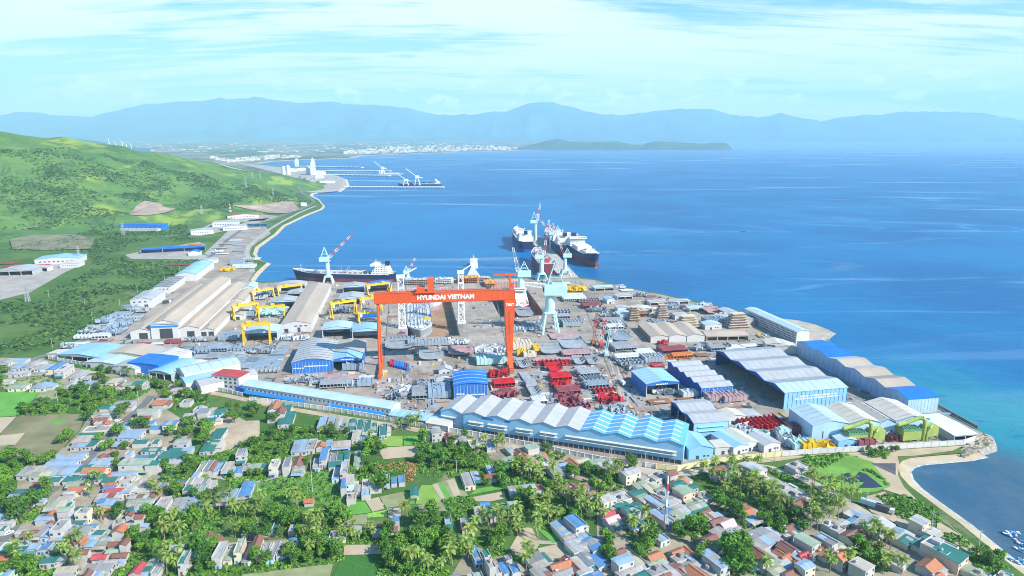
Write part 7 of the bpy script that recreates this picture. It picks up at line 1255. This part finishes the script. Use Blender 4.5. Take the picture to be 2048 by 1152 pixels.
grove('A5', [(1190,780),(1390,800),(1400,930),(1200,930)], 9, P__, 'in the stand right of the grey roofs', .9, 1.3); grove('A5', [(850,900),(960,900),(1160,930),(1150,1140),(960,1140),(860,1020)], 17, P__, 'in the central palm stand', .95, 1.35); grove('A5', [(1400,880),(1640,930),(1640,1000),(1420,970)], 9, B_, 'along the stand lower rim', .7, 1); grove('A5', [(680,1010),(820,1010),(820,1090),(680,1090)], 3, P__, 'before the sandy roofed house', 1, 1.3); grove('A5', [(110,900),(420,870),(400,1090),(140,1090)], 12, B_, 'in the dark clump below the gardens', 1.0, 1.5)
grove('A5', [(1240,950),(1420,960),(1500,1110),(1380,1080)], 3, P__, 'on the bright slope by curved path', 1, 1.3); grove('A5', [(1700,860),(1900,880),(1930,1000),(1700,1000)], 9, P__, 'before the red roofed small house', 1, 1.3)
grove('A6', [(-140,520),(480,510),(700,540),(700,640),(500,640),(360,700),(0,760),(-140,820)], 34, B_, 'in the bottom centre wood', .9, 1.5, gap=2.2); grove('A6', [(380,620),(690,620),(690,790),(420,800)], 12, P__, 'at the bottom centre wood right rim', 1, 1.4); grove('A6', [(20,760),(400,760),(400,890),(20,890)], 10, P__, 'in the bottom centre wood front', 1, 1.4); grove('A6', [(840,450),(960,560),(960,670),(860,660),(760,580)], 8, B_, 'behind the bottom blue roofs'); grove('A6', [(1140,700),(1260,700),(1270,890),(1170,890)], 4, P__, 'left of the dark lean roof', 1.1, 1.4); grove('A6', [(1220,520),(1300,520),(1300,660),(1220,660)], 2, P__, 'at the path fork', 1.1, 1.4); grove('A6', [(1880,620),(1980,620),(1980,780),(1900,790)], 5, B_, 'right of the bottom blue roof')
grove('A7', [(930,150),(1440,180),(1440,500),(1300,480),(940,400)], 34, P__, 'in the large right palm grove, left half', .95, 1.35, gap=2.4); grove('A7', [(1440,310),(1750,420),(1760,600),(1560,600),(1440,500)], 24, P__, 'in the large right palm grove, right half', .95, 1.35, gap=2.4); grove('A7', [(1790,190),(2020,250),(2020,420),(1900,370)], 10, P__, 'along the sandy road upper bend'); grove('A7', [(1000,430),(1160,470),(1290,600),(1260,670),(1100,540),(1010,510)], 11, B_, 'in the diagonal line below palm grove', 1, 1.4, leaf=1)
grove('A7', [(680,650),(900,640),(1010,750),(900,800),(720,790)], 13, B_, 'right of the radio mast', .9, 1.4); grove('A7', [(690,800),(880,850),(870,880),(760,860)], 3, B_, 'below the radio mast'); grove('A7', [(1100,890),(1290,880),(1440,1080),(1420,1150),(1200,1150),(1100,1000)], 12, B_, 'in the big leafy clump of right village', 1.5, 2.0, gap=2.0, leaf=1); grove('A7', [(1290,620),(1500,620),(1700,700),(1750,800),(1650,820),(1520,720),(1290,740)], 18, B_, 'behind the large grey roofed house'); grove('A7', [(220,690),(470,690),(440,900),(250,860)], 9, P__, 'left of the mast base', .9, 1.3); grove('A7', [(400,780),(510,770),(500,890),(420,880)], 2, B_, 'bright and round left of the mast', 1.2, 1.5, leaf=1)
grove('A7', [(280,860),(430,900),(430,1060),(360,1060)], 7, B_, 'between the bottom tiled houses'); grove('A7', [(0,170),(120,210),(120,420),(0,400)], 7, B_, 'at the right village left edge'); grove('A7', [(100,170),(220,190),(200,290),(110,280)], 4, P__, 'under the wall at village left edge'); grove('A7', [(200,100),(340,110),(370,190),(240,200)], 6, B_, 'under the saw-tooth hall right end'); grove('A7', [(0,860),(120,850),(130,1050),(40,1060)], 6, B_, 'at the bottom by the courtyard'); grove('A7', [(860,960),(920,940),(930,1060),(870,1060)], 4, B_, 'between the bottom lane houses'); grove('A7', [(960,900),(1090,890),(1080,970),(980,980)], 4, P__, 'left of the big leafy clump', .8, 1.1)
grove('A7', [(1560,600),(1800,560),(1900,700),(1860,800),(1700,660)], 9, B_, 'right end of the palm grove'); grove('A7', [(1880,560),(2011,580),(2011,780),(1900,740)], 8, P__, 'right below the sandy road', 1, 1.3); grove('A7', [(1500,1080),(1600,1080),(1590,1150),(1510,1150)], 2, P__, 'at the bottom lane houses', .9, 1.2)
grove('A8', [(0,290),(110,330),(300,440),(540,480),(520,540),(340,530),(150,470),(0,370)], 14, P__, 'in the line along the marsh', .95, 1.3); grove('A8', [(60,520),(300,560),(420,660),(400,700),(180,720),(80,700)], 18, P__, 'among the beach shacks'); grove('A8', [(500,790),(760,790),(780,940),(560,900)], 12, P__, 'behind the large beach sheds', .8, 1.2); grove('A8', [(420,900),(640,900),(700,1080),(560,1080)], 12, B_, 'behind the lower beach sheds'); grove('A8', [(1440,960),(1560,950),(1740,1060),(1700,1110),(1500,1060)], 10, B_, 'on the beach bank at bottom right', .7, 1.1); grove('A8', [(690,1070),(920,1080),(900,1140),(700,1140)], 5, P__, 'at the bottom right houses'); grove('A8', [(230,1080),(480,1070),(480,1150),(240,1150)], 6, P__, 'at the bottom edge right', .9, 1.2)
grove('A8', [(560,100),(700,90),(720,150),(600,150)], 7, B_, 'bushy by the cove wall', .6, .9, leaf=1); grove('A8', [(760,90),(830,90),(830,120),(760,120)], 3, B_, 'small by the cove wall', .5, .7)
grove('A2', [(760,280),(940,270),(930,440),(770,460)], 7, P__, 'beside the red roofed lane house'); grove('A2', [(1390,320),(1480,310),(1450,540),(1390,540)], 5, P__, 'right of the second lane', .9, 1.2); grove('A2', [(1510,260),(1670,270),(1660,450),(1520,450)], 8, B_, 'left of the paired grey roofs'); grove('A2', [(1000,60),(1120,70),(1110,180),(1010,190)], 5, B_, 'between the lanes at top'); grove('A2', [(1500,120),(1720,100),(1760,220),(1560,260)], 12, B_, 'right of the second lane top', 1, 1.4); grove('A2', [(1770,450),(1900,380),(2011,420),(1980,520),(1800,560)], 8, B_, 'right of the paired grey roofs'); grove('A2', [(1000,580),(1160,550),(1160,630),(1010,640)], 4, B_, 'dark in front of the lane white houses', 1.0, 1.4, leaf=2); grove('A2', [(860,600),(1000,600),(990,670),(880,670)], 5, P__, 'beside the dark lane clump', .7, 1)
grove('A2', [(1230,560),(1480,560),(1500,680),(1350,720),(1160,900),(1140,780),(1370,640)], 18, B_, 'right of the lower second lane'); grove('A2', [(1480,570),(1680,580),(1660,880),(1500,900)], 12, P__, 'in the lower left palm stand', .95, 1.3); grove('A2', [(1690,620),(1850,620),(1850,780),(1690,780)], 1, B_, 'single big and round near left', 2.2, 2.3, leaf=1); grove('A2', [(1160,800),(1440,820),(1430,960),(1200,980)], 13, B_, 'around the hidden pale green roof'); grove('A2', [(30,930),(420,930),(400,1150),(60,1150)], 14, B_, 'in the bottom left corner clump'); grove('A2', [(150,900),(330,900),(320,1130),(160,1130)], 5, P__, 'in the bottom left corner clump', 1, 1.3)
grove('A2', [(520,900),(830,890),(800,1100),(620,1130)], 8, P__, 'by the bottom left cream roofs', 1, 1.4); grove('A2', [(1470,960),(1660,960),(1640,1150),(1480,1150)], 9, P__, 'right of the red and green roofs', .9, 1.3); grove('A2', [(1740,930),(2000,920),(1980,1150),(1760,1150)], 14, B_, 'at the bottom left of the house row'); grove('A2', [(1850,500),(2011,540),(2011,680),(1860,660)], 5, P__, 'left of the overgrown field'); grove('A2', [(1850,840),(1920,840),(1920,890),(1850,890)], 1, B_, 'small and bright by brown roofs', .9, 1, leaf=1)
grove('A4', [(140,130),(440,110),(590,120),(580,280),(160,330)], 13, P__, 'in the palm row left of green strip', .95, 1.3); grove('A4', [(590,120),(800,170),(900,300),(760,330),(600,280)], 13, B_, 'beside the green strip'); grove('A4', [(770,60),(930,40),(1020,150),(960,190),(790,170)], 4, P__, 'by the tiny orange roofed hut', 1, 1.3); grove('A4', [(430,370),(520,380),(520,470),(440,470)], 2, B_, 'round in front of the small row', 1.1, 1.4, leaf=1); grove('A4', [(530,380),(670,390),(660,480),(550,480)], 3, B_, 'dark in front of the small row', 1.1, 1.4, leaf=2); grove('A4', [(240,380),(380,370),(370,500),(240,500)], 5, P__, 'left of the bottom house row')
grove('A4', [(690,370),(960,300),(960,450),(720,450)], 13, B_, 'right of the small row'); grove('A4', [(940,320),(1140,330),(1140,470),(950,500)], 6, P__, 'around the sandy patch at centre', 1, 1.3); grove('A4', [(1060,240),(1340,180),(1330,320),(1080,400)], 14, B_, 'below the green strip right'); grove('A4', [(930,500),(1320,510),(1300,650),(960,690)], 22, B_, 'right of the bottom house row'); grove('A4', [(880,460),(1140,470),(1040,660),(900,600)], 7, P__, 'right of the bottom house row', 1, 1.3); grove('A4', [(530,600),(640,590),(640,740),(520,740)], 4, B_, 'before the bottom house row'); grove('A4', [(730,600),(930,610),(930,710),(740,720)], 8, B_, 'before the blue roof of bottom row'); grove('A4', [(0,560),(140,570),(140,740),(0,740)], 7, B_, 'left before the bottom house row', 1, 1.4)
grove('A4', [(1290,370),(1760,390),(1740,490),(1300,490)], 15, P__, 'above the bottom sandy plot', .7, 1.0); grove('A4', [(1700,480),(2048,430),(2048,800),(1760,800),(1720,600)], 24, B_, 'in the wood right of dark crop field', .9, 1.5, gap=2.2); grove('A4', [(1880,180),(1960,200),(1950,290),(1880,290)], 2, P__, 'by the netted pond', .9, 1.1); grove('A4', [(1310,300),(1400,310),(1390,360),(1310,360)], 3, B_, 'beside the small grey hut')
grove('C5', [(1150,285),(1185,285),(1185,310),(1150,310)], 1, B_, 'dark beside the long white office row', 1.5, 1.6, leaf=2)
plant_all()
# scrub: low bushes nobody could count
def bushes(name, items, mats, n=10, leaf=1.0, seed=1):
    r = random.Random(seed); b = MB()
    for (x, y, z, s_) in items:
        b.k = r.choices((0, 1, 2), (4, 3, 3))[0]
        for i in range(n):
            d = Vector((r.gauss(0, 1), r.gauss(0, 1), abs(r.gauss(.3, .8)))).normalized(); p = Vector((x, y, z)) + Vector((d.x, d.y, d.z*.8))*s_*r.uniform(.6, 1); nn = (d + Vector((r.uniform(-.7, .7), r.uniform(-.7, .7), r.uniform(0, .8)))).normalized(); u = nn.orthogonal().normalized(); v = nn.cross(u); t = r.uniform(0, 3.1); u, v = u*math.cos(t) + v*math.sin(t), v*math.cos(t) - u*math.sin(t); l = s_*leaf*r.uniform(.35, .65)
            b.face(p - u*l, p - v*l*.7, p + u*l, p + v*l*.7)
    return struct(b.build(name, mats), 'stuff')
def scat(c, poly, n, s0, s1, seed=0, chk=True, clump=0):
    P_ = [px(c, *p) for p in poly]; r = random.Random(n + seed); W_ = [GT(*p) if p[1] < 480 else G(*p) for p in P_]; wp = [(p.x, p.y) for p in W_]; xs = [p[0] for p in wp]; ys = [p[1] for p in wp]; out = []; k = 0
    for _ in range(n * 30):
        if k >= n: break
        x, y = r.uniform(min(xs), max(xs)), r.uniform(min(ys), max(ys))
        if not inpoly(x, y, wp) or (clump and noise.noise((x*clump, y*clump, seed)) < r.uniform(-.35, .35)) or (chk and not free(x, y, .6)): continue
        out.append((x, y, terr(x, y), r.uniform(s0, s1))); k += 1
    return out
it = []
for c, poly, n in (('A1', [(560,420),(1490,380),(1470,450),(1250,570),(900,640),(600,670)], 420), ('A1', [(160,600),(620,540),(660,680),(180,700)], 120), ('A2', [(-10,100),(520,60),(420,180),(120,280),(-10,440)], 200), ('A2', [(-10,440),(440,440),(430,620),(150,680),(-10,560)], 160), ('A1', [(0,200),(320,300),(620,300),(640,430),(300,430),(0,440)], 160), ('A1', [(560,180),(1700,330),(1690,370),(1480,350),(900,250),(600,210)], 140),
                   ('A1', [(1480,380),(2040,400),(2040,610),(1700,640),(1560,560)], 200), ('A3', [(230,480),(700,230),(890,260),(840,560),(620,620),(380,570)], 380), ('A3', [(560,760),(1250,620),(1340,900),(1300,960),(900,920),(560,930)], 260), ('A3', [(880,230),(1400,260),(1390,370),(880,350)], 120), ('A3', [(1380,620),(1680,560),(1900,600),(1900,700),(1660,720),(1400,740)], 150), ('A3', [(-140,460),(330,480),(340,560),(-140,600)], 90), ('A3', [(200,660),(640,640),(800,700),(560,740),(260,830)], 140),
                   ('A5', [(130,260),(640,180),(820,380),(780,500),(560,560),(280,600),(130,480)], 280), ('A5', [(390,790),(640,745),(700,820),(600,900),(540,1010),(490,900)], 220), ('A5', [(1000,720),(1230,720),(1420,820),(1560,880),(1680,1000),(1400,1000),(1240,930),(1060,820)], 260), ('A5', [(820,600),(1280,560),(1440,640),(1320,720),(980,640)], 120), ('A5', [(1230,940),(1400,900),(1600,1080),(1480,1120),(1320,1060)], 130), ('A6', [(-150,510),(700,520),(720,660),(480,700),(440,890),(-150,890)], 420), ('A6', [(720,560),(960,560),(960,700),(860,740)], 80),
                   ('A4', [(0,120),(800,120),(900,300),(700,340),(400,350),(0,330)], 260), ('A4', [(680,350),(1330,300),(1330,680),(960,700),(900,480)], 300), ('A4', [(160,690),(940,600),(1210,690),(400,780)], 160), ('A4', [(1280,360),(1760,380),(1740,500),(1290,500)], 120), ('A4', [(1720,500),(2048,430),(2048,801),(1650,801)], 220), ('A4', [(0,560),(160,560),(380,790),(0,801)], 120), ('A2', [(1180,560),(2011,560),(2011,700),(1500,920),(1180,930),(1380,640)], 260), ('A2', [(1100,960),(2011,900),(2011,1152),(1010,1152)], 260), ('A2', [(30,920),(560,900),(620,1150),(30,1150)], 180), ('A2', [(1480,100),(1780,90),(2011,380),(1830,560),(1560,450)], 160),
                   ('A7', [(900,200),(1500,180),(1800,600),(1700,820),(1280,700),(1000,480)], 300), ('A7', [(650,620),(1000,640),(1010,760),(720,800)], 120), ('A7', [(1080,880),(1300,870),(1450,1150),(1150,1150)], 100), ('A7', [(0,200),(350,160),(350,330),(0,420)], 120), ('A7', [(240,690),(520,770),(440,1060),(280,900)], 110), ('A7', [(1120,110),(1500,60),(1500,90),(1130,140)], 60), ('A7', [(1420,150),(1660,190),(1840,300),(1700,280),(1460,170)], 70), ('A8', [(0,130),(420,120),(240,230),(60,230)], 170), ('A8', [(560,100),(780,90),(720,160),(580,150)], 60), ('A8', [(640,470),(920,470),(1160,600),(1180,700),(1060,680),(820,660),(740,560)], 330), ('A8', [(1130,760),(1320,800),(1460,880),(1400,910),(1260,900)], 60), ('A8', [(440,900),(720,900),(760,1100),(560,1140)], 140), ('A8', [(1420,950),(1760,1070),(1700,1130),(1500,1080)], 90), ('A8', [(480,230),(700,330),(760,400),(620,270)], 40)):
    it += scat(c, poly, n, .7, 1.9)
bushes('undergrowth', it, LV, 11, 1.0, 3)
it = []
for poly, n, s0, s1, cl in (([(0,300),(160,300),(480,372),(590,392),(560,405),(430,420),(250,440),(0,460)], 8000, 1.2, 3.4, .01), ([(0,500),(200,445),(440,440),(460,470),(250,500),(420,525),(350,555),(250,630),(100,690),(0,715)], 6000, 1.2, 3.2, .02), ([(0,262),(100,270),(270,305),(160,300),(0,300)], 500, 2.5, 6, .01), ([(470,375),(590,392),(630,405),(590,418),(480,405)], 350, 2, 4, .02)):
    it += scat('P', poly, n, s0, s1, 5, False, cl)
it = [q for q in it if not any(inpoly(*proj(q[:3]), pg) for pg in ([(236,430),(340,436),(340,462),(225,462)], [(255,488),(410,480),(430,520),(250,522)], [(-5,500),(180,505),(180,545),(60,600),(-5,605)], [(375,434),(500,420),(500,500),(375,475)], [(258,404),(352,404),(352,432),(258,434)], [(465,405),(600,405),(600,428),(465,428)]))]
bushes('hillside_scrub', it, [leafmat('scrub_mid', (.075,.17,.045), (.12,.24,.06)), leafmat('scrub_light', (.09,.19,.04), (.15,.27,.06)), leafmat('scrub_deep', (.045,.11,.038), (.08,.17,.05))], 7, 1.35, 9)
r_ = random.Random(4); it = scat('A3', [(1640,600),(1900,570),(2000,590),(1980,680),(1930,760),(1880,650),(1660,650)], 240, .8, 1.6, 2, False); bushes('dry_reeds', it, [leafmat('reed_a', (.38,.24,.08), (.55,.38,.14)), leafmat('reed_b', (.45,.30,.10), (.6,.42,.18)), leafmat('reed_c', (.30,.20,.06), (.45,.32,.10))], 9, .9, 5)

# scrap, offcuts and small parts lying all over the yard
r_ = random.Random(21); sb = MB(); yp = gp(yard_px); SCM = [SG, SUP, SBW, SW, SDR, STN, SBG, SYL]
xs = [p[0] for p in yp]; ys = [p[1] for p in yp]; k = 0
while k < 1500:
    X, Y = r_.uniform(100, 1900), 560 + 300 * r_.random() ** .9; p = G(X, Y)
    if not inpoly(p.x, p.y, yp) or not free(p.x, p.y, .3) or inpoly(p.x, p.y, D1) or inpoly(p.x, p.y, D2) or noise.noise((p.x*.02, p.y*.02, 9)) < r_.uniform(-.5, .25): continue
    k += 1; sb.k = r_.choices(range(8), (5, 4, 3, 3, 1, 1.5, 3, .5))[0]; t = r_.choice((YR, YR + 1.57, YR + r_.uniform(-.5, .5))); l = r_.choice((1, 1.5, 2, 3, 5, 6)) * r_.uniform(.5, 1); d = Vector((math.cos(t)*l, math.sin(t)*l, 0)); hh_ = r_.uniform(.3, 1.8); sb.bar(p - d + Vector((0, 0, .12 + hh_/2)), p + d + Vector((0, 0, .12 + hh_/2)), r_.uniform(.5, 2.4), hh_)
struct(sb.build('scrap_steel', SCM), 'stuff')
# ------------------------------------------------------------------ labels made unique
def finish():
    by = {}
    for o, l, at in THINGS:
        if at is None: at = proj(o.location)
        by.setdefault(l, []).append((at, o))
    for l, it in by.items():
        if len(it) == 1: it[0][1]['label'] = l; continue
        it.sort(key=lambda q: q[0][1]); n = len(it)
        if n <= 7: rows = [('', it)]
        else:
            nr = math.ceil(n / 7); k = math.ceil(n / nr); rows = []
            names = {2: ['back', 'front'], 3: ['back', 'middle', 'front'], 4: ['back', 'second', 'third', 'front']}.get(nr) or [ORD[i] for i in range(nr)]
            for i in range(nr): rows.append((names[i], it[i*k:(i+1)*k]))
        for nm, r in rows:
            r.sort(key=lambda q: q[0][0])
            for i, (at, o) in enumerate(r):
                o['label'] = l + ', ' + (nm + ' row ' if nm else '') + (ORD[i] + ' from left' if len(r) > 1 else '')
finish()
